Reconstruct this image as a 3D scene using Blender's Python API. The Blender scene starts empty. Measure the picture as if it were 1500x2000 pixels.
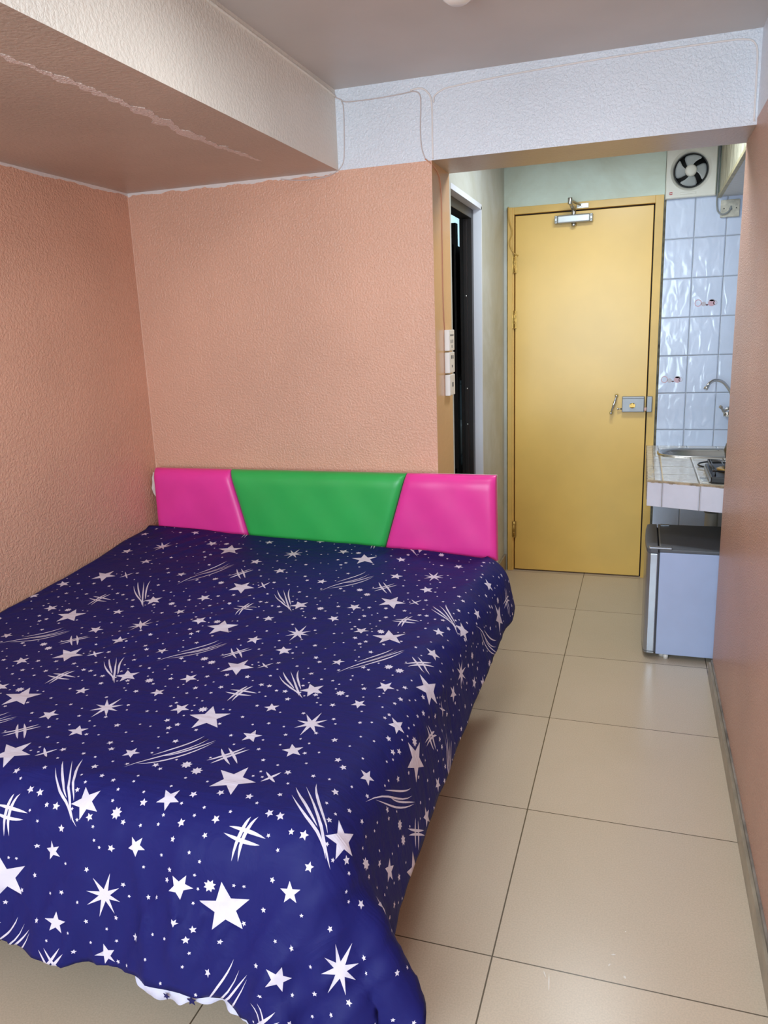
import bpy, bmesh, math, random
import numpy as np
from mathutils import Vector, Matrix, noise
from mathutils.geometry import delaunay_2d_cdt

C = bpy.context.scene.collection
sc = bpy.context.scene
PI = math.pi

# ------------------------------------------------------------------ camera
CAM = Vector((0.0, 0.0, 1.46015))
cam_d = bpy.data.cameras.new('camera'); cam = bpy.data.objects.new('camera', cam_d); C.objects.link(cam)
cam_d.sensor_fit = 'HORIZONTAL'; cam_d.sensor_width = 36.0; cam_d.lens = 1496.09 / 1500 * 36
cam_d.clip_start = 0.02
fw = Vector((-0.31332456, 0.92191411, -0.22782031)); rt = Vector((0.94890673, 0.3134027, -0.03680712)); up = Vector((-0.03746649, 0.2277128, 0.97300727))
m = Matrix(((rt.x, up.x, -fw.x, CAM.x), (rt.y, up.y, -fw.y, CAM.y), (rt.z, up.z, -fw.z, CAM.z), (0, 0, 0, 1)))
cam.matrix_world = m
sc.camera = cam

# ------------------------------------------------------------------ light and exposure
sc.view_settings.view_transform = 'Standard'
sc.view_settings.look = 'None'
sc.view_settings.gamma = 1.0
sc.view_settings.use_curve_mapping = False
sc.view_settings.exposure = 0.12
sc.render.film_transparent = False
try:
    sc.cycles.max_bounces = 10; sc.cycles.diffuse_bounces = 8; sc.cycles.glossy_bounces = 4
    sc.cycles.use_denoising = True; sc.cycles.caustics_reflective = False; sc.cycles.caustics_refractive = False
    sc.cycles.sample_clamp_indirect = 6.0
except Exception:
    pass
W = bpy.data.worlds.new('world'); sc.world = W; W.use_nodes = True
W.node_tree.nodes['Background'].inputs[0].default_value = (0.62, 0.76, 1.0, 1)
W.node_tree.nodes['Background'].inputs[1].default_value = 1.6
def area(name, loc, rot, sx, sy, power, col):
    l = bpy.data.lights.new(name, 'AREA'); l.shape = 'RECTANGLE'; l.size = sx; l.size_y = sy; l.energy = power; l.color = col
    o = bpy.data.objects.new(name, l); C.objects.link(o); o.location = loc; o.rotation_euler = rot
    return o
# daylight through the balcony window behind the camera
area('window_daylight', (-0.52, -1.16, 1.42), (math.radians(86), 0, 0), 1.36, 1.46, 82.0, (0.72, 0.90, 1.0))
area('room_fill_light', (-0.42, 1.72, 2.30), (0, 0, 0), 0.5, 0.5, 9.0, (0.86, 0.93, 1.0))  # added overhead fill for bed and floor, separate from the ceiling lamp
# light in the tiny bathroom and an added fill light over the entrance passage
area('bathroom_daylight', (-1.45, 4.95, 2.2), (math.radians(35), 0, 0), 0.4, 0.3, 2.2, (0.75, 0.9, 1.0))
area('passage_fill_light', (-0.15, 3.55, 2.33), (0, 0, 0), 0.35, 0.25, 12.5, (0.88, 0.97, 1.0))

# ------------------------------------------------------------------ materials
def lin(c):
    return tuple(((v / 255.0) / 12.92 if v / 255.0 <= 0.04045 else (((v / 255.0) + 0.055) / 1.055) ** 2.4) for v in c) + (1.0,)
def newmat(name, rgb, rough=0.5, metal=0.0, spec=0.5, coat=0.0):
    mt = bpy.data.materials.new(name); mt.use_nodes = True
    b = mt.node_tree.nodes['Principled BSDF']
    b.inputs['Base Color'].default_value = lin(rgb); b.inputs['Roughness'].default_value = rough
    b.inputs['Metallic'].default_value = metal
    b.inputs['Specular IOR Level'].default_value = spec
    b.inputs['Coat Weight'].default_value = coat
    b.inputs['Coat Roughness'].default_value = 0.15
    return mt
def N(mt, t): return mt.node_tree.nodes.new(t)
def L(mt, a, b): mt.node_tree.links.new(a, b)
def B(mt): return mt.node_tree.nodes['Principled BSDF']
def tc(mt):
    n = N(mt, 'ShaderNodeTexCoord'); return n.outputs['Object']
def noise_n(mt, scale, detail=3, rough=0.5, vec=None, dist=0.0):
    n = N(mt, 'ShaderNodeTexNoise'); n.inputs['Scale'].default_value = scale; n.inputs['Detail'].default_value = detail
    n.inputs['Roughness'].default_value = rough; n.inputs['Distortion'].default_value = dist
    L(mt, vec if vec is not None else tc(mt), n.inputs['Vector']); return n.outputs['Fac']
def ramp(mt, fac, stops):
    n = N(mt, 'ShaderNodeValToRGB'); L(mt, fac, n.inputs['Fac'])
    e = n.color_ramp.elements
    while len(e) > 1: e.remove(e[0])
    e[0].position = stops[0][0]; e[0].color = stops[0][1]
    for p, c in stops[1:]:
        x = e.new(p); x.color = c
    return n.outputs['Color']
def math_n(mt, op, a, b=None, clamp=False):
    n = N(mt, 'ShaderNodeMath'); n.operation = op; n.use_clamp = clamp
    for i, v in enumerate((a, b)):
        if v is None: continue
        if isinstance(v, (int, float)): n.inputs[i].default_value = v
        else: L(mt, v, n.inputs[i])
    return n.outputs[0]
def mix(mt, fac, a, b, mode='MIX'):
    n = N(mt, 'ShaderNodeMix'); n.data_type = 'RGBA'; n.blend_type = mode
    for s, v in ((0, fac), (6, a), (7, b)):
        if isinstance(v, (int, float)): n.inputs[s].default_value = v
        elif isinstance(v, tuple): n.inputs[s].default_value = v
        else: L(mt, v, n.inputs[s])
    return n.outputs[2]
def bump(mt, h, strength=0.5, dist=0.002, normal=None):
    n = N(mt, 'ShaderNodeBump'); n.inputs['Strength'].default_value = strength; n.inputs['Distance'].default_value = dist
    L(mt, h, n.inputs['Height'])
    if normal is not None: L(mt, normal, n.inputs['Normal'])
    L(mt, n.outputs[0], B(mt).inputs['Normal']); return n.outputs[0]
def vary(mt, rgb, amt=0.06, scale=3.0):
    f = noise_n(mt, scale, 4)
    c1 = lin(tuple(max(0, v * (1 - amt)) for v in rgb)); c2 = lin(tuple(min(255, v * (1 + amt)) for v in rgb))
    L(mt, ramp(mt, f, [(0.3, c1), (0.7, c2)]), B(mt).inputs['Base Color'])

def plaster(name, rgb, rough=0.42, amt=0.04, st=0.55, dist=0.0025, sc1=70, spec=0.5):
    mt = newmat(name, rgb, rough, spec=spec); vary(mt, rgb, amt, 1.7)
    a = noise_n(mt, sc1, 2, 0.55); b = noise_n(mt, sc1 * 2.6, 2, 0.5)
    r = ramp(mt, a, [(0.38, (0, 0, 0, 1)), (0.62, (1, 1, 1, 1))])
    h = mix(mt, 0.3, r, b)
    n0 = N(mt, 'ShaderNodeRGBToBW'); L(mt, h, n0.inputs[0])
    bump(mt, n0.outputs[0], st, dist)
    return mt

M = {}
M['orange'] = plaster('orange_paint', (224, 174, 148), 0.30, 0.035, 0.75, 0.0026, 120)
M['orange_r'] = plaster('orange_gloss_paint', (214, 164, 142), 0.28, 0.05, 1.0, 0.0055, 170)
M['orange_edge'] = plaster('pillar_gloss_paint', (208, 164, 126), 0.25, 0.05, 0.25, 0.0015, 40)
M['white_header'] = plaster('white_gloss_paint', (226, 230, 238), 0.28, 0.02, 0.7, 0.003, 110)
M['cream'] = plaster('cream_paint', (232, 226, 214), 0.4, 0.03, 0.5, 0.0022, 85)
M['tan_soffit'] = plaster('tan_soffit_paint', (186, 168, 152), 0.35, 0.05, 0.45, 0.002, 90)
M['ceiling'] = plaster('greige_ceiling_paint', (196, 188, 182), 0.4, 0.04, 0.12, 0.001, 130)
M['white_line'] = plaster('white_brushed_line', (232, 224, 220), 0.45, 0.03, 0.3, 0.002, 60)

# hall plaster: pale green-grey with dirt
def hall_mat(name, rgb, dirt, lo=0.45, hi=0.75):
    mt = newmat(name, rgb, 0.55)
    f = noise_n(mt, 2.2, 6, 0.65, dist=0.5)
    L(mt, ramp(mt, f, [(0.32, lin(rgb)), (lo + 0.1, lin(tuple(0.5 * a + 0.5 * b for a, b in zip(rgb, dirt)))), (hi, lin(dirt))]), B(mt).inputs['Base Color'])
    bump(mt, noise_n(mt, 60, 3), 0.3, 0.001); return mt
M['hall_white'] = hall_mat('grimy_pale_green_plaster', (218, 236, 228), (186, 190, 172), 0.5, 0.85)
M['hall_grey'] = hall_mat('stained_grey_plaster', (206, 210, 208), (172, 170, 152), 0.45, 0.85)
M['hall_trim'] = newmat('pale_bluish_white_paint', (222, 226, 236), 0.45)

# floor tiles 0.6 m
def floor_mat():
    mt = newmat('beige_porcelain_tiles', (190, 168, 140), 0.2, spec=0.5)
    v = tc(mt); s = N(mt, 'ShaderNodeSeparateXYZ'); L(mt, v, s.inputs[0])
    def grout(o, off, tile, w):
        a = math_n(mt, 'SUBTRACT', o, off); a = math_n(mt, 'DIVIDE', a, tile); fl = math_n(mt, 'FLOOR', a)
        fr = math_n(mt, 'SUBTRACT', a, fl); d = math_n(mt, 'ABSOLUTE', math_n(mt, 'SUBTRACT', fr, 0.5))
        d = math_n(mt, 'SUBTRACT', 0.5, d); g = math_n(mt, 'LESS_THAN', d, w / tile / 2)
        return g, fl
    gx, ix = grout(s.outputs[0], -0.2885, 0.6, 0.0036); gy, iy = grout(s.outputs[1], 1.5275, 0.6, 0.0032)
    g = math_n(mt, 'MAXIMUM', gx, gy)
    idx = math_n(mt, 'ADD', math_n(mt, 'MULTIPLY', ix, 3.7), math_n(mt, 'MULTIPLY', iy, 7.3))
    wn = N(mt, 'ShaderNodeTexWhiteNoise'); wn.noise_dimensions = '1D'; L(mt, idx, wn.inputs['W'])
    base = ramp(mt, noise_n(mt, 1.6, 7, 0.62, dist=0.3), [(0.15, lin((197, 181, 158))), (0.85, lin((209, 193, 173)))])
    fine = ramp(mt, noise_n(mt, 240, 2), [(0.35, (0.93, 0.93, 0.93, 1)), (0.65, (1.04, 1.04, 1.04, 1))])
    base = mix(mt, 1.0, base, fine, 'MULTIPLY')
    tint = ramp(mt, wn.outputs['Value'], [(0.0, (0.94, 0.94, 0.93, 1)), (1.0, (1.04, 1.03, 1.02, 1))])
    base = mix(mt, 1.0, base, tint, 'MULTIPLY')
    col = mix(mt, g, base, lin((96, 84, 68)))
    L(mt, col, B(mt).inputs['Base Color'])
    B(mt).inputs['Roughness'].default_value = 0.27
    bump(mt, math_n(mt, 'MULTIPLY', g, -1.0), 0.5, 0.001)
    return mt
M['floor'] = floor_mat()

# wall tiles
def tile_mat(name, rgb, tx, ty, ox, oz, axis='XZ', wav=0.9, gr=(140, 142, 148), rough=0.13, gw=0.0020):
    mt = newmat(name, rgb, rough)
    v = tc(mt); s = N(mt, 'ShaderNodeSeparateXYZ'); L(mt, v, s.inputs[0])
    ch = {'X': 0, 'Y': 1, 'Z': 2}
    def grout(o, off, tile, w):
        a = math_n(mt, 'DIVIDE', math_n(mt, 'SUBTRACT', o, off), tile); fr = math_n(mt, 'FRACT', a)
        fr = math_n(mt, 'ABSOLUTE', fr)
        d = math_n(mt, 'SUBTRACT', 0.5, math_n(mt, 'ABSOLUTE', math_n(mt, 'SUBTRACT', fr, 0.5)))
        return math_n(mt, 'MULTIPLY', d, tile)
    dx = grout(s.outputs[ch[axis[0]]], ox, tx, 0); dz = grout(s.outputs[ch[axis[1]]], oz, ty, 0)
    d = math_n(mt, 'MINIMUM', dx, dz)
    g = math_n(mt, 'LESS_THAN', d, gw / 2)
    base = ramp(mt, noise_n(mt, 6, 5, 0.6), [(0.3, lin(tuple(v * 0.955 for v in rgb))), (0.7, lin(rgb))])
    L(mt, mix(mt, g, base, lin(gr)), B(mt).inputs['Base Color'])
    edge = math_n(mt, 'MULTIPLY', math_n(mt, 'MINIMUM', d, 0.006), 0.7)
    mp = N(mt, 'ShaderNodeMapping'); L(mt, v, mp.inputs['Vector']); mp.inputs['Scale'].default_value = (1.7, 1, 0.8)
    wv = math_n(mt, 'MULTIPLY', noise_n(mt, 13, 1, 0.4, mp.outputs[0], dist=0.8), 0.010 * wav)
    h = math_n(mt, 'ADD', edge, wv)
    bump(mt, h, 1.0, 1.0)
    return mt
M['tiles'] = tile_mat('white_wavy_wall_tiles', (214, 226, 250), 0.1535, 0.2020, 0.0765, 0.0660, wav=0.30)
M['counter_tiles'] = tile_mat('white_counter_edge_tiles', (236, 238, 254), 0.150, 3.0, -0.050, -1.0, wav=0.3, gr=(150, 140, 130), rough=0.25)
M['counter_top'] = tile_mat('pale_counter_top_tiles', (206, 200, 190), 0.150, 0.200, -0.050, 3.46, axis='XY', wav=0.25, gr=(120, 100, 82), rough=0.12)
M['bath_tiles'] = tile_mat('pale_blue_bathroom_tiles', (176, 196, 204), 0.2, 0.25, 0, 0.1, wav=0.1)
M['chipped'] = newmat('worn_tan_edge', (158, 140, 116), 0.6); vary(M['chipped'], (158, 140, 116), 0.25, 30)
M['grime'] = newmat('dark_grime', (70, 66, 56), 0.8); vary(M['grime'], (84, 80, 68), 0.5, 25)

def simple(key, name, rgb, rough=0.5, metal=0.0, amt=0.03, scale=8, bs=0.0, bscale=60, spec=0.5, coat=0.0):
    mt = newmat(name, rgb, rough, metal, spec, coat); vary(mt, rgb, amt, scale)
    if bs: bump(mt, noise_n(mt, bscale, 2), bs, 0.001)
    M[key] = mt
simple('yellow', 'yellow_door_paint', (236, 194, 104), 0.30, amt=0.025, scale=3, bs=0.12, bscale=40)
simple('yellow_frame', 'yellow_frame_paint', (224, 184, 100), 0.38, amt=0.05, scale=5, bs=0.2, bscale=50)
simple('brass', 'dull_brass', (196, 160, 90), 0.35, 0.8, amt=0.1, scale=40)
simple('steel', 'brushed_steel', (186, 184, 180), 0.28, 1.0)
simple('chrome', 'chrome', (214, 214, 214), 0.1, 1.0)
simple('lock_grey', 'grey_lock_enamel', (150, 152, 156), 0.4, 0.5)
simple('closer', 'silver_closer_paint', (176, 178, 178), 0.35, 0.7)
simple('black', 'black_plastic', (24, 24, 27), 0.35)
simple('black_alu', 'black_door_frame', (34, 28, 28), 0.35)
simple('dark', 'dark_void', (12, 12, 13), 0.7)
simple('fan_white', 'off_white_fan_plastic', (226, 226, 218), 0.4)
simple('fan_grey', 'grey_fan_blade', (176, 182, 184), 0.45)
simple('red', 'red_badge', (176, 22, 40), 0.4)
simple('white_plastic', 'white_plastic', (232, 230, 226), 0.3)
simple('old_plastic', 'yellowed_plastic', (190, 186, 172), 0.5, amt=0.12, scale=40)
simple('cable_grey', 'grey_cable', (140, 144, 146), 0.5)
simple('cable_white', 'painted_over_cable', (206, 192, 188), 0.4)
simple('cable_orange', 'orange_painted_cable', (196, 140, 110), 0.35)
simple('cable_yellow', 'yellow_painted_cable', (200, 160, 80), 0.45)
simple('pvc', 'grey_pvc_pipe', (168, 164, 156), 0.45, amt=0.05)
simple('pvc_ring', 'dark_pipe_joint', (96, 94, 92), 0.5)
simple('pink', 'hot_pink_vinyl', (242, 62, 162), 0.36, amt=0.03, scale=5, bs=0.12, bscale=14)
simple('green', 'bright_green_vinyl', (54, 182, 88), 0.36, amt=0.03, scale=5, bs=0.12, bscale=14)
simple('board', 'white_board', (216, 210, 208), 0.5)
simple('foam', 'torn_white_backing', (222, 216, 206), 0.8, amt=0.08, scale=30, bs=0.8)
simple('mattress', 'cream_ticking', (190, 184, 172), 0.8)
simple('frame_dark', 'dark_bed_base', (60, 44, 34), 0.6)
simple('fridge', 'silver_grey_enamel', (186, 204, 244), 0.38, 0.05, amt=0.015)
simple('fridge_top', 'dark_grey_fridge_top', (96, 100, 108), 0.45)
simple('fridge_door', 'silver_fridge_door', (176, 182, 194), 0.26, 0.75)
simple('gasket', 'grey_gasket', (70, 72, 80), 0.6)
simple('skirt', 'grey_brown_skirting', (150, 138, 120), 0.35, amt=0.1, scale=12)
simple('skirt_dirty', 'grimy_grey_skirting', (122, 116, 108), 0.5, amt=0.22, scale=14)
simple('overhead', 'streaked_pale_panel', (206, 206, 190), 0.55)
simple('edge_strip', 'yellowed_edge_strip', (168, 160, 128), 0.5, amt=0.12, scale=20)
simple('bulb', 'white_lamp_glass', (238, 236, 230), 0.25)
simple('holder', 'beige_lamp_holder', (206, 192, 172), 0.45)
simple('porcelain', 'white_porcelain', (214, 222, 226), 0.15)
def streaks():
    mt = M['overhead']; v = tc(mt); mp = N(mt, 'ShaderNodeMapping'); L(mt, v, mp.inputs['Vector']); mp.inputs['Scale'].default_value = (1, 1, 0.08)
    f = noise_n(mt, 60, 4, 0.7, mp.outputs[0])
    L(mt, ramp(mt, f, [(0.40, lin((120, 116, 96))), (0.5, lin((196, 194, 174))), (0.7, lin((214, 214, 200)))]), B(mt).inputs['Base Color'])
streaks()
def ribs():
    mt = newmat('ribbed_white_plastic_panel', (206, 210, 216), 0.4); v = tc(mt); s = N(mt, 'ShaderNodeSeparateXYZ'); L(mt, v, s.inputs[0])
    f = math_n(mt, 'FRACT', math_n(mt, 'DIVIDE', s.outputs[1], 0.03))
    L(mt, ramp(mt, f, [(0.0, lin((120, 120, 118))), (0.14, lin((212, 214, 216))), (1.0, lin((200, 204, 208)))]), B(mt).inputs['Base Color'])
    bump(mt, f, 0.5, 0.003); M['ribs'] = mt
ribs()
def cloth_mat(key, name, rgb, rough=0.62):
    mt = newmat(name, rgb, rough, spec=0.2)
    a = noise_n(mt, 9, 4, 0.6, dist=1.2); mp = N(mt, 'ShaderNodeMapping'); L(mt, tc(mt), mp.inputs['Vector']); mp.inputs['Rotation'].default_value = (0, 0, math.radians(-38)); mp.inputs['Scale'].default_value = (3.0, 22.0, 4.0)
    c = noise_n(mt, 1.0, 3, 0.55, mp.outputs[0], dist=0.6)
    bump(mt, math_n(mt, 'ADD', math_n(mt, 'MULTIPLY', a, 0.6), c), 0.5, 0.010); M[key] = mt
cloth_mat('navy', 'navy_cotton', (24, 26, 96)); cloth_mat('starwhite', 'white_star_print', (214, 208, 224))
cloth_mat('rev', 'white_cotton_reverse', (204, 204, 226)); cloth_mat('rev_navy', 'navy_star_on_reverse', (34, 34, 88))
def glassmat():
    mt = newmat('window_glass', (255, 255, 255), 0.0); b = B(mt); b.inputs['Transmission Weight'].default_value = 1.0; b.inputs['IOR'].default_value = 1.0
    M['glass'] = mt
    mt = newmat('frosted_lit_glass', (190, 215, 225), 0.5); b = B(mt); b.inputs['Emission Color'].default_value = lin((170, 205, 215)); b.inputs['Emission Strength'].default_value = 0.55; M['frost'] = mt
glassmat()

# ------------------------------------------------------------------ mesh helpers
def box(bm, x0, x1, y0, y1, z0, z1, mi=0):
    vs = [bm.verts.new(p) for p in ((x0, y0, z0), (x1, y0, z0), (x1, y1, z0), (x0, y1, z0), (x0, y0, z1), (x1, y0, z1), (x1, y1, z1), (x0, y1, z1))]
    out = []
    for f in ((0, 3, 2, 1), (4, 5, 6, 7), (0, 1, 5, 4), (1, 2, 6, 5), (2, 3, 7, 6), (3, 0, 4, 7)):
        fc = bm.faces.new([vs[i] for i in f]); fc.material_index = mi; out.append(fc)
    return out      # bottom, top, front(-y), right(+x), back(+y), left(-x)
def prism(bm, pts, z0, z1, mi=0):
    n = len(pts); a = [bm.verts.new((x, y, z0)) for x, y in pts]; b = [bm.verts.new((x, y, z1)) for x, y in pts]
    fs = [bm.faces.new(a[::-1]), bm.faces.new(b)] + [bm.faces.new((a[i], a[(i + 1) % n], b[(i + 1) % n], b[i])) for i in range(n)]
    for f in fs: f.material_index = mi
    return fs
def tube(bm, pts, r, seg=10, mi=0, smooth_n=0):
    P = [Vector(p) for p in pts]
    if smooth_n:
        Q = []
        for i in range(len(P) - 1):
            p0 = P[max(i - 1, 0)]; p1 = P[i]; p2 = P[i + 1]; p3 = P[min(i + 2, len(P) - 1)]
            for k in range(smooth_n):
                t = k / smooth_n
                Q.append(0.5 * (2 * p1 + (p2 - p0) * t + (2 * p0 - 5 * p1 + 4 * p2 - p3) * t * t + (3 * p1 - p0 - 3 * p2 + p3) * t ** 3))
        Q.append(P[-1]); P = Q
    rs = r if isinstance(r, (list, tuple)) else None
    rings = []; prev = None
    for i, p in enumerate(P):
        d = (P[min(i + 1, len(P) - 1)] - P[max(i - 1, 0)]).normalized()
        if prev is None:
            a = Vector((0, 0, 1)) if abs(d.z) < 0.9 else Vector((1, 0, 0)); n = d.cross(a).normalized()
        else:
            n = (prev - d * prev.dot(d)).normalized()
        prev = n; b = d.cross(n)
        rr = r if rs is None else rs[min(len(rs) - 1, int(i * len(rs) / len(P)))]
        rings.append([bm.verts.new(p + (n * math.cos(2 * PI * k / seg) + b * math.sin(2 * PI * k / seg)) * rr) for k in range(seg)])
    for i in range(len(rings) - 1):
        for k in range(seg):
            f = bm.faces.new((rings[i][k], rings[i][(k + 1) % seg], rings[i + 1][(k + 1) % seg], rings[i + 1][k])); f.smooth = True; f.material_index = mi
    for rg in (rings[0][::-1], rings[-1]):
        f = bm.faces.new(rg); f.material_index = mi
def lathe(bm, prof, center, axis='Z', seg=32, mi=0):
    c = Vector(center); rings = []
    def pt(r, h, a):
        if axis == 'Z': return c + Vector((r * math.cos(a), r * math.sin(a), h))
        if axis == 'Y': return c + Vector((r * math.cos(a), h, r * math.sin(a)))
        return c + Vector((h, r * math.cos(a), r * math.sin(a)))
    for r, h in prof:
        if r < 1e-6: rings.append([bm.verts.new(pt(0, h, 0))])
        else: rings.append([bm.verts.new(pt(r, h, 2 * PI * k / seg)) for k in range(seg)])
    for i in range(len(rings) - 1):
        A, Bq = rings[i], rings[i + 1]
        for k in range(seg):
            k2 = (k + 1) % seg
            vs = []
            for v in (A[k % len(A)], A[k2 % len(A)], Bq[k2 % len(Bq)], Bq[k % len(Bq)]):
                if v not in vs: vs.append(v)
            if len(vs) > 2:
                f = bm.faces.new(vs); f.smooth = True; f.material_index = mi
def obj(name, bm, mats, parent=None, bevel=0.0, seg=2, recalc=True, smooth=False):
    if recalc: bmesh.ops.recalc_face_normals(bm, faces=bm.faces)
    me = bpy.data.meshes.new(name); bm.to_mesh(me); bm.free()
    for mt in (mats if isinstance(mats, (list, tuple)) else [mats]): me.materials.append(M[mt])
    o = bpy.data.objects.new(name, me); C.objects.link(o)
    if parent is not None:
        o.parent = parent; p = Matrix.Identity(4); q = parent
        o.matrix_parent_inverse = wmat(parent).inverted()
    if bevel:
        md = o.modifiers.new('bevel', 'BEVEL'); md.width = bevel; md.segments = seg; md.limit_method = 'ANGLE'; md.angle_limit = math.radians(40)
        md.harden_normals = False
    if smooth:
        for p_ in me.polygons: p_.use_smooth = True
    return o
def wmat(o):
    if o.type == 'EMPTY' and o.parent is None: return Matrix.Translation(o.location)
    return Matrix.Identity(4)      # meshes carry world coordinates
def empty(name, loc):
    o = bpy.data.objects.new(name, None); o.empty_display_size = 0.05; C.objects.link(o); o.location = loc; return o
def tag(o, label=None, cat=None, group=None, kind=None):
    if label: o['label'] = label
    if cat: o['category'] = cat
    if group: o['group'] = group
    if kind: o['kind'] = kind
    return o
def struct(o, label=None): return tag(o, label, None, None, 'structure')
def bx(name, mats, parent, dims, bevel=0.0, seg=2):
    b = bmesh.new(); box(b, *dims); return obj(name, b, mats, parent, bevel, seg)

# ------------------------------------------------------------------ room numbers (metres)
XL, XR, YB, YB2, YD = -2.104, 0.323, 2.966, 3.24, 4.556
ZS, ZC, XO, XBM = 2.0744, 2.358, -0.770, -1.1407
YR = -1.1

b = bmesh.new(); box(b, -2.4, 1.3, YR - 0.2, 5.35, -0.1, 0.0)
M['scuff'] = newmat('white_paint_spot', (232, 226, 216), 0.4)
for (x, y, w, h, a) in ((-0.151, 1.490, 0.003, 0.050, 0.1), (-0.163, 1.510, 0.003, 0.020, 0.4), (-0.014, 1.611, 0.012, 0.005, 0.3), (-0.022, 1.577, 0.010, 0.004, 1.1), (0.013, 1.551, 0.006, 0.010, 0.5), (0.012, 1.693, 0.003, 0.003, 0.0)):      # dried paint spots on the tiles
    ca, sa = math.cos(a), math.sin(a)
    q = [b.verts.new((x + u * w * ca - v * h * sa, y + u * w * sa + v * h * ca, 0.0006)) for u, v in ((-.5, 0), (-.2, -.5), (.4, -.4), (.5, .1), (.1, .5))]
    b.faces.new(q).material_index = 1
struct(obj('floor', b, ['floor', 'scuff'], recalc=False), 'beige square porcelain floor tiles with thin dark joints')
b = bmesh.new(); box(b, -2.4, 1.3, YR - 0.2, 5.35, ZC, ZC + 0.12); struct(obj('ceiling', b, 'ceiling'), 'greige gloss painted ceiling')
b = bmesh.new(); box(b, XL - 0.15, XL, YR, YB2, 0, ZC); struct(obj('wall_left', b, 'orange'), 'orange stippled left wall beside the bed')
b = bmesh.new(); box(b, XL, XO, YB, YB2, 0, ZS)
b.faces.ensure_lookup_table(); b.faces[3].material_index = 1
struct(obj('wall_back', b, ['orange', 'orange_edge']), 'orange stippled wall behind the headboard ending in a glossy pillar edge')
# right wall: orange up to header height, white band above
b = bmesh.new(); box(b, XR, XR + 0.13, YR, YB2, 0, ZS + 0.02); box(b, XR, XR + 0.13, YR, YB2, ZS + 0.02, ZC, 1)
struct(obj('wall_right', b, ['orange_r', 'white_header']), 'glossy orange stippled right wall')
# rear wall with the tall window behind the camera
b = bmesh.new()
box(b, XL, -1.22, YR - 0.12, YR, 0, ZC); box(b, 0.18, XR, YR - 0.12, YR, 0, ZC)
box(b, -1.22, 0.18, YR - 0.12, YR, 0, 0.66); box(b, -1.22, 0.18, YR - 0.12, YR, 2.18, ZC)
struct(obj('wall_rear', b, 'orange'))
w1 = struct(empty('window_1', (-0.52, YR, 0.66)))
b = bmesh.new()
for x0, x1, z0, z1 in ((-1.22, -1.18, 0.66, 2.18), (0.14, 0.18, 0.66, 2.18), (-0.54, -0.50, 0.66, 2.18), (-1.18, 0.14, 0.66, 0.70), (-1.18, 0.14, 2.14, 2.18)):
    box(b, x0, x1, YR - 0.05, YR - 0.01, z0, z1)
obj('window_frame', b, 'white_plastic', w1)
# header over the passage
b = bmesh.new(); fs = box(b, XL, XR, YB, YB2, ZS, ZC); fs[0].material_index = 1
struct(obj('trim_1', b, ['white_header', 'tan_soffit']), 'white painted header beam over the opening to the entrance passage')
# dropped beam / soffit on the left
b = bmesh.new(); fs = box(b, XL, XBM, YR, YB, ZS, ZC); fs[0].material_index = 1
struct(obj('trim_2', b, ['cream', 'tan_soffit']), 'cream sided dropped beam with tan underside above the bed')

# white hand-brushed lines where soffit meets the walls, ragged edge
def ragged(name, p0, p1, inward, w, th, mats='white_line', seed=1, n=90):
    rnd = random.Random(seed); b = bmesh.new(); p0 = Vector(p0); p1 = Vector(p1); inw = Vector(inward)
    nrm = (p1 - p0).normalized().cross(inw).normalized() * th
    prev = None
    for i in range(n + 1):
        c = p0.lerp(p1, i / n); ww = w * (0.72 + 0.5 * rnd.random() + 0.25 * math.sin(i * 0.45 + seed))
        q = [b.verts.new(c), b.verts.new(c + inw * ww), b.verts.new(c + inw * ww + nrm), b.verts.new(c + nrm)]
        if prev:
            for k in range(4): b.faces.new((prev[k], prev[(k + 1) % 4], q[(k + 1) % 4], q[k]))
        else: b.faces.new(q)
        prev = q
    b.faces.new(prev)
    return struct(obj(name, b, mats))
ragged('trim_3', (XL, YB - 0.0, ZS), (XBM, YB, ZS), (0, 0, -1), 0.011, -0.0015, seed=2)
ragged('trim_4', (XL, -0.5, ZS), (XL, YB, ZS), (0, 0, -1), 0.011, -0.0015, seed=3, n=160)
# rough white streak on the soffit
def streak():
    rnd = random.Random(5); b = bmesh.new(); pts = [(-1.345, 1.40), (-1.335, 1.6), (-1.325, 1.8), (-1.325, 2.0), (-1.345, 2.2), (-1.345, 2.4), (-1.33, 2.55), (-1.325, 2.68)]
    prev = None
    for i in range(120):
        t = i / 119 * (len(pts) - 1); k = min(int(t), len(pts) - 2); f = t - k
        x = pts[k][0] * (1 - f) + pts[k + 1][0] * f; y = pts[k][1] * (1 - f) + pts[k + 1][1] * f
        w = 0.020 * math.sin(PI * i / 119) ** 0.5 * (0.30 + abs(noise.noise(Vector((i * 0.23, 1.7, 0)))) * 1.8 + rnd.random() * 0.25) + 0.0005
        x += 0.010 * noise.noise(Vector((i * 0.31, 8.1, 0)))
        q = [b.verts.new((x - w, y, ZS - 0.0012)), b.verts.new((x + w * 0.8, y, ZS - 0.0012)), b.verts.new((x + w * 0.8, y, ZS + 0.002)), b.verts.new((x - w, y, ZS + 0.002))]
        if prev:
            for j in range(4): b.faces.new((prev[j], prev[(j + 1) % 4], q[(j + 1) % 4], q[j]))
        else: b.faces.new(q)
        prev = q
    b.faces.new(prev)
    M['smear'] = plaster('pale_smear', (230, 212, 202), 0.4, 0.05, 0.9, 0.004, 120)
    struct(obj('trim_5', b, 'smear'))
streak()
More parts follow.
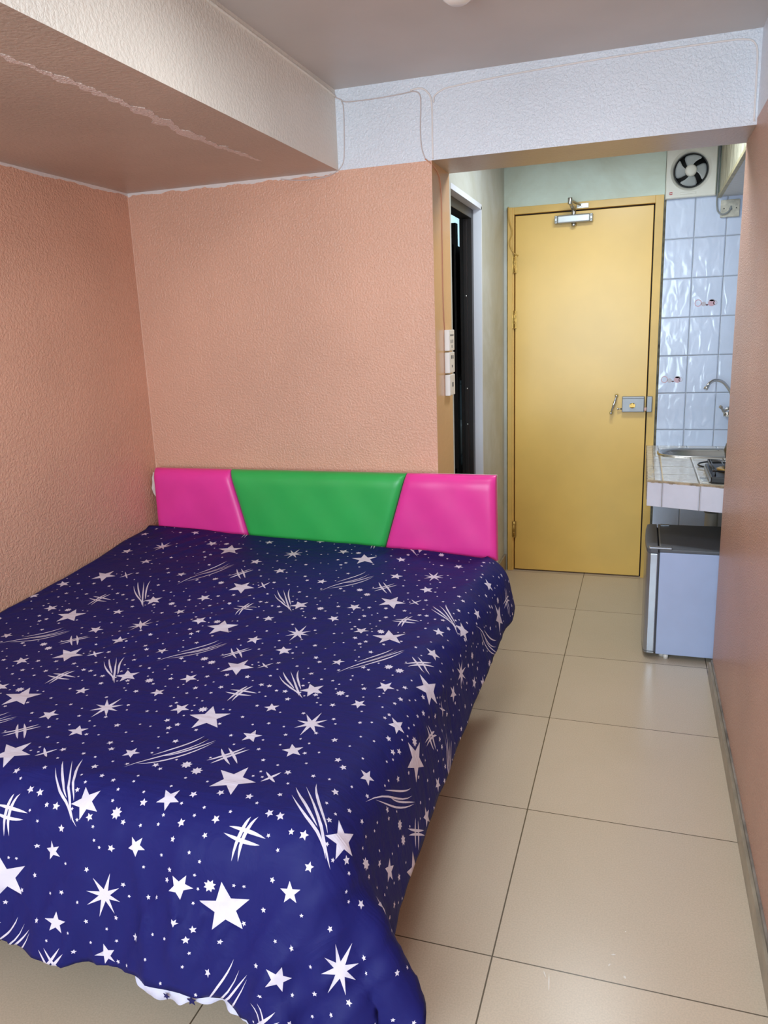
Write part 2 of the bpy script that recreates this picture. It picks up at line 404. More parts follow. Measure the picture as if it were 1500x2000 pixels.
# entrance passage
b = bmesh.new()
box(b, XO - 0.10, XO, YB2, 3.262, 0, ZC); box(b, XO - 0.10, XO, 3.90, YD, 0, ZC); box(b, XO - 0.10, XO, 3.262, 3.90, 2.035, ZC)
box(b, XO, -0.753, YD - 0.008, YD, 0, 2.10)
struct(obj('wall_passage', b, 'hall_grey'), 'stained grey plaster wall between bathroom opening and entrance door')
b = bmesh.new()
box(b, XO - 0.0005, XO + 0.0012, 3.855, 3.902, 0.0, 2.04)
box(b, XO - 0.037, XO + 0.001, 3.8985, 3.9012, 0, 2.036); box(b, XO - 0.037, XO + 0.001, 3.262, 3.90, 2.0335, 2.0365)
b.free()
b = bmesh.new()
box(b, XO - 0.038, XO + 0.0015, 3.888, 3.9045, 0, 2.035); box(b, XO - 0.038, XO + 0.0015, 3.262, 3.9045, 2.022, 2.045)
struct(obj('trim_6', b, 'hall_trim'), 'bluish white painted edge around the bathroom opening')
# door wall
b = bmesh.new()
box(b, -0.90, -0.735, YD, YD + 0.14, 0, 2.10); box(b, -0.90, 0.06, YD, YD + 0.14, 2.10, ZC)
box(b, 0.06, 1.25, YD, YD + 0.14, 0, ZC)
struct(obj('wall_entrance', b, 'hall_white'), 'grimy pale green plaster wall above the yellow entrance door')
b = bmesh.new(); box(b, 0.0865, 1.1, YD - 0.012, YD, 0, 2.083)
tiles = struct(obj('wall_kitchen', b, 'tiles'), 'white wavy glossy wall tiles right of the yellow door')
# small pink-and-grey cup pictures printed on two of the tiles (part of the tile surface)
M['decal_g'] = newmat('grey_tile_print', (186, 180, 190), 0.2); M['decal_p'] = newmat('pink_tile_print', (200, 164, 178), 0.2); M['decal_d'] = newmat('dark_tile_print', (96, 60, 70), 0.2)
def decal(x, z):
    b = bmesh.new(); y = YD - 0.0124
    def ring(cx, cz, rx, rz, w, mi, a0=0, a1=2 * PI, n=24):
        for k in range(n):
            a = a0 + (a1 - a0) * k / n; c = a0 + (a1 - a0) * (k + 1) / n
            vs = [b.verts.new((cx + r_ * math.cos(t) * rx, y, cz + r_ * math.sin(t) * rz)) for r_, t in ((1, a), (1, c), (1 - w, c), (1 - w, a))]
            b.faces.new(vs).material_index = mi
    ring(x + 0.018, z + 0.024, 0.018, 0.019, 0.25, 1); ring(x + 0.045, z + 0.018, 0.012, 0.012, 0.99, 0)
    ring(x + 0.062, z + 0.013, 0.007, 0.004, 0.99, 2); ring(x + 0.085, z + 0.022, 0.018, 0.017, 0.99, 1)
    ring(x + 0.085, z + 0.036, 0.013, 0.006, 0.99, 0); ring(x + 0.102, z + 0.022, 0.010, 0.012, 0.3, 0)
    return b
dk = obj('tile_print', decal(0.098, 1.128), ['decal_g', 'decal_p', 'decal_d'], tiles, recalc=False)
dk = obj('tile_print', decal(0.250, 1.528), ['decal_g', 'decal_p', 'decal_d'], tiles, recalc=False)
# grime line around the fan and next to the door frame
b = bmesh.new(); box(b, 0.0755, 0.0868, YD - 0.006, YD, 0.0, 2.083); box(b, 0.0768, 0.0785, YD - 0.002, YD, 2.083, 2.34); box(b, 0.0755, 0.34, YD - 0.006, YD, 2.336, ZC)
box(b, -0.753, -0.7482, YD - 0.010, YD, 0, 2.112)
struct(obj('trim_7', b, 'grime'))
# pale paint line in the corner behind the bed
M['corner_line'] = plaster('pale_corner_line', (236, 200, 178), 0.4, 0.03, 0.4, 0.002, 60)
b = bmesh.new(); box(b, XL, XL + 0.0022, YB - 0.0022, YB, 0.3, ZS - 0.01); struct(obj('trim_8', b, 'corner_line'))
b = bmesh.new(); box(b, 1.1, 1.25, 3.1, YD, 0, ZC); struct(obj('wall_kitchen_right', b, 'tiles'))
b = bmesh.new(); box(b, XR + 0.13, 1.25, 3.0, 3.1, 0, ZC); struct(obj('wall_kitchen_near', b, 'hall_white'))
# bathroom shell
b = bmesh.new(); box(b, -2.2, XO - 0.10, 5.2, 5.3, 0, ZC); box(b, -2.3, -2.2, YB2, 5.3, 0, ZC); box(b, -0.90, -0.75, YD + 0.14, 5.3, 0, ZC)
box(b, -2.2, XO - 0.1, YB2, YB2 + 0.02, 0, ZC)
struct(obj('wall_bathroom', b, 'bath_tiles'))
# baseboards
def skirting(name, dims, mat, label=None):
    b = bmesh.new(); box(b, *dims); return struct(obj(name, b, mat, None, 0.002), label)
b = bmesh.new(); box(b, XR - 0.014, XR + 0.001, YR, YB2 + 0.004, 0, 0.066, 0); box(b, XR - 0.006, XR + 0.001, YR, YB2 + 0.002, 0.066, 0.080, 1)
struct(obj('baseboard_right', b, ['skirt', 'skirt_dirty'], None, 0.0015), 'grimy grey brown tile skirting along the right wall')
skirting('baseboard_passage', (XO, XO + 0.012, 3.905, YD - 0.001, 0, 0.10), 'skirt', 'brown tile skirting left of the yellow door')

# ------------------------------------------------------------------ entrance door
d1 = struct(empty('door_1', (-0.34, YD, 0)), 'closed yellow painted entrance door with grey rim lock')
b = bmesh.new()
Y0, Y1 = YD - 0.012, YD + 0.10
box(b, -0.748, -0.712, Y0, Y1, 0, 2.112); box(b, 0.032, 0.074, Y0, Y1, 0, 2.112); box(b, -0.712, 0.032, Y0, Y1, 2.074, 2.112)
box(b, -0.748, -0.722, Y0 - 0.006, Y0, 0, 2.112)
obj('door_frame', b, 'yellow_frame', d1, 0.0015)
b = bmesh.new(); box(b, -0.712, -0.7065, YD + 0.03, Y1, 0, 2.08); box(b, 0.0255, 0.032, YD + 0.02, Y1, 0, 2.08); box(b, -0.712, 0.032, YD + 0.02, Y1, 2.0665, 2.074)
box(b, -0.712, 0.032, YD + 0.05, Y1, 0, 2.08)
obj('door_gap', b, 'dark', d1)
leaf = bx('door_leaf', 'yellow', d1, (-0.7065, 0.0252, YD - 0.002, YD + 0.042, 0.008, 2.066), 0.002)
# hinges
for z in (1.81, 1.505, 0.262):
    b = bmesh.new(); tube(b, [(-0.7095, Y0 - 0.004, z - 0.05), (-0.7095, Y0 - 0.004, z + 0.05)], 0.006, 10)
    for k in range(4): tube(b, [(-0.7095, Y0 - 0.004, z - 0.05 + 0.027 * k), (-0.7095, Y0 - 0.004, z - 0.046 + 0.027 * k)], 0.0072, 10)
    box(b, -0.722, -0.697, Y0 - 0.003, Y0 + 0.012, z - 0.048, z + 0.048)
    obj('hinge', b, 'brass', d1)
# rim lock
lk = bx('rim_lock', 'lock_grey', d1, (-0.103, 0.0165, YD - 0.030, YD - 0.001, 0.974, 1.062), 0.004, 3)
tag(lk, 'grey rim lock box with brass cylinder')
b = bmesh.new(); lathe(b, [(0, -0.014), (0.012, -0.014), (0.015, -0.010), (0.015, 0.0), (0, 0.0)], (-0.047, YD - 0.030, 1.012), 'Y', 20)
box(b, -0.062, -0.032, YD - 0.046, YD - 0.040, 1.004, 1.020); obj('lock_knob', b, 'brass', lk)
bx('lock_groove', 'gasket', lk, (-0.101, 0.0145, YD - 0.0312, YD - 0.030, 1.0495, 1.0515))
b = bmesh.new(); tube(b, [(-0.103, YD - 0.018, 0.992), (-0.125, YD - 0.018, 0.992)], 0.004); tube(b, [(-0.121, YD - 0.018, 0.992), (-0.128, YD - 0.018, 0.992)], 0.007); obj('lock_slide', b, 'chrome', lk)
bx('lock_bolt', 'chrome', lk, (0.0165, 0.030, YD - 0.024, YD - 0.010, 0.982, 1.000))
bx('strike_box', 'lock_grey', d1, (0.0285, 0.058, YD - 0.036, YD - 0.012, 0.974, 1.062), 0.004, 3)
# pull handle, tilted
b = bmesh.new()
A_ = Vector((-0.134, YD - 0.002, 1.066)); Z_ = Vector((-0.160, YD - 0.002, 0.970)); off = Vector((0, -0.032, 0))
for e in (A_, Z_):
    lathe(b, [(0, 0), (0.010, 0), (0.010, -0.006), (0.0065, -0.012), (0.006, -0.026), (0.0085, -0.034), (0.006, -0.042), (0, -0.044)], e, 'Y', 16)
tube(b, [A_ + off, A_.lerp(Z_, 0.25) + off * 1.1, A_.lerp(Z_, 0.5) + off * 1.15, A_.lerp(Z_, 0.75) + off * 1.1, Z_ + off], [0.0045, 0.006, 0.0068, 0.006, 0.0045], 12, smooth_n=4)
tag(obj('door_handle', b, 'chrome', d1), 'small tilted chrome pull handle')
# closer
cl = bx('door_closer', 'closer', d1, (-0.474, -0.298, YD - 0.052, YD - 0.003, 2.003, 2.046), 0.008, 3)
tag(cl, 'silver hydraulic closer body')
for x0, x1 in ((-0.487, -0.472), (-0.300, -0.285)):
    b = bmesh.new(); box(b, x0, x1, YD - 0.048, YD - 0.002, 2.004, 2.045)
    for zz in (2.014, 2.035): lathe(b, [(0, -0.003), (0.0045, -0.003), (0.0045, 0)], ((x0 + x1) / 2, YD - 0.048, zz), 'Y', 10)
    obj('end_cap', b, 'closer', cl, 0.003)
b = bmesh.new(); lathe(b, [(0.0, -0.018), (0.011, -0.018), (0.013, -0.012), (0.013, 0.0), (0, 0)], (-0.386, YD - 0.028, 2.003), 'Z', 16); obj('closer_spindle', b, 'steel', cl)
b = bmesh.new(); tube(b, [(-0.386, YD - 0.028, 2.044), (-0.386, YD - 0.028, 2.066)], 0.012)
box(b, -0.396, -0.378, YD - 0.036, YD - 0.022, 2.062, 2.070)
tube(b, [(-0.386, YD - 0.030, 2.068), (-0.396, YD - 0.150, 2.094)], 0.0095); tube(b, [(-0.396, YD - 0.150, 2.084), (-0.396, YD - 0.150, 2.116)], 0.012)
tube(b, [(-0.396, YD - 0.150, 2.106), (-0.350, YD - 0.018, 2.092)], 0.007)
box(b, -0.372, -0.310, YD - 0.019, YD - 0.0125, 2.078, 2.102); box(b, -0.362, -0.342, YD - 0.030, YD - 0.018, 2.083, 2.098)
obj('closer_arm', b, 'steel', cl, 0.001)
# yellow taped cable at the frame's upper left
b = bmesh.new(); tube(b, [(-0.744, YD - 0.022, 2.115), (-0.740, YD - 0.022, 2.05), (-0.722, YD - 0.024, 1.98), (-0.736, YD - 0.022, 1.93), (-0.725, YD - 0.022, 1.89), (-0.705, YD - 0.020, 1.862), (-0.690, YD - 0.010, 1.855)], 0.0035, 8, smooth_n=6)
tag(obj('cable', b, 'cable_yellow'), 'yellow painted cable looping down the upper left corner of the door frame', 'cable')

# ------------------------------------------------------------------ bathroom opening
d2 = struct(empty('door_2', (XO - 0.06, 3.6, 0)), 'black aluminium bathroom door frame standing open')
b = bmesh.new()
box(b, XO - 0.098, XO - 0.038, 3.846, 3.888, 0, 2.022); box(b, XO - 0.098, XO - 0.038, 3.262, 3.846, 1.980, 2.022); box(b, XO - 0.080, XO - 0.060, 3.836, 3.846, 0, 1.98)
obj('door_frame', b, 'black_alu', d2, 0.002)
b = bmesh.new()      # door leaf folded inwards, glazed, seen edge-on through the opening
x0, x1, y0, y1 = XO - 0.16, XO - 0.125, 3.88, 4.45
box(b, x0, x1, y0, y0 + 0.05, 0.02, 1.97); box(b, x0, x1, y1 - 0.05, y1, 0.02, 1.97)
for z0, z1 in ((0.02, 0.75), (1.22, 1.87)): box(b, x0 + .01, x1 - .01, y0, y1, z0, z1)
obj('door_leaf', b, 'black_alu', d2)
for z, in ((1.62,), (1.17,), (0.99,)):
    b = bmesh.new(); lathe(b, [(0, -0.003), (0.004, -0.003), (0.004, 0)], (XO - 0.066, 3.836, z), 'Y', 10); obj('screw', b, 'steel', d2)
# bathroom contents glimpsed in the gap
bw = struct(empty('window_2', (-1.25, 5.19, 1.9)), 'small frosted bathroom window')
bx('pane', 'frost', bw, (-1.5, -0.95, 5.185, 5.198, 1.93, 2.22))
b = bmesh.new(); box(b, -1.53, -0.92, 5.17, 5.2, 1.85, 1.93); box(b, -1.53, -0.92, 5.17, 5.2, 2.22, 2.26); box(b, -1.53, -1.5, 5.17, 5.2, 1.93, 2.22); obj('window_frame', b, 'black_alu', bw)
par = bx('shower_partition', 'black_alu', None, (-1.55, -0.93, 5.10, 5.13, 1.23, 1.83), 0.003)
tag(par, 'dark panel on the bathroom wall seen through the narrow door gap', 'panel')
ws = empty('wash_basin', (-1.25, 5.0, 0.75))
tag(ws, 'white wash basin glimpsed through the bathroom door gap', 'basin')
b = bmesh.new(); lathe(b, [(0.0, 0.60), (0.06, 0.62), (0.16, 0.70), (0.21, 0.80), (0.22, 0.86), (0.20, 0.86), (0.15, 0.78), (0, 0.72)], (-1.22, 4.95, 0.0), 'Z', 32); obj('bowl', b, 'porcelain', ws)
b = bmesh.new(); lathe(b, [(0.0, 0.0), (0.10, 0.0), (0.08, 0.1), (0.065, 0.55), (0.08, 0.62), (0, 0.63)], (-1.22, 4.97, 0.0), 'Z', 24); obj('pedestal', b, 'porcelain', ws)
sh = bx('bathroom_shelf', 'black_alu', None, (-1.5, -0.93, 5.08, 5.198, 1.13, 1.17), 0.003); tag(sh, 'thin dark shelf on the bathroom wall below the dark panel', 'shelf')

# ------------------------------------------------------------------ exhaust fan
fan = empty('exhaust_fan', (0.20, YD, 2.212)); tag(fan, 'white square wall exhaust fan with grey blades, above the tiles', 'fan')
cx, cz = 0.198, 2.214; fx0, fx1, fz0, fz1 = 0.079, 0.321, 2.083, 2.337; yf = YD - 0.045
b = bmesh.new(); seg = 48; Ro, Ri = 0.100, 0.082
sq = []; 
for k in range(seg):
    a = 2 * PI * k / seg; ca, sa = math.cos(a), math.sin(a); t = 1 / max(abs(ca), abs(sa))
    px_ = (fx0 + fx1) / 2 + (fx1 - fx0) / 2 * ca * t; pz_ = (fz0 + fz1) / 2 + (fz1 - fz0) / 2 * sa * t
    sq.append((px_, pz_))
rings = []
rings.append([b.verts.new((x, YD, z)) for x, z in sq]); rings.append([b.verts.new((x, yf + 0.004, z)) for x, z in sq])
rings.append([b.verts.new((cx + (x - cx) * 0.97, yf, cz + (z - cz) * 0.97)) for x, z in sq])
for r_, y_ in ((Ro, yf), (Ro - 0.004, yf + 0.004), (0.09, yf + 0.010), (Ri, yf + 0.024), (Ri - 0.002, yf + 0.04)):
    rings.append([b.verts.new((cx + r_ * math.cos(2 * PI * k / seg), y_, cz + r_ * math.sin(2 * PI * k / seg))) for k in range(seg)])
for i in range(len(rings) - 1):
    for k in range(seg):
        f = b.faces.new((rings[i][k], rings[i][(k + 1) % seg], rings[i + 1][(k + 1) % seg], rings[i + 1][k])); f.smooth = i > 3
obj('fan_housing', b, 'fan_white', fan)
b = bmesh.new(); lathe(b, [(0, 0.0), (0.081, 0.0), (0.081, -0.006), (0, -0.006)], (cx, YD - 0.004, cz), 'Y', 40); obj('fan_duct', b, 'dark', fan)
b = bmesh.new(); lathe(b, [(0.0785, -0.002), (0.0825, -0.002), (0.0825, -0.02), (0.0785, -0.02), (0.0785, -0.002)], (cx, yf + 0.032, cz), 'Y', 48); obj('fan_ring', b, 'black', fan)
b = bmesh.new(); lathe(b, [(0.0, -0.016), (0.018, -0.0155), (0.026, -0.012), (0.029, -0.004), (0.029, 0.014), (0, 0.014)], (cx, yf + 0.018, cz), 'Y', 32); obj('fan_hub', b, 'fan_white', fan)
for k in range(4):
    b = bmesh.new(); a0 = math.radians(100 + 90 * k); R1, R0 = 0.076, 0.026; nr, na = 7, 8; g = []
    for i in range(nr):
        rr = R0 + (R1 - R0) * i / (nr - 1); wd = math.radians(28 + 8 * i / (nr - 1)) * (1.0 if i < nr - 1 else 0.86); sw = math.radians(-20 * i / (nr - 1))
        row = []
        for j in range(na):
            t = j / (na - 1) * 2 - 1; a = a0 + sw + wd * t
            row.append(b.verts.new((cx + rr * math.cos(a), yf + 0.020 + 0.010 * t, cz + rr * math.sin(a))))
        g.append(row)
    for i in range(nr - 1):
        for j in range(na - 1): b.faces.new((g[i][j], g[i + 1][j], g[i + 1][j + 1], g[i][j + 1])).smooth = True
    o = obj('fan_blade', b, 'fan_grey', fan); md = o.modifiers.new('solid', 'SOLIDIFY'); md.thickness = 0.0015
bd = bx('badge', 'red', fan, (0.0985, 0.1125, yf - 0.0012, yf + 0.003, 2.101, 2.1145))
b = bmesh.new()
for x_ in (0.1015, 0.1050, 0.1082): box(b, x_, x_ + 0.0022, yf - 0.0016, yf - 0.001, 2.105, 2.1105)
obj('badge_mark', b, 'white_plastic', bd)
bx('pull_tab', 'fan_white', fan, (0.150, 0.228, yf - 0.003, yf + 0.002, 2.098, 2.110), 0.002)

# ------------------------------------------------------------------ overhead box above the sink
oh = empty('overhead_cabinet', (0.6, 4.0, 2.08)); tag(oh, 'pale streaked boxed unit with ribbed underside hanging above the sink', 'cabinet')
bx('side_panel', 'overhead', oh, (0.340, 0.352, 3.30, YD - 0.013, 2.088, ZC - 0.001))
bx('edge_strip', 'edge_strip', oh, (0.334, 0.352, 3.30, YD - 0.013, 2.072, 2.090), 0.002)
bx('bottom_panel', 'ribs', oh, (0.352, 1.09, 3.30, YD - 0.013, 2.076, 2.086))
bx('front_panel', 'overhead', oh, (0.352, 1.09, 3.30, 3.312, 2.086, ZC - 0.001))
# cable outlet below it
so = empty('outlet_plate', (0.395, YD - 0.012, 2.015)); tag(so, 'square grimy cable outlet plate on the tiles below the ribbed overhead unit', 'outlet')
b = bmesh.new(); box(b, 0.350, 0.440, YD - 0.030, YD - 0.0125, 1.973, 2.058); obj('plate', b, 'old_plastic', so, 0.003)
for x_ in (0.366, 0.424):
    b = bmesh.new(); lathe(b, [(0, -0.001), (0.003, -0.001), (0.003, 0.001)], (x_, YD - 0.030, 2.015), 'Y', 10); obj('screw', b, 'black', so)
b = bmesh.new(); lathe(b, [(0, -0.006), (0.007, -0.006), (0.008, 0.001)], (0.397, YD - 0.030, 2.012), 'Y', 14); obj('cable_grommet', b, 'cable_grey', so)
b = bmesh.new(); tube(b, [(0.3325, YD - 0.020, 2.32), (0.331, YD - 0.022, 2.20), (0.330, YD - 0.026, 2.08), (0.330, YD - 0.030, 2.04), (0.337, YD - 0.034, 2.005), (0.357, YD - 0.038, 1.988), (0.380, YD - 0.040, 1.993), (0.397, YD - 0.034, 2.012), (0.398, YD - 0.031, 2.026)], 0.004, 10, smooth_n=6)
tag(obj('cable', b, 'cable_grey'), 'grey cable curving from the exhaust fan to the square outlet plate', 'cable')

# ------------------------------------------------------------------ surface boxes on the pillar edge
def wallbox(name, z0, z1, label, cat, holes):
    t = empty(name, (XO, 3.15, z0)); tag(t, label, cat, None)
    bx('housing', 'white_plastic', t, (XO, XO + 0.022, 3.108, 3.196, z0, z1), 0.003)
    for (yy, zz, w, h) in holes:
        bx('slot' if w < 0.02 else 'rocker', 'gasket' if w < 0.02 else 'old_plastic', t, (XO + 0.0215, XO + 0.0228, yy - w / 2, yy + w / 2, zz - h / 2, zz + h / 2))
wallbox('wall_socket', 1.378, 1.462, 'topmost white socket box on the pillar edge, full of slots', 'socket', [(3.13, 1.44, .012, .006), (3.15, 1.44, .012, .006), (3.17, 1.44, .012, .006), (3.135, 1.415, .008, .014), (3.165, 1.415, .008, .014), (3.15, 1.395, .008, .012)])
wallbox('wall_socket', 1.288, 1.372, 'middle white socket box on the pillar edge, between two other boxes', 'socket', [(3.14, 1.352, .012, .014), (3.165, 1.352, .012, .014), (3.15, 1.315, .010, .010)])
wallbox('wall_switch', 1.196, 1.282, 'lowest white box on the pillar edge with one small dark button', 'switch', [(3.155, 1.240, .018, .018)])

# ------------------------------------------------------------------ painted-over cables
def cable(pts, r, mat, label):
    b = bmesh.new(); tube(b, pts, r, 8, smooth_n=6); tag(obj('cable', b, mat), label, 'cable')
yc = YB - 0.0015
cable([(XBM + 0.0, yc, 2.332), (-1.12, yc, 2.322), (-1.09, yc, 2.310), (-0.97, yc, 2.308), (-0.87, yc, 2.312), (-0.83, yc, 2.314), (-0.81, yc, 2.302), (-0.806, yc, 2.27), (-0.810, yc, 2.18), (-0.806, yc, 2.12), (-0.795, yc, 2.085)], 0.0022, 'cable_white', 'thin painted cable from the beam corner across the header, then down it')
cable([(-0.795, yc, 2.082), (-0.775, yc, 2.066), (XO + 0.0015, YB + 0.03, 2.056), (XO + 0.0015, 3.05, 2.045), (XO + 0.0015, 3.085, 2.02), (XO + 0.0015, 3.10, 1.96), (XO + 0.0015, 3.098, 1.74), (XO + 0.0015, 3.10, 1.55), (XO + 0.0015, 3.115, 1.462)], 0.0022, 'cable_orange', 'thin orange painted cable down the glossy pillar edge to the socket boxes')
cable([(-1.115, yc, 2.315), (-1.108, yc, 2.29), (-1.110, yc, 2.20), (-1.114, yc, 2.13), (-1.122, yc, 2.095), (-1.150, yc, 2.070), (-1.20, yc, 2.056), (-1.27, yc, 2.052), (-1.34, yc, 2.058), (-1.385, yc, 2.066)], 0.002, 'cable_white', 'thin painted cable dropping beside the beam corner and curling onto the orange wall')
cable([(-0.845, yc, 2.319), (-0.810, yc, 2.322), (-0.785, yc, 2.310), (-0.768, yc, 2.285), (-0.764, yc, 2.24), (-0.765, yc, 2.15), (-0.765, yc, 2.078)], 0.0032, 'white_line', 'white painted cable dropping down the header above the pillar edge')
cable([(-0.757, yc - 0.003, 2.268), (-0.754, yc - 0.003, 2.288), (-0.725, yc, 2.306), (-0.68, yc, 2.313), (-0.47, yc, 2.325), (-0.13, yc, 2.334), (0.19, yc, 2.334), (0.27, yc, 2.331), (0.300, yc, 2.318), (0.311, yc, 2.285), (0.313, yc, 2.20), (0.314, yc, 2.085)], 0.003, 'white_line', 'long white painted cable running along the top of the header to the right wall')
cable([(XBM + 0.0015, 1.2, 2.340), (XBM + 0.0015, 1.9, 2.342), (XBM + 0.0015, 2.4, 2.340), (XBM + 0.0015, 2.8, 2.339), (XBM + 0.0015, YB - 0.002, 2.334)], 0.0045, 'cream', 'cream painted cable running along the top edge of the cream beam')

# ------------------------------------------------------------------ ceiling lamp (mostly above the frame)
cl_ = empty('ceiling_lamp', (-0.505, 2.29, ZC)); tag(cl_, 'round lamp fitting on the ceiling, cut off by the top of the picture', 'lamp')
b = bmesh.new(); lathe(b, [(0, 0), (0.058, 0), (0.058, -0.014), (0.048, -0.024), (0.03, -0.030), (0, -0.030)], (-0.470, 2.215, ZC), 'Z', 32); obj('lamp_base', b, 'holder', cl_)
b = bmesh.new(); lathe(b, [(0.0, -0.062), (0.026, -0.060), (0.040, -0.050), (0.043, -0.036), (0.036, -0.026), (0, -0.026)], (-0.497, 2.225, ZC), 'Z', 32); obj('lamp_glass', b, 'bulb', cl_)

# flat panels added above the two fill lights, both out of sight
b = bmesh.new(); box(b, -0.69, -0.15, 1.45, 1.99, 2.306, ZC - 0.001); struct(obj('added_panel_room', b, 'bulb', None, 0.004), 'added square panel above the bedroom fill light')
b = bmesh.new(); box(b, -0.34, 0.04, 3.41, 3.69, 2.334, ZC - 0.001); struct(obj('added_panel_passage', b, 'bulb', None, 0.003), 'added flat panel above the passage fill light')

# ------------------------------------------------------------------ counter, sink, tap
kc = empty('kitchen_counter', (0.6, 4.0, 0.7)); tag(kc, 'white tiled kitchen counter slab with worn tan edge beside the yellow door', 'counter')
fl = lambda x: 3.500 + (x - 0.042) * (3.408 - 3.500) / (0.334 - 0.042)
def quadslab(b, x0, x1, ya0, ya1, yb, z0, z1, mi=0): prism(b, [(x0, ya0), (x1, ya1), (x1, yb), (x0, yb)], z0, z1, mi)
b = bmesh.new()
SX0, SX1, SY0, SY1 = 0.115, 0.62, 4.165, 4.395
for (x0, x1, yf_, yb_) in ((0.040, SX0, None, YD - 0.013), (SX1, 1.098, None, YD - 0.013), (SX0, SX1, None, SY0), (SX0, SX1, SY1, YD - 0.013)):
    ya0 = fl(x0) + 0.006 if yf_ is None else yf_; ya1 = fl(x1) + 0.006 if yf_ is None else yf_
    quadslab(b, x0, x1, ya0, ya1, yb_, 0.70, 0.785)
obj('counter_top', b, 'counter_top', kc)
b = bmesh.new(); quadslab(b, 0.039, 1.098, fl(0.039) - 0.004, fl(1.098) - 0.004, fl(1.098) + 0.010, 0.672, 0.776)
b.free(); b = bmesh.new(); prism(b, [(0.039, fl(0.039) - 0.004), (1.098, fl(1.098) - 0.004), (1.098, fl(1.098) + 0.007), (0.039, fl(0.039) + 0.007)], 0.672, 0.779)
obj('front_apron', b, 'counter_tiles', kc, 0.0015)
b = bmesh.new()
rnd = random.Random(8)
for i in range(70):
    x0 = 0.038 + i * 0.015; z1 = 0.7865; z0 = 0.780 - rnd.random() * 0.003
    prism(b, [(x0, fl(x0) - 0.0055), (x0 + 0.0152, fl(x0 + .015) - 0.0055), (x0 + 0.0152, fl(x0) + 0.012), (x0, fl(x0) + 0.012)], z0, z1)
prism(b, [(0.036, 3.50), (0.040, 3.50), (0.040, YD - 0.014), (0.036, YD - 0.014)], 0.70, 0.787)
prism(b, [(0.066, 3.52), (0.069, 3.52), (0.069, YD - 0.014), (0.066, YD - 0.014)], 0.7845, 0.7862)
obj('worn_edge', b, 'chipped', kc)
# cables/brackets: two concrete brackets carry the slab out of sight
bx('support', 'hall_white', kc, (0.98, 1.09, 3.6, YD - 0.014, 0.0, 0.70))

sk = empty('sink', (0.36, 4.28, 0.785)); tag(sk, 'stainless steel sink basin let into the tiled counter', 'sink')
def superell(cx, cy, rx, ry, z, n=56, p=3.2):
    out = []
    for k in range(n):
        a = 2 * PI * k / n; c, s = math.cos(a), math.sin(a)
        out.append((cx + rx * math.copysign(abs(c) ** (2 / p), c), cy + ry * math.copysign(abs(s) ** (2 / p), s), z))
    return out
b = bmesh.new(); rings = []
for rx, ry, z in ((0.278, 0.142, 0.7855), (0.276, 0.140, 0.791), (0.268, 0.132, 0.7925), (0.256, 0.119, 0.789), (0.246, 0.110, 0.775), (0.232, 0.100, 0.66), (0.20, 0.08, 0.635), (0.03, 0.03, 0.630), (0.0, 0.0, 0.628)):
    rings.append([b.verts.new(q) for q in superell(0.367, 4.28, max(rx, 1e-4), max(ry, 1e-4), z)])
for i in range(len(rings) - 1):
    for k in range(56): b.faces.new((rings[i][k], rings[i][(k + 1) % 56], rings[i + 1][(k + 1) % 56], rings[i + 1][k])).smooth = True
obj('basin', b, 'steel', sk)
b = bmesh.new(); lathe(b, [(0, 0.002), (0.02, 0.004), (0.028, 0.0)], (0.367, 4.28, 0.632), 'Z', 20); obj('drain', b, 'chrome', sk)

tp = empty('tap', (0.45, YD - 0.012, 1.0)); tag(tp, 'chrome wall tap with swan neck spout above the sink, cut off by the pink wall', 'tap')
b = bmesh.new(); ty = 4.42
tube(b, [(0.455, ty, 0.985), (0.455, ty, 1.03), (0.448, ty, 1.075), (0.430, ty - .01, 1.110), (0.405, ty - .02, 1.140), (0.380, ty - .03, 1.153), (0.356, ty - .04, 1.154), (0.336, ty - .05, 1.142), (0.320, ty - .06, 1.120)], 0.0085, 14, smooth_n=5)
tube(b, [(0.326, ty - .056, 1.129), (0.314, ty - .064, 1.109)], 0.0108, 14); obj('spout', b, 'chrome', tp)
b = bmesh.new(); tube(b, [(0.455, YD - 0.012, 0.975), (0.455, YD - 0.03, 0.975)], 0.028, 20); tube(b, [(0.455, YD - 0.03, 0.975), (0.455, ty - 0.02, 0.975)], 0.018, 16)
tube(b, [(0.414, ty - 0.0, 0.975), (0.455, ty, 0.975)], [0.014, 0.018], 16); tube(b, [(0.455, ty, 0.972), (0.455, ty, 0.995)], 0.014, 14)
obj('tap_body', b, 'chrome', tp)
b = bmesh.new(); tube(b, [(0.420, ty - 0.004, 0.984), (0.408, ty - 0.012, 1.000), (0.400, ty - 0.018, 1.012), (0.394, ty - 0.022, 1.016)], [0.008, 0.006, 0.009, 0.008], 12, smooth_n=4); obj('tap_lever', b, 'steel', tp)
# drain pipe under the counter
dp = empty('drain_pipe', (0.375, 4.3, 0)); tag(dp, 'grey plastic drain pipe under the tiled counter behind the fridge', 'pipe')
b = bmesh.new(); tube(b, [(0.377, 4.3, 0.0), (0.377, 4.3, 0.60)], 0.033, 24); obj('pipe', b, 'pvc', dp)
b = bmesh.new(); tube(b, [(0.377, 4.3, 0.475), (0.377, 4.3, 0.63)], 0.038, 24); obj('coupling', b, 'pvc', dp)
b = bmesh.new(); tube(b, [(0.377, 4.3, 0.468), (0.377, 4.3, 0.476)], 0.0395, 24); obj('joint_ring', b, 'pvc_ring', dp)

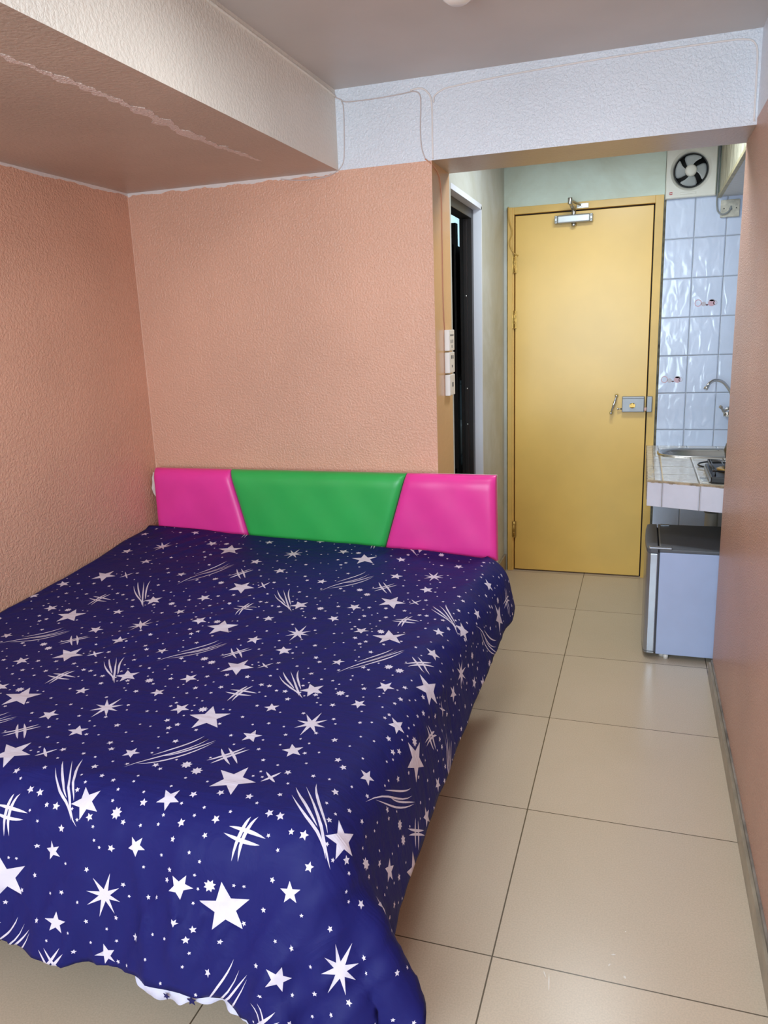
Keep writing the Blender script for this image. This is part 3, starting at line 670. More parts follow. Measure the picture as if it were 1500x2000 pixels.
# ------------------------------------------------------------------ things on the counter (half hidden by the wall)
st = empty('hot_plate', (0.40, 3.6, 0.787)); tag(st, 'black tabletop cooker with metal grill on the counter, half hidden by the wall', 'cooker')
b = bmesh.new(); prism(b, [(0.292, 3.455), (0.60, 3.40), (0.60, 3.80), (0.292, 3.80)], 0.789, 0.815); obj('cooker_body', b, 'black', st, 0.004)
bx('cooker_front', 'lock_grey', st, (0.287, 0.293, 3.47, 3.79, 0.792, 0.806))
b = bmesh.new(); lathe(b, [(0.0, 0.0), (0.07, 0.0), (0.075, 0.008), (0.06, 0.012), (0, 0.010)], (0.40, 3.62, 0.815), 'Z', 28); obj('burner', b, 'brass', st)
b = bmesh.new()
for k in range(5): tube(b, [(0.31 + 0.045 * k, 3.48, 0.836), (0.31 + 0.045 * k, 3.77, 0.836)], 0.003, 8)
tube(b, [(0.30, 3.48, 0.836), (0.52, 3.48, 0.836), (0.52, 3.77, 0.836), (0.30, 3.77, 0.836), (0.30, 3.48, 0.836)], 0.0035, 8)
for x_, y_ in ((0.31, 3.48), (0.51, 3.48), (0.31, 3.77), (0.51, 3.77)): tube(b, [(x_, y_, 0.814), (x_, y_, 0.838)], 0.003, 8)
obj('pan_support', b, 'black', st)
pt = empty('cooking_pot', (0.44, 3.78, 0.84)); tag(pt, 'rounded black pot behind the cooker, only its left side showing past the wall', 'pot')
b = bmesh.new(); lathe(b, [(0.0, 0.0), (0.075, 0.002), (0.100, 0.025), (0.107, 0.06), (0.100, 0.085), (0.096, 0.085), (0.09, 0.03), (0, 0.01)], (0.462, 3.66, 0.8400), 'Z', 40); obj('pot_body', b, 'black', pt)
b = bmesh.new(); lathe(b, [(0.101, 0.085), (0.09, 0.098), (0.05, 0.110), (0.012, 0.114), (0.012, 0.122), (0.02, 0.130), (0, 0.134)], (0.462, 3.66, 0.8400), 'Z', 40); obj('lid', b, 'black', pt)
b = bmesh.new(); tube(b, [(0.36, 3.86, 0.793), (0.32, 3.82, 0.793), (0.285, 3.83, 0.794), (0.268, 3.87, 0.795), (0.280, 3.92, 0.796), (0.32, 3.95, 0.797), (0.37, 3.93, 0.80), (0.40, 3.88, 0.80), (0.35, 3.84, 0.803), (0.31, 3.86, 0.80), (0.33, 3.90, 0.80), (0.42, 3.90, 0.80), (0.50, 3.84, 0.796)], 0.0045, 8, smooth_n=6)
tag(obj('power_cord', b, 'black'), 'black cord looped on the counter between sink and cooker', 'cord')
b = bmesh.new(); box(b, 0.262, 0.284, 3.50, 3.512, 0.787, 0.790); box(b, 0.255, 0.284, 3.54, 3.552, 0.787, 0.790); box(b, 0.258, 0.284, 3.58, 3.592, 0.787, 0.790); box(b, 0.284, 0.2865, 3.49, 3.60, 0.787, 0.7905)
tag(obj('wire_rack', b, 'steel'), 'small flat metal rack lying left of the black cooker', 'rack')

# ------------------------------------------------------------------ fridge
fr = empty('mini_fridge', (0.3, 3.6, 0)); tag(fr, 'small silver grey fridge with dark top under the tiled counter', 'fridge')
FY0, FY1 = 3.385, 3.835
bx('cabinet', 'fridge', fr, (0.101, 0.56, FY0, FY1, 0.022, 0.492), 0.003)
bx('top_panel', 'fridge_top', fr, (0.099, 0.56, FY0 - 0.001, FY1 + 0.001, 0.492, 0.506), 0.003)
b = bmesh.new(); prof = [(0.094, FY0), (0.094, FY1), (0.062, FY1), (0.050, FY1 - 0.012), (0.043, FY1 - 0.10), (0.040, (FY0 + FY1) / 2), (0.043, FY0 + 0.10), (0.047, FY0 + 0.03), (0.053, FY0 + 0.010), (0.064, FY0 + 0.001)]
prism(b, prof[::-1], 0.030, 0.486)
fd = obj('door', b, 'fridge_door', fr, 0.004, 3)
b = bmesh.new(); prism(b, prof[::-1], 0.486, 0.506); obj('door_cap', b, 'fridge_top', fd, 0.003)
b = bmesh.new(); prism(b, prof[::-1], 0.022, 0.030); obj('door_bottom_cap', b, 'lock_grey', fd, 0.002)
bx('gasket', 'gasket', fr, (0.094, 0.101, FY0 + 0.004, FY1 - 0.004, 0.03, 0.49))
b = bmesh.new(); box(b, 0.056, 0.150, FY0 - 0.002, FY0 + 0.026, 0.506, 0.514); obj('hinge_cover', b, 'fridge_door', fr, 0.003)
bx('hinge_cover', 'fridge_door', fr, (0.110, 0.150, FY1 - 0.03, FY1 - 0.006, 0.506, 0.510), 0.001)
bx('top_trim', 'lock_grey', fr, (0.101, 0.106, FY0 + 0.03, FY1 - 0.03, 0.506, 0.508))
for x_, y_ in ((0.13, FY0 + 0.04), (0.13, FY1 - 0.04), (0.52, FY0 + 0.04), (0.52, FY1 - 0.04)):
    b = bmesh.new(); tube(b, [(x_, y_, 0.0), (x_, y_, 0.024)], 0.014, 16); obj('foot', b, 'white_plastic', fr)
b = bmesh.new(); tube(b, [(0.145, FY0 + 0.012, 0.0), (0.145, FY0 + 0.012, 0.022)], 0.011, 14); obj('foot', b, 'white_plastic', fr)

# ------------------------------------------------------------------ bed
bed = empty('bed', (-1.3, 2.0, 0)); tag(bed, 'double bed with pink and green padded headboard against the orange wall', 'bed')
hb = bx('headboard', 'board', bed, (-2.062, -0.524, 2.915, 2.945, 0.33, 0.902), 0.003)
tag(hb, 'white board carrying the padded vinyl panels')
def pad(quad, mat, name, D=0.050, n=34, m_=22, rl=False, rr=False):
    # quad: (x top-left, x top-right, x bottom-right, x bottom-left), z top 0.908, bottom 0.560
    b = bmesh.new(); zt, zb = 0.906, 0.562; g = []
    for j in range(m_ + 1):
        # denser near borders
        t = 0.5 - 0.5 * math.cos(PI * j / m_); z = zt + (zb - zt) * t
        xa = quad[0] + (quad[3] - quad[0]) * t; xb = quad[1] + (quad[2] - quad[1]) * t; row = []
        for i in range(n + 1):
            s = 0.5 - 0.5 * math.cos(PI * i / n); x = xa + (xb - xa) * s
            ds = min(x - xa, xb - x); dz = min(zt - z, z - zb)
            def prof(d, w):
                q = max(0.0, min(1.0, d / w)); return math.sqrt(max(0, 1 - (1 - q) ** 2))
            wx = 0.034; hgt = min(1.0, 1.0) * (0.60 + 0.40 * prof(ds, wx)) * (0.35 + 0.65 * prof(dz, 0.05)) if True else 0
            pull = 0.0025 * math.sin(x * 31 + 2) * math.sin(z * 23) * prof(ds, .1) * prof(dz, .1)
            y = 2.915 - D * hgt - pull
            row.append(b.verts.new((x, y, z)))
        g.append(row)
    for j in range(m_):
        for i in range(n): b.faces.new((g[j][i], g[j + 1][i], g[j + 1][i + 1], g[j][i + 1])).smooth = True
    rim = [g[0][i] for i in range(n + 1)] + [g[j][n] for j in range(1, m_ + 1)] + [g[m_][i] for i in range(n - 1, -1, -1)] + [g[j][0] for j in range(m_ - 1, 0, -1)]
    back = [b.verts.new((v.co.x, 2.915, v.co.z)) for v in rim]
    for k in range(len(rim)): b.faces.new((rim[k], rim[(k + 1) % len(rim)], back[(k + 1) % len(rim)], back[k]))
    return obj(name, b, mat, hb)
tag(pad((-2.062, -1.6795, -1.5925, -2.066), 'pink', 'headboard_pad'), 'left pink vinyl pad with scuffs')
tag(pad((-1.6785, -0.8835, -0.9905, -1.5915), 'green', 'headboard_pad'), 'bright green vinyl pad in the middle')
tag(pad((-0.8825, -0.522, -0.517, -0.9895), 'pink', 'headboard_pad'), 'right pink vinyl pad')
# torn backing sticking out at the left end
b = bmesh.new(); rnd = random.Random(4); prev = None
for k in range(15):
    t = k / 14; z = 0.885 - t * 0.17; w = 0.030 * math.sin(PI * min(1, t * 1.15 + .12)) ** 0.6 * (0.85 + 0.3 * rnd.random())
    q = [b.verts.new((-2.060, 2.905, z)), b.verts.new((-2.062 - w, 2.900, z)), b.verts.new((-2.062 - w, 2.93, z)), b.verts.new((-2.060, 2.93, z))]
    if prev:
        for j in range(4): b.faces.new((prev[j], prev[(j + 1) % 4], q[(j + 1) % 4], q[j]))
    else: b.faces.new(q)
    prev = q
b.faces.new(prev); tag(obj('torn_backing', b, 'foam', hb), 'torn white backing at the left end')
b = bmesh.new(); box(b, -2.07, -0.60, 1.30, 2.86, 0.16, 0.30); obj('bed_base', b, 'frame_dark', bed, 0.004)
for x_ in (-2.02, -0.66):
    for y_ in (1.36, 2.78): bx('leg', 'frame_dark', bed, (x_ - 0.03, x_ + 0.03, y_ - 0.03, y_ + 0.03, 0, 0.16))
mt_ = bx('mattress', 'mattress', bed, (-2.085, -0.570, 1.20, 2.845, 0.30, 0.510), 0.05, 4)

# ------------------------------------------------------------------ duvet cover: draped cloth surface, star print cut into the mesh
# steps between neighbouring cloth points, in quarter millimetres
CLOTH_STEPS = [
-8380,11400,2601,0,-98,-43,0,-99,-10,0,-99,-9,0,-98,-5,0,-98,-6,0,-99,-5,0,-99,-6,0,-98,-12,0,-98,-15,0,-99,-15,0,-99,-15,0,-98,-14,0,-98,-15,0,-99,-15,0,-99,-15,0,-98,-15,0,-98,-15,0,-99,-15,0,-98,-15,0,-99,-15,0,-98,-15,0,-99,-15,0,-99,-15,0,-98,-15,0,-98,-15,0,-99,-15,0,-99,-14,0,-98,-15,0,-98,-15,0,-99,-15,0,-99,-14,0,-98,-15,0,-98,-14,0,-99,-15,0,-98,-14,0,-99,-14,0,-98,-6,0,-99,-5,0,-99,-6,0,-98,-6,0,-99,-6,0,-98,-6,0,-99,-6,0,-98,-6,0,-98,-6,0,-99,-6,0,-99,-6,0,-98,-6,0,-98,-6,0,-99,-5,0,-99,-6,0,-98,-6,0,-98,-6,0,-99,-6,0,-98,-6,0,-99,-5,0,-98,-5,0,-99,-5,0,-99,-5,0,-98,-5,0,-98,-4,0,-99,-5,0,-99,-5,0,-98,-5,0,-98,-5,0,-99,-5,0,-99,-5,0,-98,-5,0,-98,-5,0,-99,-5,0,-99,-5,0,-98,-5,0,-99,-5,0,-98,-4,0,-99,-5,0,-98,-1,0,-98,0,0,-99,0,0,-99,0,0,-98,0,
-8281,11400,2606,0,-95,-35,1,-101,-11,0,-100,-7,0,-99,-8,0,-99,-7,1,-99,-8,0,-99,-9,0,-99,-9,-1,-99,-9,-1,-99,-9,-1,-100,-9,-1,-99,-10,-2,-99,-9,-1,-100,-9,-2,-99,-11,-2,-99,-10,-2,-99,-11,-3,-99,-10,-2,-99,-11,-3,-99,-10,-3,-99,-11,-3,-99,-11,-3,-99,-10,-3,-98,-11,-4,-99,-10,-4,-99,-11,-4,-98,-8,-5,-99,-9,-5,-98,-8,-4,-99,-9,-4,-98,-8,-3,-98,-8,-3,-98,-8,-3,-98,-8,-2,-98,-8,-1,-98,-8,0,-97,-8,-1,-98,-8,0,-99,-5,-1,-98,-3,-1,-99,-3,-1,-98,-3,-1,-98,-2,-1,-99,-3,0,-98,-2,-1,-99,-3,-1,-98,-2,-1,-99,-2,0,-98,-2,-1,-99,-3,-1,-98,-2,0,-99,-2,-1,-98,-1,0,-99,-2,-1,-99,-2,0,-98,0,-1,-99,-1,0,-98,0,-1,-99,0,0,-99,-1,-1,-99,0,0,-100,0,0,-100,0,0,-101,0,0,-103,0,0,-107,-1,-1,-156,-36,3,-106,-73,25,-59,-70,54,-50,-80,1,-89,-58,-17,-95,-38,-18,-97,-22,-8,-99,-12,9,-99,1,10,-99,4,8,-98,5,2,-98,-2,1,-97,-2,5,-95,-3,
-8182,11400,2606,0,-95,-36,1,-100,-10,1,-101,-7,1,-100,-8,0,-99,-7,1,-100,-8,0,-100,-9,0,-99,-9,-1,-100,-9,0,-99,-9,-1,-100,-10,-1,-99,-9,-1,-100,-10,-1,-99,-9,-2,-100,-11,-2,-99,-10,-1,-99,-11,-2,-100,-10,-2,-99,-11,-3,-99,-10,-2,-99,-11,-3,-100,-10,-3,-99,-10,-3,-99,-11,-3,-99,-10,-4,-99,-10,-4,-99,-9,-4,-98,-9,-4,-99,-9,-4,-99,-9,-4,-98,-9,-4,-99,-8,-3,-98,-8,-3,-98,-8,-2,-98,-8,-2,-99,-8,-1,-98,-8,0,-98,-8,-1,-99,-5,-1,-98,-3,-2,-99,-3,-1,-99,-2,-2,-98,-3,-1,-99,-2,-1,-99,-3,-2,-99,-2,-1,-98,-3,-2,-99,-2,-1,-99,-2,-2,-99,-2,-2,-99,-2,-1,-99,-2,-2,-99,-2,-2,-98,-2,-1,-100,-1,-2,-99,0,-2,-99,0,-2,-99,-1,-2,-100,0,-2,-100,0,-3,-101,0,-2,-101,0,-2,-102,-1,-3,-104,0,-2,-106,0,-2,-111,-3,6,-112,-32,17,-90,-61,21,-91,-48,23,-90,-51,15,-81,-62,3,-80,-62,-9,-79,-60,-27,-74,-64,0,-99,-14,15,-98,7,9,-98,1,2,-98,-6,4,-96,-6,9,-95,-5,
-8082,11400,2603,0,-95,-33,1,-101,-10,1,-101,-7,1,-100,-8,1,-100,-7,0,-100,-8,1,-100,-9,0,-100,-9,0,-100,-10,-1,-100,-9,0,-100,-9,-1,-99,-10,-1,-100,-9,-1,-100,-10,-1,-99,-10,-2,-100,-11,-1,-99,-11,-2,-100,-10,-2,-99,-11,-2,-100,-11,-3,-99,-10,-2,-100,-11,-3,-99,-11,-2,-99,-10,-3,-99,-11,-4,-99,-10,-3,-100,-9,-4,-99,-9,-4,-99,-8,-3,-99,-9,-4,-98,-8,-3,-99,-9,-3,-99,-8,-3,-98,-8,-2,-99,-8,-2,-98,-8,-1,-99,-8,0,-99,-8,-1,-99,-4,-1,-99,-3,-1,-99,-3,-2,-99,-3,-1,-99,-2,-1,-99,-3,-2,-99,-2,-1,-99,-3,-2,-99,-2,-1,-100,-2,-1,-99,-2,-2,-99,-2,-2,-99,-2,-1,-100,-2,-2,-99,-2,-1,-100,-2,-2,-100,-1,-2,-100,0,-2,-100,0,-2,-100,-1,-2,-100,0,-3,-101,0,-2,-102,0,-3,-102,0,-2,-102,0,-3,-104,0,-2,-104,0,0,-106,-5,5,-101,-33,12,-86,-60,12,-74,-74,11,-74,-70,18,-86,-55,-1,-77,-68,-25,-68,-75,-12,-87,-53,6,-101,-14,12,-100,-1,6,-99,-8,3,-97,-11,6,-97,-9,11,-95,-8,
-7983,11400,2600,0,-96,-31,2,-101,-9,1,-101,-8,1,-100,-7,1,-101,-8,1,-100,-8,0,-100,-9,1,-101,-9,0,-100,-9,0,-100,-10,-1,-100,-9,0,-100,-9,-1,-100,-10,-1,-100,-10,-1,-100,-10,-1,-99,-11,-2,-100,-11,-1,-100,-10,-2,-100,-11,-2,-99,-11,-2,-100,-10,-2,-99,-11,-3,-100,-11,-2,-99,-10,-3,-100,-11,-3,-99,-10,-3,-100,-9,-4,-99,-8,-3,-99,-9,-3,-99,-8,-3,-100,-8,-3,-99,-9,-3,-99,-8,-3,-98,-8,-2,-99,-8,-1,-99,-8,-1,-99,-8,-1,-99,-7,-1,-100,-4,-1,-99,-3,-1,-99,-3,-2,-100,-3,-1,-99,-3,-1,-100,-2,-2,-99,-3,-1,-100,-2,-2,-99,-2,-1,-100,-3,-2,-99,-2,-1,-100,-2,-2,-100,-2,-1,-100,-2,-2,-100,-2,-2,-100,-1,-2,-100,-1,-2,-100,0,-2,-101,-1,-3,-101,0,-2,-101,0,-2,-101,-1,-3,-102,0,-3,-102,0,-2,-102,0,-3,-103,0,-1,-103,0,0,-103,-8,5,-98,-37,9,-83,-62,9,-72,-74,4,-55,-89,-7,-55,-88,-4,-77,-69,-10,-82,-63,-3,-94,-42,6,-100,-19,6,-99,-14,4,-99,-15,4,-97,-15,7,-97,-12,12,-95,-10,
-7884,11400,2597,1,-97,-28,1,-101,-9,2,-101,-8,1,-101,-8,2,-100,-7,0,-101,-8,1,-101,-9,1,-100,-9,0,-100,-10,0,-101,-9,0,-100,-10,-1,-100,-9,0,-101,-10,-1,-100,-9,-1,-100,-11,-1,-100,-11,-1,-100,-11,-2,-100,-10,-1,-100,-11,-2,-99,-11,-2,-100,-11,-2,-100,-10,-2,-100,-11,-3,-99,-11,-2,-100,-11,-3,-100,-10,-3,-99,-9,-3,-100,-9,-3,-99,-8,-4,-100,-9,-3,-99,-8,-2,-100,-9,-3,-99,-8,-2,-99,-8,-2,-99,-8,-2,-100,-8,-1,-99,-8,-1,-99,-8,-1,-100,-4,-1,-100,-3,-1,-99,-2,-1,-100,-3,-2,-100,-3,-1,-100,-2,-1,-99,-3,-2,-100,-2,-1,-100,-3,-2,-100,-2,-1,-100,-2,-2,-100,-2,-1,-100,-2,-2,-101,-2,-2,-100,-1,-2,-100,-2,-2,-101,0,-2,-101,-1,-2,-101,0,-3,-101,0,-2,-101,0,-3,-102,0,-3,-102,0,-2,-102,0,-3,-102,0,-2,-102,1,-1,-103,0,0,-102,-12,4,-96,-41,5,-82,-64,6,-70,-78,2,-51,-91,-8,-36,-99,-10,-68,-79,-6,-85,-59,-4,-92,-45,2,-97,-31,3,-98,-24,3,-98,-20,5,-97,-18,7,-96,-16,14,-95,-12,
-7785,11400,2593,1,-98,-25,2,-101,-9,2,-101,-7,2,-101,-8,1,-101,-8,1,-101,-8,1,-101,-9,1,-100,-9,0,-101,-9,0,-101,-10,0,-100,-9,0,-101,-10,-1,-100,-10,0,-101,-9,-1,-100,-11,-1,-100,-11,-1,-100,-11,-1,-100,-10,-2,-100,-11,-1,-101,-11,-2,-100,-11,-2,-100,-11,-2,-99,-10,-2,-100,-11,-3,-100,-11,-2,-100,-10,-3,-100,-9,-3,-100,-9,-3,-100,-9,-3,-99,-8,-2,-100,-9,-3,-100,-8,-2,-99,-8,-3,-100,-9,-1,-99,-8,-2,-100,-8,-1,-100,-8,-1,-99,-7,-1,-100,-4,-1,-100,-3,-1,-100,-3,-2,-100,-2,-1,-100,-3,-1,-100,-2,-2,-101,-3,-1,-100,-2,-2,-100,-3,-1,-100,-2,-2,-101,-2,-1,-100,-2,-2,-101,-2,-2,-100,-1,-2,-101,-2,-2,-101,-1,-2,-101,-1,-2,-101,0,-2,-101,0,-3,-101,0,-3,-102,0,-2,-102,0,-3,-101,0,-3,-103,0,-2,-102,0,-2,-102,0,-2,-103,1,0,-102,-17,2,-93,-45,4,-80,-67,2,-67,-80,0,-48,-93,-7,-36,-97,-10,-57,-86,-9,-76,-69,-6,-87,-53,-2,-93,-40,2,-96,-30,3,-97,-24,4,-96,-23,8,-96,-20,13,-94,-15,
-7686,11400,2590,1,-99,-22,3,-101,-9,2,-101,-8,2,-102,-8,1,-101,-8,2,-101,-7,1,-101,-10,0,-101,-9,1,-101,-9,0,-100,-10,1,-101,-9,-1,-101,-10,0,-101,-9,0,-100,-10,-1,-101,-11,-1,-100,-11,-1,-101,-11,-1,-100,-10,-1,-100,-11,-1,-101,-11,-2,-100,-11,-2,-100,-11,-2,-100,-11,-2,-100,-10,-2,-100,-11,-2,-100,-11,-3,-101,-8,-3,-100,-9,-2,-100,-9,-3,-100,-8,-2,-100,-9,-3,-100,-8,-2,-100,-9,-2,-99,-8,-2,-100,-8,-1,-100,-8,-2,-100,-8,-1,-100,-7,-1,-100,-4,-1,-101,-3,-1,-100,-2,-1,-100,-3,-1,-101,-3,-2,-100,-2,-1,-101,-3,-1,-100,-2,-2,-101,-2,-1,-100,-3,-2,-101,-2,-2,-101,-2,-2,-100,-1,-1,-101,-2,-2,-101,-2,-2,-101,-1,-3,-102,0,-2,-101,0,-3,-101,-1,-2,-102,0,-3,-102,0,-3,-102,1,-2,-102,0,-3,-102,0,-3,-102,0,-2,-102,0,-1,-103,0,-1,-102,-21,1,-91,-50,1,-78,-69,1,-65,-82,-2,-44,-94,-7,-32,-98,-10,-51,-89,-11,-68,-76,-8,-81,-62,-4,-90,-47,-1,-93,-37,2,-95,-31,4,-95,-27,7,-95,-24,14,-94,-19,
-7586,11400,2587,1,-99,-20,2,-102,-9,3,-102,-8,2,-101,-7,1,-101,-8,2,-102,-8,1,-101,-9,1,-101,-10,1,-101,-9,1,-101,-10,0,-101,-9,0,-101,-10,0,-101,-9,0,-101,-10,-1,-101,-11,-1,-100,-11,0,-101,-11,-1,-100,-10,-1,-101,-11,-2,-100,-11,-1,-101,-11,-2,-100,-11,-1,-101,-11,-2,-100,-11,-2,-100,-10,-3,-101,-11,-2,-100,-9,-2,-101,-8,-3,-100,-9,-2,-100,-8,-3,-100,-9,-2,-101,-8,-2,-100,-9,-2,-100,-8,-1,-100,-8,-2,-100,-8,-1,-100,-8,-1,-101,-7,-1,-100,-3,-1,-101,-3,-2,-101,-3,-1,-100,-3,-1,-101,-3,-1,-101,-2,-2,-100,-3,-1,-101,-2,-1,-101,-2,-2,-101,-2,-2,-101,-2,-1,-101,-2,-2,-101,-2,-2,-101,-2,-2,-101,-1,-2,-102,-1,-3,-101,-1,-2,-102,0,-2,-101,0,-3,-102,0,-3,-102,0,-3,-102,0,-3,-102,1,-2,-103,0,-3,-102,0,-3,-103,0,-1,-103,-2,-2,-100,-26,0,-89,-53,0,-77,-71,-1,-61,-84,-3,-40,-95,-8,-32,-98,-10,-45,-92,-11,-61,-81,-10,-75,-69,-7,-84,-56,-3,-90,-44,1,-93,-37,3,-93,-32,6,-94,-28,13,-94,-22,
-7487,11400,2584,1,-100,-18,3,-102,-9,3,-102,-8,2,-101,-7,2,-102,-8,1,-101,-8,2,-102,-9,1,-101,-10,1,-101,-9,1,-102,-10,0,-101,-9,0,-101,-10,0,-101,-9,0,-101,-10,0,-101,-11,0,-101,-11,-1,-101,-11,-1,-101,-10,-1,-101,-11,-1,-100,-11,-1,-101,-11,-2,-101,-11,-1,-100,-11,-2,-101,-11,-2,-100,-10,-2,-101,-11,-2,-101,-9,-2,-100,-8,-2,-101,-9,-3,-100,-8,-2,-101,-9,-2,-100,-8,-2,-101,-9,-2,-100,-8,-1,-101,-8,-1,-100,-8,-2,-101,-8,-1,-100,-6,-1,-101,-4,-1,-101,-3,-1,-101,-3,-1,-101,-2,-2,-101,-3,-1,-101,-3,-1,-101,-2,-2,-101,-2,-1,-101,-3,-2,-101,-2,-1,-101,-2,-2,-102,-2,-2,-101,-2,-2,-101,-1,-2,-102,-2,-2,-102,-1,-2,-101,0,-3,-102,0,-2,-102,0,-3,-102,0,-3,-102,0,-3,-102,0,-3,-103,0,-3,-102,1,-3,-103,0,-2,-102,0,-3,-104,-4,-1,-99,-30,-2,-87,-58,-1,-75,-72,-2,-58,-86,-5,-37,-97,-7,-29,-98,-10,-42,-93,-12,-55,-85,-11,-68,-75,-9,-78,-63,-5,-86,-52,-1,-91,-43,1,-91,-38,6,-93,-33,12,-93,-25,
-7388,11400,2581,2,-101,-16,3,-101,-9,2,-102,-8,3,-102,-7,2,-102,-8,2,-102,-8,1,-101,-10,2,-102,-9,1,-102,-9,1,-101,-10,0,-101,-9,1,-102,-10,0,-101,-9,0,-102,-10,0,-101,-11,0,-101,-11,-1,-101,-11,0,-101,-11,-1,-101,-10,-1,-101,-11,-1,-101,-11,-2,-101,-11,-1,-101,-11,-2,-101,-11,-1,-100,-11,-2,-101,-10,-2,-101,-8,-2,-101,-9,-2,-101,-9,-2,-101,-8,-2,-100,-9,-2,-101,-8,-2,-101,-9,-1,-100,-8,-2,-101,-8,-1,-101,-8,-1,-101,-8,-2,-101,-6,-1,-101,-3,-1,-101,-3,-1,-101,-3,-1,-101,-3,-1,-101,-3,-1,-102,-2,-2,-101,-3,-1,-101,-2,-2,-102,-2,-1,-101,-2,-2,-102,-2,-2,-101,-2,-1,-102,-2,-2,-101,-2,-3,-102,-1,-2,-102,-1,-2,-102,0,-3,-102,0,-2,-102,0,-3,-102,0,-3,-103,0,-3,-102,0,-3,-103,0,-3,-102,1,-3,-103,0,-3,-103,0,-3,-103,-7,-2,-98,-34,-2,-85,-62,-3,-73,-73,-3,-55,-88,-5,-33,-98,-8,-28,-99,-11,-38,-94,-11,-50,-88,-12,-62,-80,-10,-73,-69,-7,-82,-59,-4,-87,-49,0,-89,-44,5,-91,-38,10,-92,-29,
-7289,11400,2577,2,-101,-13,3,-102,-9,3,-102,-8,3,-102,-8,2,-102,-7,2,-102,-8,2,-102,-10,1,-102,-9,2,-102,-9,1,-101,-10,1,-102,-9,0,-102,-10,1,-101,-9,0,-102,-10,0,-101,-11,0,-101,-11,-1,-102,-11,0,-101,-11,-1,-101,-11,-1,-102,-10,-1,-101,-11,-1,-101,-11,-1,-101,-11,-1,-101,-11,-2,-101,-10,-2,-101,-10,-1,-101,-9,-2,-101,-9,-2,-101,-9,-2,-102,-8,-2,-101,-9,-1,-101,-8,-2,-101,-8,-1,-101,-9,-2,-101,-8,-1,-101,-8,-1,-101,-7,-1,-101,-6,-1,-101,-3,-1,-101,-3,-2,-102,-3,-1,-101,-3,-1,-102,-3,-1,-101,-2,-1,-102,-3,-2,-101,-2,-1,-102,-2,-2,-102,-2,-1,-102,-2,-2,-101,-2,-2,-102,-2,-2,-102,-2,-2,-102,-1,-3,-102,-1,-2,-102,0,-3,-103,0,-2,-102,0,-3,-102,0,-3,-103,0,-4,-102,0,-3,-103,0,-3,-103,1,-3,-103,0,-3,-103,0,-3,-103,-10,-3,-97,-39,-3,-83,-64,-3,-70,-76,-5,-53,-90,-6,-29,-98,-8,-27,-99,-10,-35,-96,-12,-46,-90,-12,-57,-84,-12,-67,-74,-8,-77,-65,-5,-82,-56,-2,-86,-50,3,-89,-42,9,-91,-34,
-7190,11400,2571,2,-102,-9,4,-102,-8,3,-102,-8,3,-102,-8,2,-102,-8,3,-103,-8,1,-102,-9,2,-102,-9,2,-102,-10,1,-102,-9,1,-101,-9,1,-102,-10,0,-102,-10,1,-102,-10,0,-101,-10,0,-102,-11,0,-102,-11,-1,-101,-11,0,-102,-11,-1,-101,-10,-1,-101,-11,-1,-102,-11,-1,-101,-11,-1,-101,-11,-1,-102,-10,-2,-101,-10,-1,-101,-9,-2,-102,-9,-2,-101,-8,-1,-101,-9,-2,-102,-8,-2,-101,-9,-1,-101,-8,-2,-101,-8,-1,-102,-8,-1,-101,-8,-1,-101,-8,-1,-102,-5,-1,-101,-4,-1,-102,-3,-1,-102,-2,-1,-101,-3,-2,-102,-3,-1,-102,-2,-1,-102,-3,-1,-101,-2,-2,-102,-2,-1,-102,-2,-2,-102,-2,-2,-102,-2,-2,-102,-2,-2,-102,-2,-2,-103,-1,-2,-102,-1,-3,-102,0,-3,-103,0,-2,-102,0,-3,-103,0,-4,-103,0,-3,-102,0,-3,-103,0,-4,-103,1,-3,-103,0,-3,-104,0,-4,-103,-14,-3,-95,-43,-4,-81,-66,-4,-68,-79,-5,-50,-91,-6,-26,-100,-9,-26,-99,-10,-33,-96,-12,-42,-92,-13,-52,-87,-12,-62,-79,-10,-71,-70,-7,-78,-62,-3,-83,-55,1,-86,-48,8,-89,-39,
-7090,11400,2562,2,-102,-2,4,-102,-8,3,-103,-7,3,-102,-8,3,-102,-8,2,-103,-8,2,-102,-9,2,-102,-10,1,-102,-9,2,-103,-9,1,-102,-10,1,-102,-9,1,-102,-10,0,-102,-10,1,-102,-10,0,-101,-11,0,-102,-11,0,-102,-11,-1,-102,-11,0,-101,-10,-1,-102,-11,-1,-102,-11,-1,-101,-11,-1,-102,-11,-1,-101,-10,-1,-102,-10,-2,-101,-9,-1,-102,-8,-2,-102,-9,-1,-101,-8,-2,-102,-9,-1,-101,-8,-2,-102,-9,-1,-101,-8,-1,-102,-8,-1,-101,-8,-1,-102,-7,-1,-102,-5,-1,-101,-3,-1,-102,-3,-1,-102,-3,-1,-102,-3,-1,-102,-3,-2,-102,-2,-1,-102,-3,-1,-102,-2,-2,-102,-2,-1,-102,-2,-2,-103,-2,-2,-102,-2,-2,-102,-2,-2,-102,-2,-2,-103,-1,-2,-102,-1,-3,-103,0,-3,-103,0,-2,-102,0,-4,-103,0,-3,-103,0,-3,-103,0,-4,-103,1,-3,-103,0,-4,-104,0,-3,-103,0,-4,-103,-18,-4,-94,-47,-4,-79,-68,-5,-66,-81,-6,-46,-93,-7,-24,-100,-8,-24,-100,-11,-31,-97,-12,-39,-93,-13,-48,-89,-12,-57,-83,-11,-65,-75,-8,-74,-68,-5,-79,-60,-1,-83,-54,6,-87,-44,
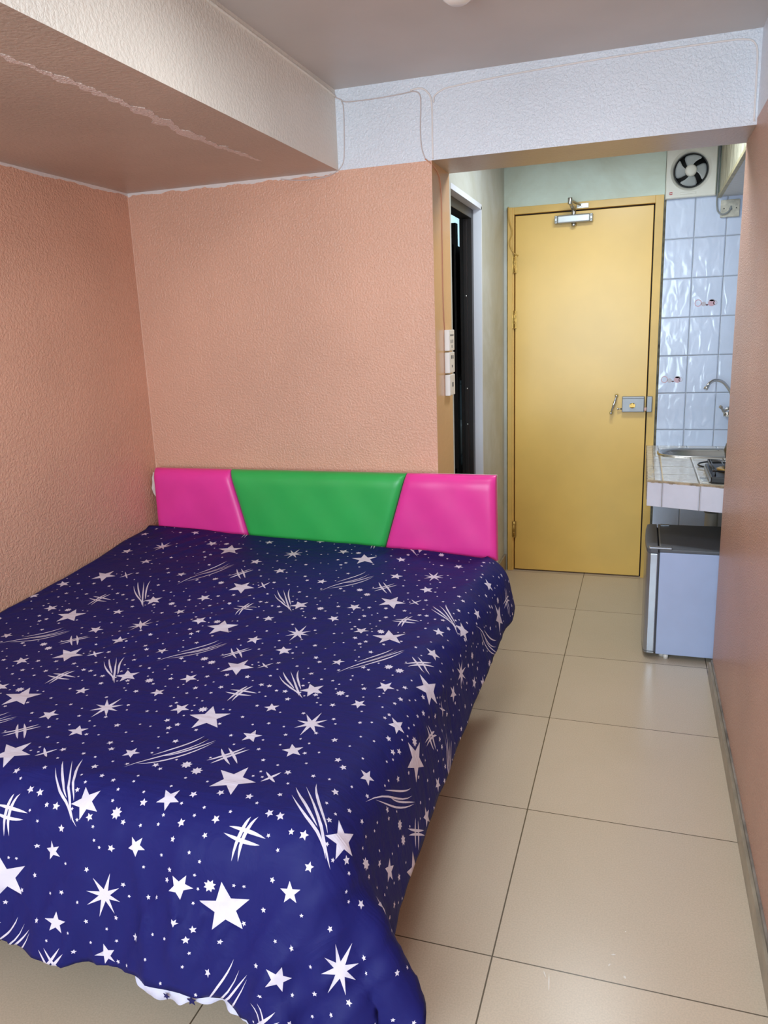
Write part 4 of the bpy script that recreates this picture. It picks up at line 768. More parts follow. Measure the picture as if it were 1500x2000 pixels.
-6991,11400,2553,2,-102,5,4,-103,-7,4,-102,-8,3,-103,-8,3,-102,-8,2,-103,-8,2,-102,-9,2,-103,-9,2,-102,-9,2,-103,-10,1,-102,-9,1,-102,-10,1,-102,-9,1,-103,-10,0,-102,-11,1,-102,-10,0,-102,-11,0,-102,-11,0,-102,-11,-1,-102,-11,0,-101,-10,-1,-102,-11,-1,-102,-11,-1,-102,-11,-1,-102,-10,-1,-101,-10,-1,-102,-8,-1,-102,-9,-2,-102,-8,-1,-102,-9,-1,-102,-8,-2,-101,-9,-1,-102,-8,-1,-102,-8,-1,-101,-8,-1,-102,-8,-1,-102,-7,-1,-102,-5,-1,-102,-3,-1,-102,-3,-1,-102,-3,-1,-103,-3,-1,-102,-3,-1,-102,-2,-2,-102,-3,-1,-102,-2,-1,-103,-2,-2,-102,-2,-2,-103,-2,-1,-102,-2,-2,-103,-2,-2,-102,-2,-3,-103,-1,-2,-103,0,-3,-102,-1,-3,-103,0,-2,-103,0,-4,-103,0,-3,-103,0,-3,-103,1,-4,-104,0,-4,-103,0,-4,-104,0,-4,-103,0,-4,-103,-23,-4,-91,-51,-5,-78,-70,-5,-64,-83,-6,-42,-94,-8,-23,-101,-9,-23,-99,-10,-29,-98,-12,-36,-94,-13,-44,-91,-13,-52,-86,-11,-61,-80,-10,-69,-72,-6,-74,-66,-3,-80,-59,4,-84,-49,
-6892,11400,2544,3,-102,13,4,-103,-8,4,-102,-8,3,-103,-7,3,-103,-8,3,-103,-8,2,-102,-9,2,-103,-10,2,-103,-9,2,-102,-9,1,-103,-10,2,-103,-9,1,-102,-9,0,-102,-10,1,-103,-11,1,-102,-11,0,-102,-10,0,-102,-11,0,-103,-11,0,-102,-11,-1,-102,-10,0,-102,-11,-1,-102,-11,-1,-102,-10,0,-102,-11,-1,-102,-9,-1,-102,-9,-2,-102,-8,-1,-102,-9,-1,-102,-8,-1,-102,-9,-1,-102,-8,-1,-102,-8,-2,-102,-8,-1,-102,-8,0,-102,-8,-1,-102,-7,-1,-102,-5,-1,-103,-3,-1,-102,-3,-1,-102,-3,-1,-103,-2,-1,-102,-3,-1,-103,-3,-1,-102,-2,-2,-103,-2,-1,-102,-3,-2,-103,-2,-1,-102,-2,-2,-103,-2,-2,-103,-2,-2,-103,-1,-2,-103,-1,-3,-102,-1,-3,-103,0,-2,-103,0,-3,-104,0,-4,-103,0,-3,-103,0,-4,-103,0,-3,-104,0,-4,-103,0,-4,-104,0,-5,-104,-2,-4,-102,-26,-5,-89,-55,-5,-77,-71,-6,-61,-85,-7,-40,-96,-7,-21,-101,-10,-22,-99,-10,-27,-99,-12,-34,-95,-13,-40,-93,-13,-48,-88,-12,-56,-83,-10,-64,-77,-8,-69,-71,-4,-76,-63,2,-82,-55,
-6793,11400,2535,4,-101,20,4,-103,-8,4,-103,-7,3,-103,-8,3,-103,-8,3,-104,-8,2,-102,-9,3,-103,-9,2,-103,-10,2,-103,-9,1,-103,-9,2,-103,-10,1,-102,-9,1,-103,-10,1,-103,-10,0,-102,-11,1,-103,-11,0,-102,-10,0,-102,-11,0,-103,-11,0,-102,-10,0,-102,-11,-1,-103,-11,0,-102,-10,-1,-102,-10,-1,-102,-10,-1,-103,-8,-1,-102,-9,-1,-102,-8,-1,-103,-9,-1,-102,-8,-1,-102,-8,-1,-102,-8,-1,-102,-8,-1,-103,-8,-1,-102,-8,-1,-102,-7,0,-103,-4,-1,-102,-3,-1,-103,-3,-1,-102,-3,-1,-103,-3,-1,-103,-3,-1,-102,-2,-1,-103,-3,-2,-103,-2,-1,-102,-2,-2,-103,-2,-1,-103,-2,-2,-103,-2,-2,-103,-2,-2,-103,-2,-2,-103,-1,-3,-103,0,-2,-103,-1,-3,-103,0,-3,-104,0,-4,-103,0,-3,-104,0,-4,-103,0,-4,-104,0,-4,-103,0,-4,-104,1,-5,-105,-4,-5,-100,-31,-5,-88,-58,-6,-75,-73,-6,-58,-86,-7,-37,-97,-8,-20,-101,-9,-22,-100,-11,-26,-99,-12,-31,-96,-12,-37,-94,-13,-44,-90,-13,-51,-86,-11,-59,-81,-9,-65,-75,-5,-72,-68,0,-78,-60,
-6694,11400,2526,4,-100,27,5,-103,-8,3,-104,-7,4,-103,-8,3,-104,-8,3,-103,-8,3,-103,-9,2,-103,-9,3,-104,-10,2,-103,-9,1,-103,-9,2,-103,-9,1,-103,-10,1,-103,-9,1,-102,-11,1,-103,-11,1,-103,-10,0,-102,-11,1,-103,-10,0,-103,-11,0,-102,-10,-1,-103,-11,0,-102,-10,0,-103,-11,-1,-102,-10,-1,-103,-9,0,-102,-9,-1,-103,-8,-1,-102,-9,-1,-103,-8,-1,-102,-8,-1,-103,-8,-1,-102,-8,0,-103,-8,-1,-102,-8,-1,-102,-8,-1,-103,-7,-1,-103,-3,0,-102,-4,-1,-103,-3,-1,-103,-2,-1,-103,-3,-1,-103,-3,-1,-102,-2,-1,-103,-3,-1,-103,-2,-2,-103,-2,-1,-103,-3,-2,-103,-2,-2,-103,-2,-2,-104,-1,-2,-103,-2,-2,-103,-1,-3,-103,-1,-2,-104,0,-3,-103,0,-3,-103,0,-4,-104,-1,-4,-104,0,-3,-103,0,-4,-104,1,-5,-104,0,-4,-104,0,-5,-105,-6,-5,-99,-35,-6,-86,-61,-6,-74,-74,-6,-55,-88,-8,-34,-99,-8,-20,-100,-9,-21,-101,-11,-24,-99,-12,-29,-97,-13,-35,-95,-13,-40,-92,-12,-47,-88,-12,-54,-84,-10,-61,-79,-6,-67,-73,-2,-74,-64,
-6594,11400,2517,4,-98,34,4,-105,-8,4,-104,-8,4,-103,-7,3,-104,-8,3,-104,-8,3,-103,-9,3,-104,-9,2,-103,-10,2,-103,-9,2,-103,-9,2,-104,-9,2,-103,-9,1,-103,-10,1,-103,-11,1,-103,-10,1,-103,-10,0,-103,-11,1,-103,-10,0,-102,-11,0,-103,-10,0,-103,-11,0,-103,-10,0,-102,-11,-1,-103,-10,0,-103,-9,-1,-103,-8,-1,-102,-9,0,-103,-8,-1,-103,-8,-1,-102,-8,-1,-103,-8,0,-103,-8,-1,-102,-8,-1,-103,-8,-1,-103,-7,0,-103,-7,-1,-102,-4,-1,-103,-3,0,-103,-3,-1,-103,-3,-1,-103,-2,-1,-103,-3,-1,-104,-3,-1,-103,-2,-1,-103,-2,-2,-103,-3,-1,-103,-2,-2,-103,-2,-2,-104,-2,-1,-103,-2,-3,-103,-1,-2,-104,-1,-2,-103,-1,-3,-104,0,-3,-103,-1,-3,-104,0,-4,-104,0,-4,-103,0,-4,-104,0,-4,-104,0,-4,-104,0,-5,-105,0,-5,-104,-9,-6,-99,-38,-5,-84,-63,-7,-72,-77,-7,-53,-89,-7,-30,-99,-9,-21,-101,-10,-20,-101,-10,-23,-99,-12,-27,-98,-12,-32,-95,-13,-37,-94,-13,-43,-90,-12,-50,-87,-11,-56,-82,-8,-62,-77,-3,-70,-69,
-6495,11400,2509,4,-97,40,4,-105,-8,5,-104,-8,3,-104,-8,4,-104,-8,3,-104,-8,3,-104,-9,3,-104,-9,3,-103,-9,2,-104,-9,2,-103,-9,2,-104,-9,2,-103,-9,1,-103,-10,2,-104,-10,1,-103,-11,1,-103,-10,0,-103,-10,1,-103,-11,0,-103,-10,1,-103,-10,0,-103,-11,0,-103,-10,0,-103,-10,-1,-103,-10,0,-103,-9,-1,-103,-9,0,-103,-8,-1,-103,-8,0,-103,-8,-1,-103,-8,0,-102,-8,-1,-103,-8,-1,-103,-8,0,-103,-7,-1,-103,-8,-1,-103,-6,0,-103,-4,-1,-103,-3,-1,-103,-3,0,-104,-3,-1,-103,-2,-1,-103,-3,-1,-103,-3,-1,-104,-2,-1,-103,-2,-2,-103,-3,-1,-104,-2,-2,-103,-2,-1,-104,-2,-2,-103,-2,-2,-104,-2,-3,-103,-1,-2,-104,0,-3,-104,-1,-3,-103,0,-3,-104,0,-4,-104,0,-4,-104,-1,-4,-104,0,-4,-104,0,-5,-104,0,-5,-105,0,-5,-104,-12,-6,-97,-41,-6,-83,-65,-7,-70,-79,-7,-51,-91,-8,-28,-100,-9,-20,-101,-9,-20,-100,-11,-22,-100,-12,-26,-98,-12,-29,-96,-13,-34,-95,-13,-40,-92,-12,-45,-89,-11,-52,-85,-9,-57,-81,-5,-66,-73,
-6396,11400,2503,4,-96,43,5,-105,-8,4,-105,-7,4,-104,-8,4,-105,-8,3,-104,-8,4,-104,-9,3,-104,-9,2,-103,-9,3,-104,-9,2,-104,-9,2,-104,-9,2,-103,-9,2,-104,-10,1,-103,-10,1,-104,-10,2,-103,-10,0,-103,-11,1,-103,-10,1,-104,-10,0,-103,-10,0,-103,-11,0,-103,-10,0,-103,-10,0,-103,-10,0,-104,-9,0,-103,-8,-1,-103,-8,0,-103,-8,0,-103,-8,-1,-103,-8,0,-104,-8,-1,-103,-7,0,-103,-8,-1,-103,-8,-1,-103,-7,0,-103,-6,-1,-104,-4,0,-103,-3,-1,-103,-3,-1,-104,-3,0,-103,-2,-1,-104,-3,-1,-103,-2,-1,-103,-3,-1,-104,-2,-1,-104,-3,-2,-103,-2,-1,-104,-2,-2,-103,-2,-2,-104,-2,-2,-104,-2,-3,-103,-1,-2,-104,0,-3,-104,-1,-3,-104,0,-3,-104,-1,-4,-104,0,-4,-104,0,-4,-104,0,-5,-105,0,-4,-104,-1,-6,-105,0,-5,-104,-15,-6,-96,-44,-7,-81,-68,-7,-68,-80,-7,-48,-92,-8,-26,-101,-9,-20,-101,-10,-21,-100,-11,-21,-100,-11,-23,-99,-13,-28,-97,-13,-31,-95,-12,-37,-94,-13,-41,-90,-11,-47,-88,-9,-53,-84,-6,-61,-77,
-6297,11400,2500,4,-95,44,5,-106,-8,5,-105,-8,4,-105,-8,4,-104,-8,3,-104,-8,4,-104,-9,3,-105,-8,3,-104,-9,3,-104,-9,2,-104,-9,2,-103,-9,2,-104,-9,2,-104,-9,2,-104,-11,1,-103,-10,1,-104,-10,1,-103,-10,1,-104,-10,1,-103,-10,1,-104,-10,0,-103,-11,0,-103,-10,0,-104,-10,0,-103,-9,0,-103,-9,0,-104,-8,0,-103,-8,0,-104,-8,-1,-103,-8,0,-103,-8,0,-104,-7,-1,-103,-8,0,-103,-8,-1,-104,-7,0,-103,-7,-1,-103,-6,0,-104,-4,-1,-103,-3,0,-104,-3,-1,-104,-2,-1,-103,-3,0,-104,-3,-1,-103,-2,-1,-104,-3,-1,-104,-2,-1,-104,-2,-2,-103,-3,-1,-104,-2,-2,-104,-2,-2,-104,-2,-2,-104,-2,-2,-103,-1,-3,-104,0,-3,-104,-1,-3,-105,0,-3,-104,-1,-4,-104,0,-4,-104,-1,-4,-104,0,-5,-105,0,-5,-104,0,-5,-105,-1,-6,-104,-18,-6,-94,-48,-7,-80,-69,-7,-66,-82,-8,-46,-94,-8,-24,-100,-10,-21,-101,-10,-20,-101,-10,-20,-100,-12,-23,-99,-12,-25,-98,-13,-29,-96,-13,-34,-94,-12,-38,-93,-12,-43,-90,-9,-48,-86,-7,-56,-81,
-6198,11400,2497,4,-96,44,5,-105,-8,5,-105,-8,5,-105,-7,4,-105,-8,4,-104,-8,3,-104,-9,3,-105,-9,4,-104,-9,2,-104,-8,3,-104,-9,2,-104,-9,3,-104,-9,2,-104,-9,1,-104,-10,2,-104,-10,1,-104,-10,1,-103,-10,1,-104,-10,1,-104,-10,1,-103,-10,1,-104,-10,0,-103,-10,0,-104,-10,0,-104,-10,0,-103,-8,0,-104,-8,0,-103,-8,0,-104,-8,0,-103,-7,0,-104,-8,-1,-104,-8,0,-103,-7,0,-104,-8,0,-103,-7,-1,-104,-7,0,-103,-6,-1,-104,-3,0,-104,-3,-1,-103,-3,0,-104,-3,-1,-104,-3,0,-104,-2,-1,-104,-3,-1,-103,-2,-1,-104,-3,-1,-104,-2,-2,-104,-2,-1,-104,-3,-2,-104,-2,-2,-104,-2,-2,-104,-2,-2,-104,-1,-3,-104,0,-2,-104,-1,-4,-105,-1,-3,-104,0,-4,-104,-1,-4,-105,0,-4,-104,0,-5,-105,-1,-5,-104,0,-6,-105,-1,-6,-104,-22,-6,-93,-51,-7,-78,-70,-8,-65,-83,-8,-43,-96,-8,-23,-101,-10,-20,-100,-10,-20,-101,-11,-20,-100,-11,-21,-99,-12,-24,-99,-13,-27,-97,-13,-31,-95,-12,-35,-94,-12,-39,-91,-10,-44,-89,-8,-51,-84,
-6098,11400,2494,4,-96,44,5,-106,-8,5,-105,-7,4,-104,-8,5,-105,-8,4,-105,-8,3,-104,-9,4,-105,-8,3,-104,-9,3,-105,-9,3,-104,-8,2,-104,-9,3,-104,-9,2,-104,-9,2,-104,-10,2,-104,-10,1,-104,-10,1,-104,-10,2,-104,-10,1,-104,-9,0,-104,-10,1,-104,-10,1,-103,-10,0,-104,-10,0,-104,-9,1,-104,-8,0,-103,-8,0,-104,-8,0,-104,-8,0,-104,-7,0,-104,-8,-1,-103,-7,0,-104,-8,0,-104,-7,0,-103,-7,0,-104,-7,-1,-104,-6,0,-104,-3,0,-104,-3,-1,-104,-3,0,-104,-3,-1,-104,-2,-1,-104,-3,0,-104,-2,-1,-104,-3,-1,-104,-2,-1,-104,-3,-1,-104,-2,-2,-104,-2,-2,-104,-3,-1,-104,-2,-2,-104,-1,-3,-105,-2,-2,-104,0,-3,-104,-1,-3,-105,-1,-4,-104,0,-4,-104,-1,-4,-105,0,-5,-105,-1,-4,-104,0,-6,-105,-1,-6,-105,-2,-6,-103,-25,-6,-91,-54,-8,-78,-71,-7,-62,-85,-9,-41,-96,-8,-22,-101,-10,-20,-101,-10,-20,-101,-11,-20,-100,-11,-21,-99,-12,-22,-99,-13,-25,-98,-12,-28,-96,-13,-32,-95,-11,-35,-93,-11,-40,-91,-8,-47,-86,
-5999,11400,2492,4,-96,43,5,-106,-8,5,-105,-7,5,-105,-8,4,-105,-8,5,-105,-8,4,-104,-8,3,-105,-9,4,-105,-8,3,-104,-9,3,-105,-9,2,-104,-8,3,-104,-9,2,-105,-9,2,-104,-10,2,-104,-10,2,-104,-9,1,-104,-10,2,-104,-10,1,-104,-9,1,-104,-10,1,-104,-10,0,-104,-10,1,-104,-9,0,-104,-9,1,-104,-8,0,-104,-8,0,-104,-8,0,-104,-7,0,-104,-8,0,-104,-7,0,-104,-8,0,-104,-7,0,-104,-7,0,-104,-7,0,-104,-7,0,-104,-5,-1,-104,-4,0,-104,-3,0,-104,-2,-1,-104,-3,0,-104,-3,-1,-104,-2,0,-104,-3,-1,-105,-2,-1,-104,-3,-1,-104,-2,-1,-104,-3,-2,-105,-2,-1,-104,-2,-2,-104,-2,-2,-105,-2,-2,-104,-1,-3,-104,-1,-3,-105,-1,-3,-104,-1,-4,-105,0,-4,-104,-1,-4,-105,-1,-5,-105,0,-5,-104,-1,-5,-105,0,-6,-106,-4,-6,-102,-28,-7,-90,-56,-8,-76,-73,-8,-60,-86,-8,-39,-98,-9,-21,-101,-10,-20,-101,-10,-20,-100,-11,-20,-100,-11,-20,-100,-12,-21,-99,-13,-24,-98,-12,-25,-97,-12,-29,-96,-12,-33,-94,-11,-36,-92,-9,-42,-89,
-5900,11400,2489,4,-96,43,6,-106,-8,5,-106,-7,5,-105,-8,4,-105,-8,5,-104,-8,4,-105,-8,4,-105,-8,3,-105,-9,4,-105,-8,3,-104,-9,2,-105,-8,3,-104,-9,3,-105,-9,2,-104,-10,2,-105,-9,2,-104,-10,1,-104,-9,2,-104,-10,1,-105,-10,1,-104,-9,1,-104,-10,1,-104,-9,1,-104,-10,0,-104,-9,1,-104,-8,0,-105,-7,0,-104,-7,1,-104,-8,0,-104,-7,0,-104,-8,0,-104,-7,0,-104,-7,0,-105,-7,0,-104,-7,0,-104,-7,0,-104,-5,0,-104,-3,0,-105,-3,-1,-104,-3,0,-104,-3,-1,-104,-2,0,-105,-3,-1,-104,-2,0,-104,-3,-1,-105,-2,-1,-104,-3,-1,-105,-2,-2,-104,-3,-1,-104,-2,-2,-105,-2,-2,-104,-2,-2,-105,-1,-3,-104,-1,-3,-105,-1,-3,-105,-1,-3,-104,-1,-4,-105,0,-5,-105,-1,-4,-105,-1,-6,-104,0,-5,-105,-1,-6,-106,-5,-7,-101,-31,-7,-88,-59,-8,-76,-74,-8,-58,-88,-9,-36,-98,-9,-21,-101,-10,-20,-101,-10,-20,-100,-11,-20,-101,-11,-20,-99,-12,-21,-100,-13,-21,-98,-12,-24,-98,-12,-26,-96,-12,-30,-95,-10,-32,-94,-10,-38,-91,
-5801,11400,2486,4,-96,43,6,-107,-8,5,-105,-7,5,-105,-8,5,-105,-8,5,-105,-7,4,-105,-9,4,-105,-8,4,-105,-8,3,-105,-9,3,-105,-8,4,-105,-8,2,-104,-9,3,-105,-9,2,-104,-9,2,-105,-10,2,-104,-9,2,-105,-10,2,-104,-9,1,-105,-10,1,-104,-9,1,-104,-9,1,-105,-10,1,-104,-9,1,-104,-9,1,-105,-8,0,-104,-7,1,-104,-7,0,-105,-7,0,-104,-8,1,-104,-7,0,-105,-7,0,-104,-7,0,-104,-7,0,-105,-7,0,-104,-7,0,-104,-4,0,-105,-4,0,-104,-2,0,-105,-3,0,-104,-3,-1,-105,-3,0,-104,-2,-1,-105,-3,0,-104,-2,-1,-105,-3,-1,-104,-2,-1,-105,-3,-1,-104,-2,-2,-105,-3,-2,-104,-2,-2,-105,-2,-2,-105,-1,-2,-104,-1,-3,-105,-1,-3,-105,-1,-4,-105,-1,-4,-104,-1,-5,-105,0,-4,-105,-1,-6,-105,-1,-5,-105,-1,-7,-106,-6,-7,-100,-34,-7,-87,-62,-8,-74,-75,-8,-57,-89,-9,-33,-98,-9,-21,-102,-10,-20,-101,-11,-20,-100,-11,-20,-100,-11,-20,-100,-12,-20,-100,-12,-20,-98,-12,-23,-98,-12,-24,-97,-12,-26,-97,-11,-29,-95,-9,-33,-92,
-5702,11400,2484,5,-96,42,6,-107,-8,5,-106,-7,5,-105,-8,5,-105,-7,5,-105,-8,4,-105,-8,4,-105,-9,4,-105,-8,4,-105,-8,3,-105,-8,4,-105,-9,2,-105,-8,3,-105,-9,3,-105,-9,2,-104,-9,2,-105,-10,2,-105,-9,2,-104,-9,1,-105,-10,2,-104,-9,1,-105,-9,1,-104,-9,1,-105,-9,1,-104,-9,1,-105,-8,0,-104,-7,1,-105,-7,0,-104,-7,1,-105,-7,0,-104,-7,0,-105,-7,1,-104,-7,0,-105,-7,0,-104,-7,0,-105,-6,0,-104,-5,0,-105,-3,0,-105,-3,0,-104,-3,0,-105,-2,0,-105,-3,-1,-104,-2,0,-105,-3,-1,-104,-3,0,-105,-2,-1,-105,-3,-1,-105,-2,-1,-104,-3,-2,-105,-2,-1,-105,-2,-2,-104,-2,-2,-105,-2,-3,-105,-1,-3,-105,-1,-3,-105,-1,-4,-105,-1,-4,-105,-1,-4,-104,-1,-5,-105,-1,-6,-105,-1,-6,-106,-1,-6,-105,-8,-7,-100,-37,-7,-85,-63,-9,-73,-77,-8,-55,-90,-9,-31,-99,-10,-21,-101,-10,-20,-101,-11,-20,-101,-11,-20,-100,-11,-20,-100,-12,-20,-99,-12,-20,-99,-12,-20,-99,-12,-23,-97,-11,-23,-97,-11,-25,-96,-10,-30,-94,
-5602,11400,2481,4,-97,42,6,-106,-8,6,-106,-7,5,-105,-8,5,-106,-7,5,-105,-8,4,-105,-8,5,-106,-8,4,-105,-9,4,-105,-8,3,-105,-8,4,-105,-8,3,-105,-8,2,-105,-9,3,-105,-9,3,-105,-9,2,-104,-9,2,-105,-9,2,-105,-9,1,-105,-10,2,-104,-9,1,-105,-9,2,-105,-9,1,-104,-9,1,-105,-8,1,-105,-8,0,-105,-7,1,-104,-7,1,-105,-7,0,-105,-6,1,-104,-7,0,-105,-7,0,-105,-7,1,-104,-7,0,-105,-7,0,-105,-6,1,-104,-4,0,-105,-3,0,-105,-3,0,-105,-3,0,-104,-2,-1,-105,-3,0,-105,-3,0,-105,-2,-1,-105,-3,0,-105,-3,-1,-104,-2,-1,-105,-3,-1,-105,-2,-1,-105,-3,-2,-105,-2,-2,-105,-2,-2,-105,-1,-2,-104,-2,-3,-105,-1,-4,-105,-1,-3,-105,-1,-4,-105,-1,-5,-105,-1,-5,-105,-1,-5,-106,-1,-6,-105,-1,-7,-105,-11,-7,-99,-40,-8,-84,-65,-8,-72,-77,-9,-52,-91,-9,-30,-100,-10,-20,-102,-11,-21,-100,-10,-20,-101,-12,-20,-100,-11,-20,-100,-12,-20,-99,-12,-19,-99,-12,-20,-99,-12,-21,-98,-11,-21,-98,-11,-21,-96,-9,-26,-96,
-5503,11400,2478,4,-97,42,6,-107,-8,6,-106,-7,6,-105,-8,5,-105,-7,5,-106,-8,5,-105,-8,4,-106,-8,4,-105,-8,4,-105,-8,4,-105,-8,4,-106,-8,3,-105,-8,3,-105,-9,3,-105,-9,2,-105,-9,3,-105,-9,2,-105,-9,2,-105,-9,1,-105,-9,2,-104,-8,2,-105,-9,1,-105,-9,1,-105,-9,1,-105,-8,1,-105,-7,1,-105,-7,1,-104,-7,1,-105,-7,1,-105,-7,0,-105,-7,1,-105,-6,0,-105,-7,1,-104,-7,0,-105,-6,0,-105,-6,1,-105,-5,0,-105,-3,0,-105,-2,0,-105,-3,0,-105,-3,0,-105,-2,0,-105,-3,0,-105,-3,-1,-105,-2,0,-105,-3,-1,-105,-2,-1,-105,-3,-1,-105,-3,-1,-105,-2,-2,-105,-3,-1,-105,-2,-2,-105,-1,-3,-105,-1,-3,-105,-2,-3,-105,-1,-4,-105,-1,-4,-105,-1,-4,-105,-2,-5,-105,-1,-6,-105,-1,-6,-106,-1,-7,-105,-13,-7,-98,-42,-8,-83,-67,-9,-70,-79,-9,-51,-92,-9,-28,-100,-11,-20,-101,-10,-20,-101,-11,-20,-101,-11,-20,-100,-12,-20,-100,-12,-20,-99,-12,-20,-99,-12,-20,-99,-11,-20,-98,-11,-19,-98,-11,-16,-98,-10,-22,-97,
-5404,11400,2475,5,-97,42,6,-107,-8,6,-106,-7,5,-106,-8,6,-105,-7,5,-106,-8,5,-105,-8,5,-106,-8,4,-105,-8,4,-106,-8,4,-105,-7,4,-105,-8,3,-106,-8,3,-105,-9,3,-105,-8,3,-105,-9,2,-105,-9,3,-105,-9,2,-105,-9,2,-105,-8,1,-105,-9,2,-105,-9,2,-105,-9,1,-105,-8,1,-105,-8,1,-105,-7,1,-106,-7,1,-105,-7,1,-105,-6,1,-105,-7,1,-105,-7,0,-105,-6,1,-105,-7,0,-105,-7,1,-105,-6,0,-105,-6,1,-105,-4,0,-105,-3,0,-105,-3,1,-105,-2,0,-105,-3,0,-105,-3,0,-105,-2,-1,-106,-3,0,-105,-3,0,-105,-2,-1,-105,-3,-1,-105,-2,-1,-105,-3,-1,-105,-3,-1,-105,-2,-2,-106,-2,-2,-105,-2,-2,-105,-1,-3,-105,-1,-3,-105,-2,-4,-105,-1,-4,-106,-2,-5,-105,-1,-5,-105,-1,-6,-105,-2,-6,-106,-1,-7,-105,-15,-8,-96,-45,-8,-82,-68,-8,-69,-80,-10,-49,-93,-9,-27,-101,-11,-20,-101,-11,-20,-101,-11,-20,-101,-11,-20,-100,-12,-20,-100,-12,-20,-99,-12,-20,-99,-11,-20,-99,-12,-19,-98,-11,-14,-99,-10,-16,-98,-10,-18,-97,
-5305,11400,2473,5,-98,41,6,-106,-8,6,-107,-7,6,-105,-8,6,-106,-7,5,-106,-8,5,-105,-8,5,-106,-8,5,-105,-7,4,-106,-8,4,-105,-8,4,-106,-7,3,-105,-8,3,-106,-8,3,-105,-9,3,-105,-9,3,-105,-8,2,-106,-9,3,-105,-9,2,-105,-8,2,-105,-9,1,-105,-9,2,-106,-8,1,-105,-9,2,-105,-7,1,-105,-7,1,-105,-7,1,-106,-6,1,-105,-7,1,-105,-6,1,-105,-7,1,-105,-7,1,-105,-6,0,-106,-7,1,-105,-6,0,-105,-6,1,-105,-3,0,-105,-3,1,-106,-3,0,-105,-3,0,-105,-2,0,-106,-3,0,-105,-2,0,-105,-3,0,-105,-3,0,-106,-2,-1,-105,-3,-1,-105,-3,0,-105,-3,-1,-106,-2,-2,-105,-3,-1,-105,-2,-2,-106,-1,-3,-105,-2,-2,-105,-1,-4,-105,-2,-3,-106,-1,-4,-105,-2,-5,-105,-1,-5,-105,-2,-6,-106,-1,-7,-105,-2,-7,-105,-18,-8,-96,-47,-8,-80,-69,-9,-68,-81,-9,-47,-94,-10,-25,-101,-11,-20,-102,-11,-21,-101,-11,-20,-100,-12,-20,-100,-12,-20,-100,-12,-20,-100,-11,-19,-99,-12,-20,-99,-12,-20,-98,-11,-11,-99,-10,-13,-99,-9,-15,-97,
-5206,11400,2471,5,-98,40,7,-107,-8,6,-106,-8,6,-106,-7,6,-106,-7,5,-105,-8,6,-106,-8,4,-106,-7,5,-105,-8,5,-106,-7,4,-106,-8,4,-105,-8,3,-106,-7,4,-105,-8,3,-106,-9,3,-105,-8,3,-106,-9,2,-105,-8,3,-105,-9,2,-106,-8,2,-105,-9,2,-105,-8,1,-106,-9,2,-105,-8,2,-105,-7,1,-106,-7,1,-105,-7,1,-105,-6,1,-106,-6,2,-105,-7,0,-105,-6,1,-106,-7,1,-105,-6,1,-105,-6,1,-106,-7,0,-105,-5,1,-106,-4,0,-105,-3,1,-105,-2,0,-106,-3,1,-105,-2,0,-106,-3,0,-105,-3,0,-106,-2,0,-105,-3,0,-105,-3,-1,-106,-3,0,-105,-2,-1,-106,-3,-1,-105,-3,-1,-105,-2,-2,-106,-2,-2,-105,-2,-2,-106,-2,-3,-105,-1,-3,-105,-2,-3,-106,-2,-5,-105,-1,-4,-105,-2,-6,-106,-1,-6,-105,-2,-6,-106,-2,-7,-104,-20,-8,-95,-50,-9,-79,-70,-9,-66,-83,-10,-46,-94,-10,-24,-101,-11,-20,-102,-11,-20,-101,-12,-20,-100,-12,-20,-101,-11,-20,-99,-12,-20,-100,-12,-20,-99,-12,-20,-99,-12,-19,-98,-10,-9,-100,-11,-10,-99,-9,-13,-98,
-5106,11400,2469,4,-98,38,7,-107,-7,7,-107,-8,6,-105,-7,6,-106,-7,5,-106,-8,6,-106,-7,5,-106,-8,5,-106,-7,4,-105,-8,5,-106,-7,4,-106,-8,4,-105,-7,3,-106,-8,3,-106,-9,3,-105,-8,3,-106,-8,3,-105,-9,3,-106,-8,2,-105,-8,2,-106,-8,2,-105,-9,2,-106,-8,2,-105,-8,1,-106,-7,2,-105,-7,1,-106,-6,1,-105,-7,2,-106,-6,1,-105,-6,1,-106,-6,1,-105,-7,1,-106,-6,1,-105,-6,0,-106,-6,1,-105,-6,1,-106,-3,1,-105,-3,0,-106,-3,1,-105,-2,0,-106,-3,0,-106,-2,0,-105,-3,1,-106,-3,0,-105,-2,0,-106,-3,-1,-106,-3,0,-105,-3,-1,-106,-3,-1,-105,-2,-1,-106,-3,-1,-105,-2,-2,-106,-2,-2,-105,-2,-3,-106,-1,-3,-105,-2,-3,-106,-2,-5,-105,-1,-4,-105,-2,-6,-106,-2,-6,-105,-2,-7,-106,-2,-7,-104,-23,-8,-93,-52,-9,-79,-71,-9,-65,-84,-10,-43,-95,-11,-23,-101,-11,-21,-102,-11,-20,-101,-12,-20,-100,-12,-20,-101,-12,-20,-100,-12,-20,-99,-12,-19,-99,-12,-20,-99,-12,-20,-99,-10,-7,-99,-11,-8,-100,-9,-10,-98,
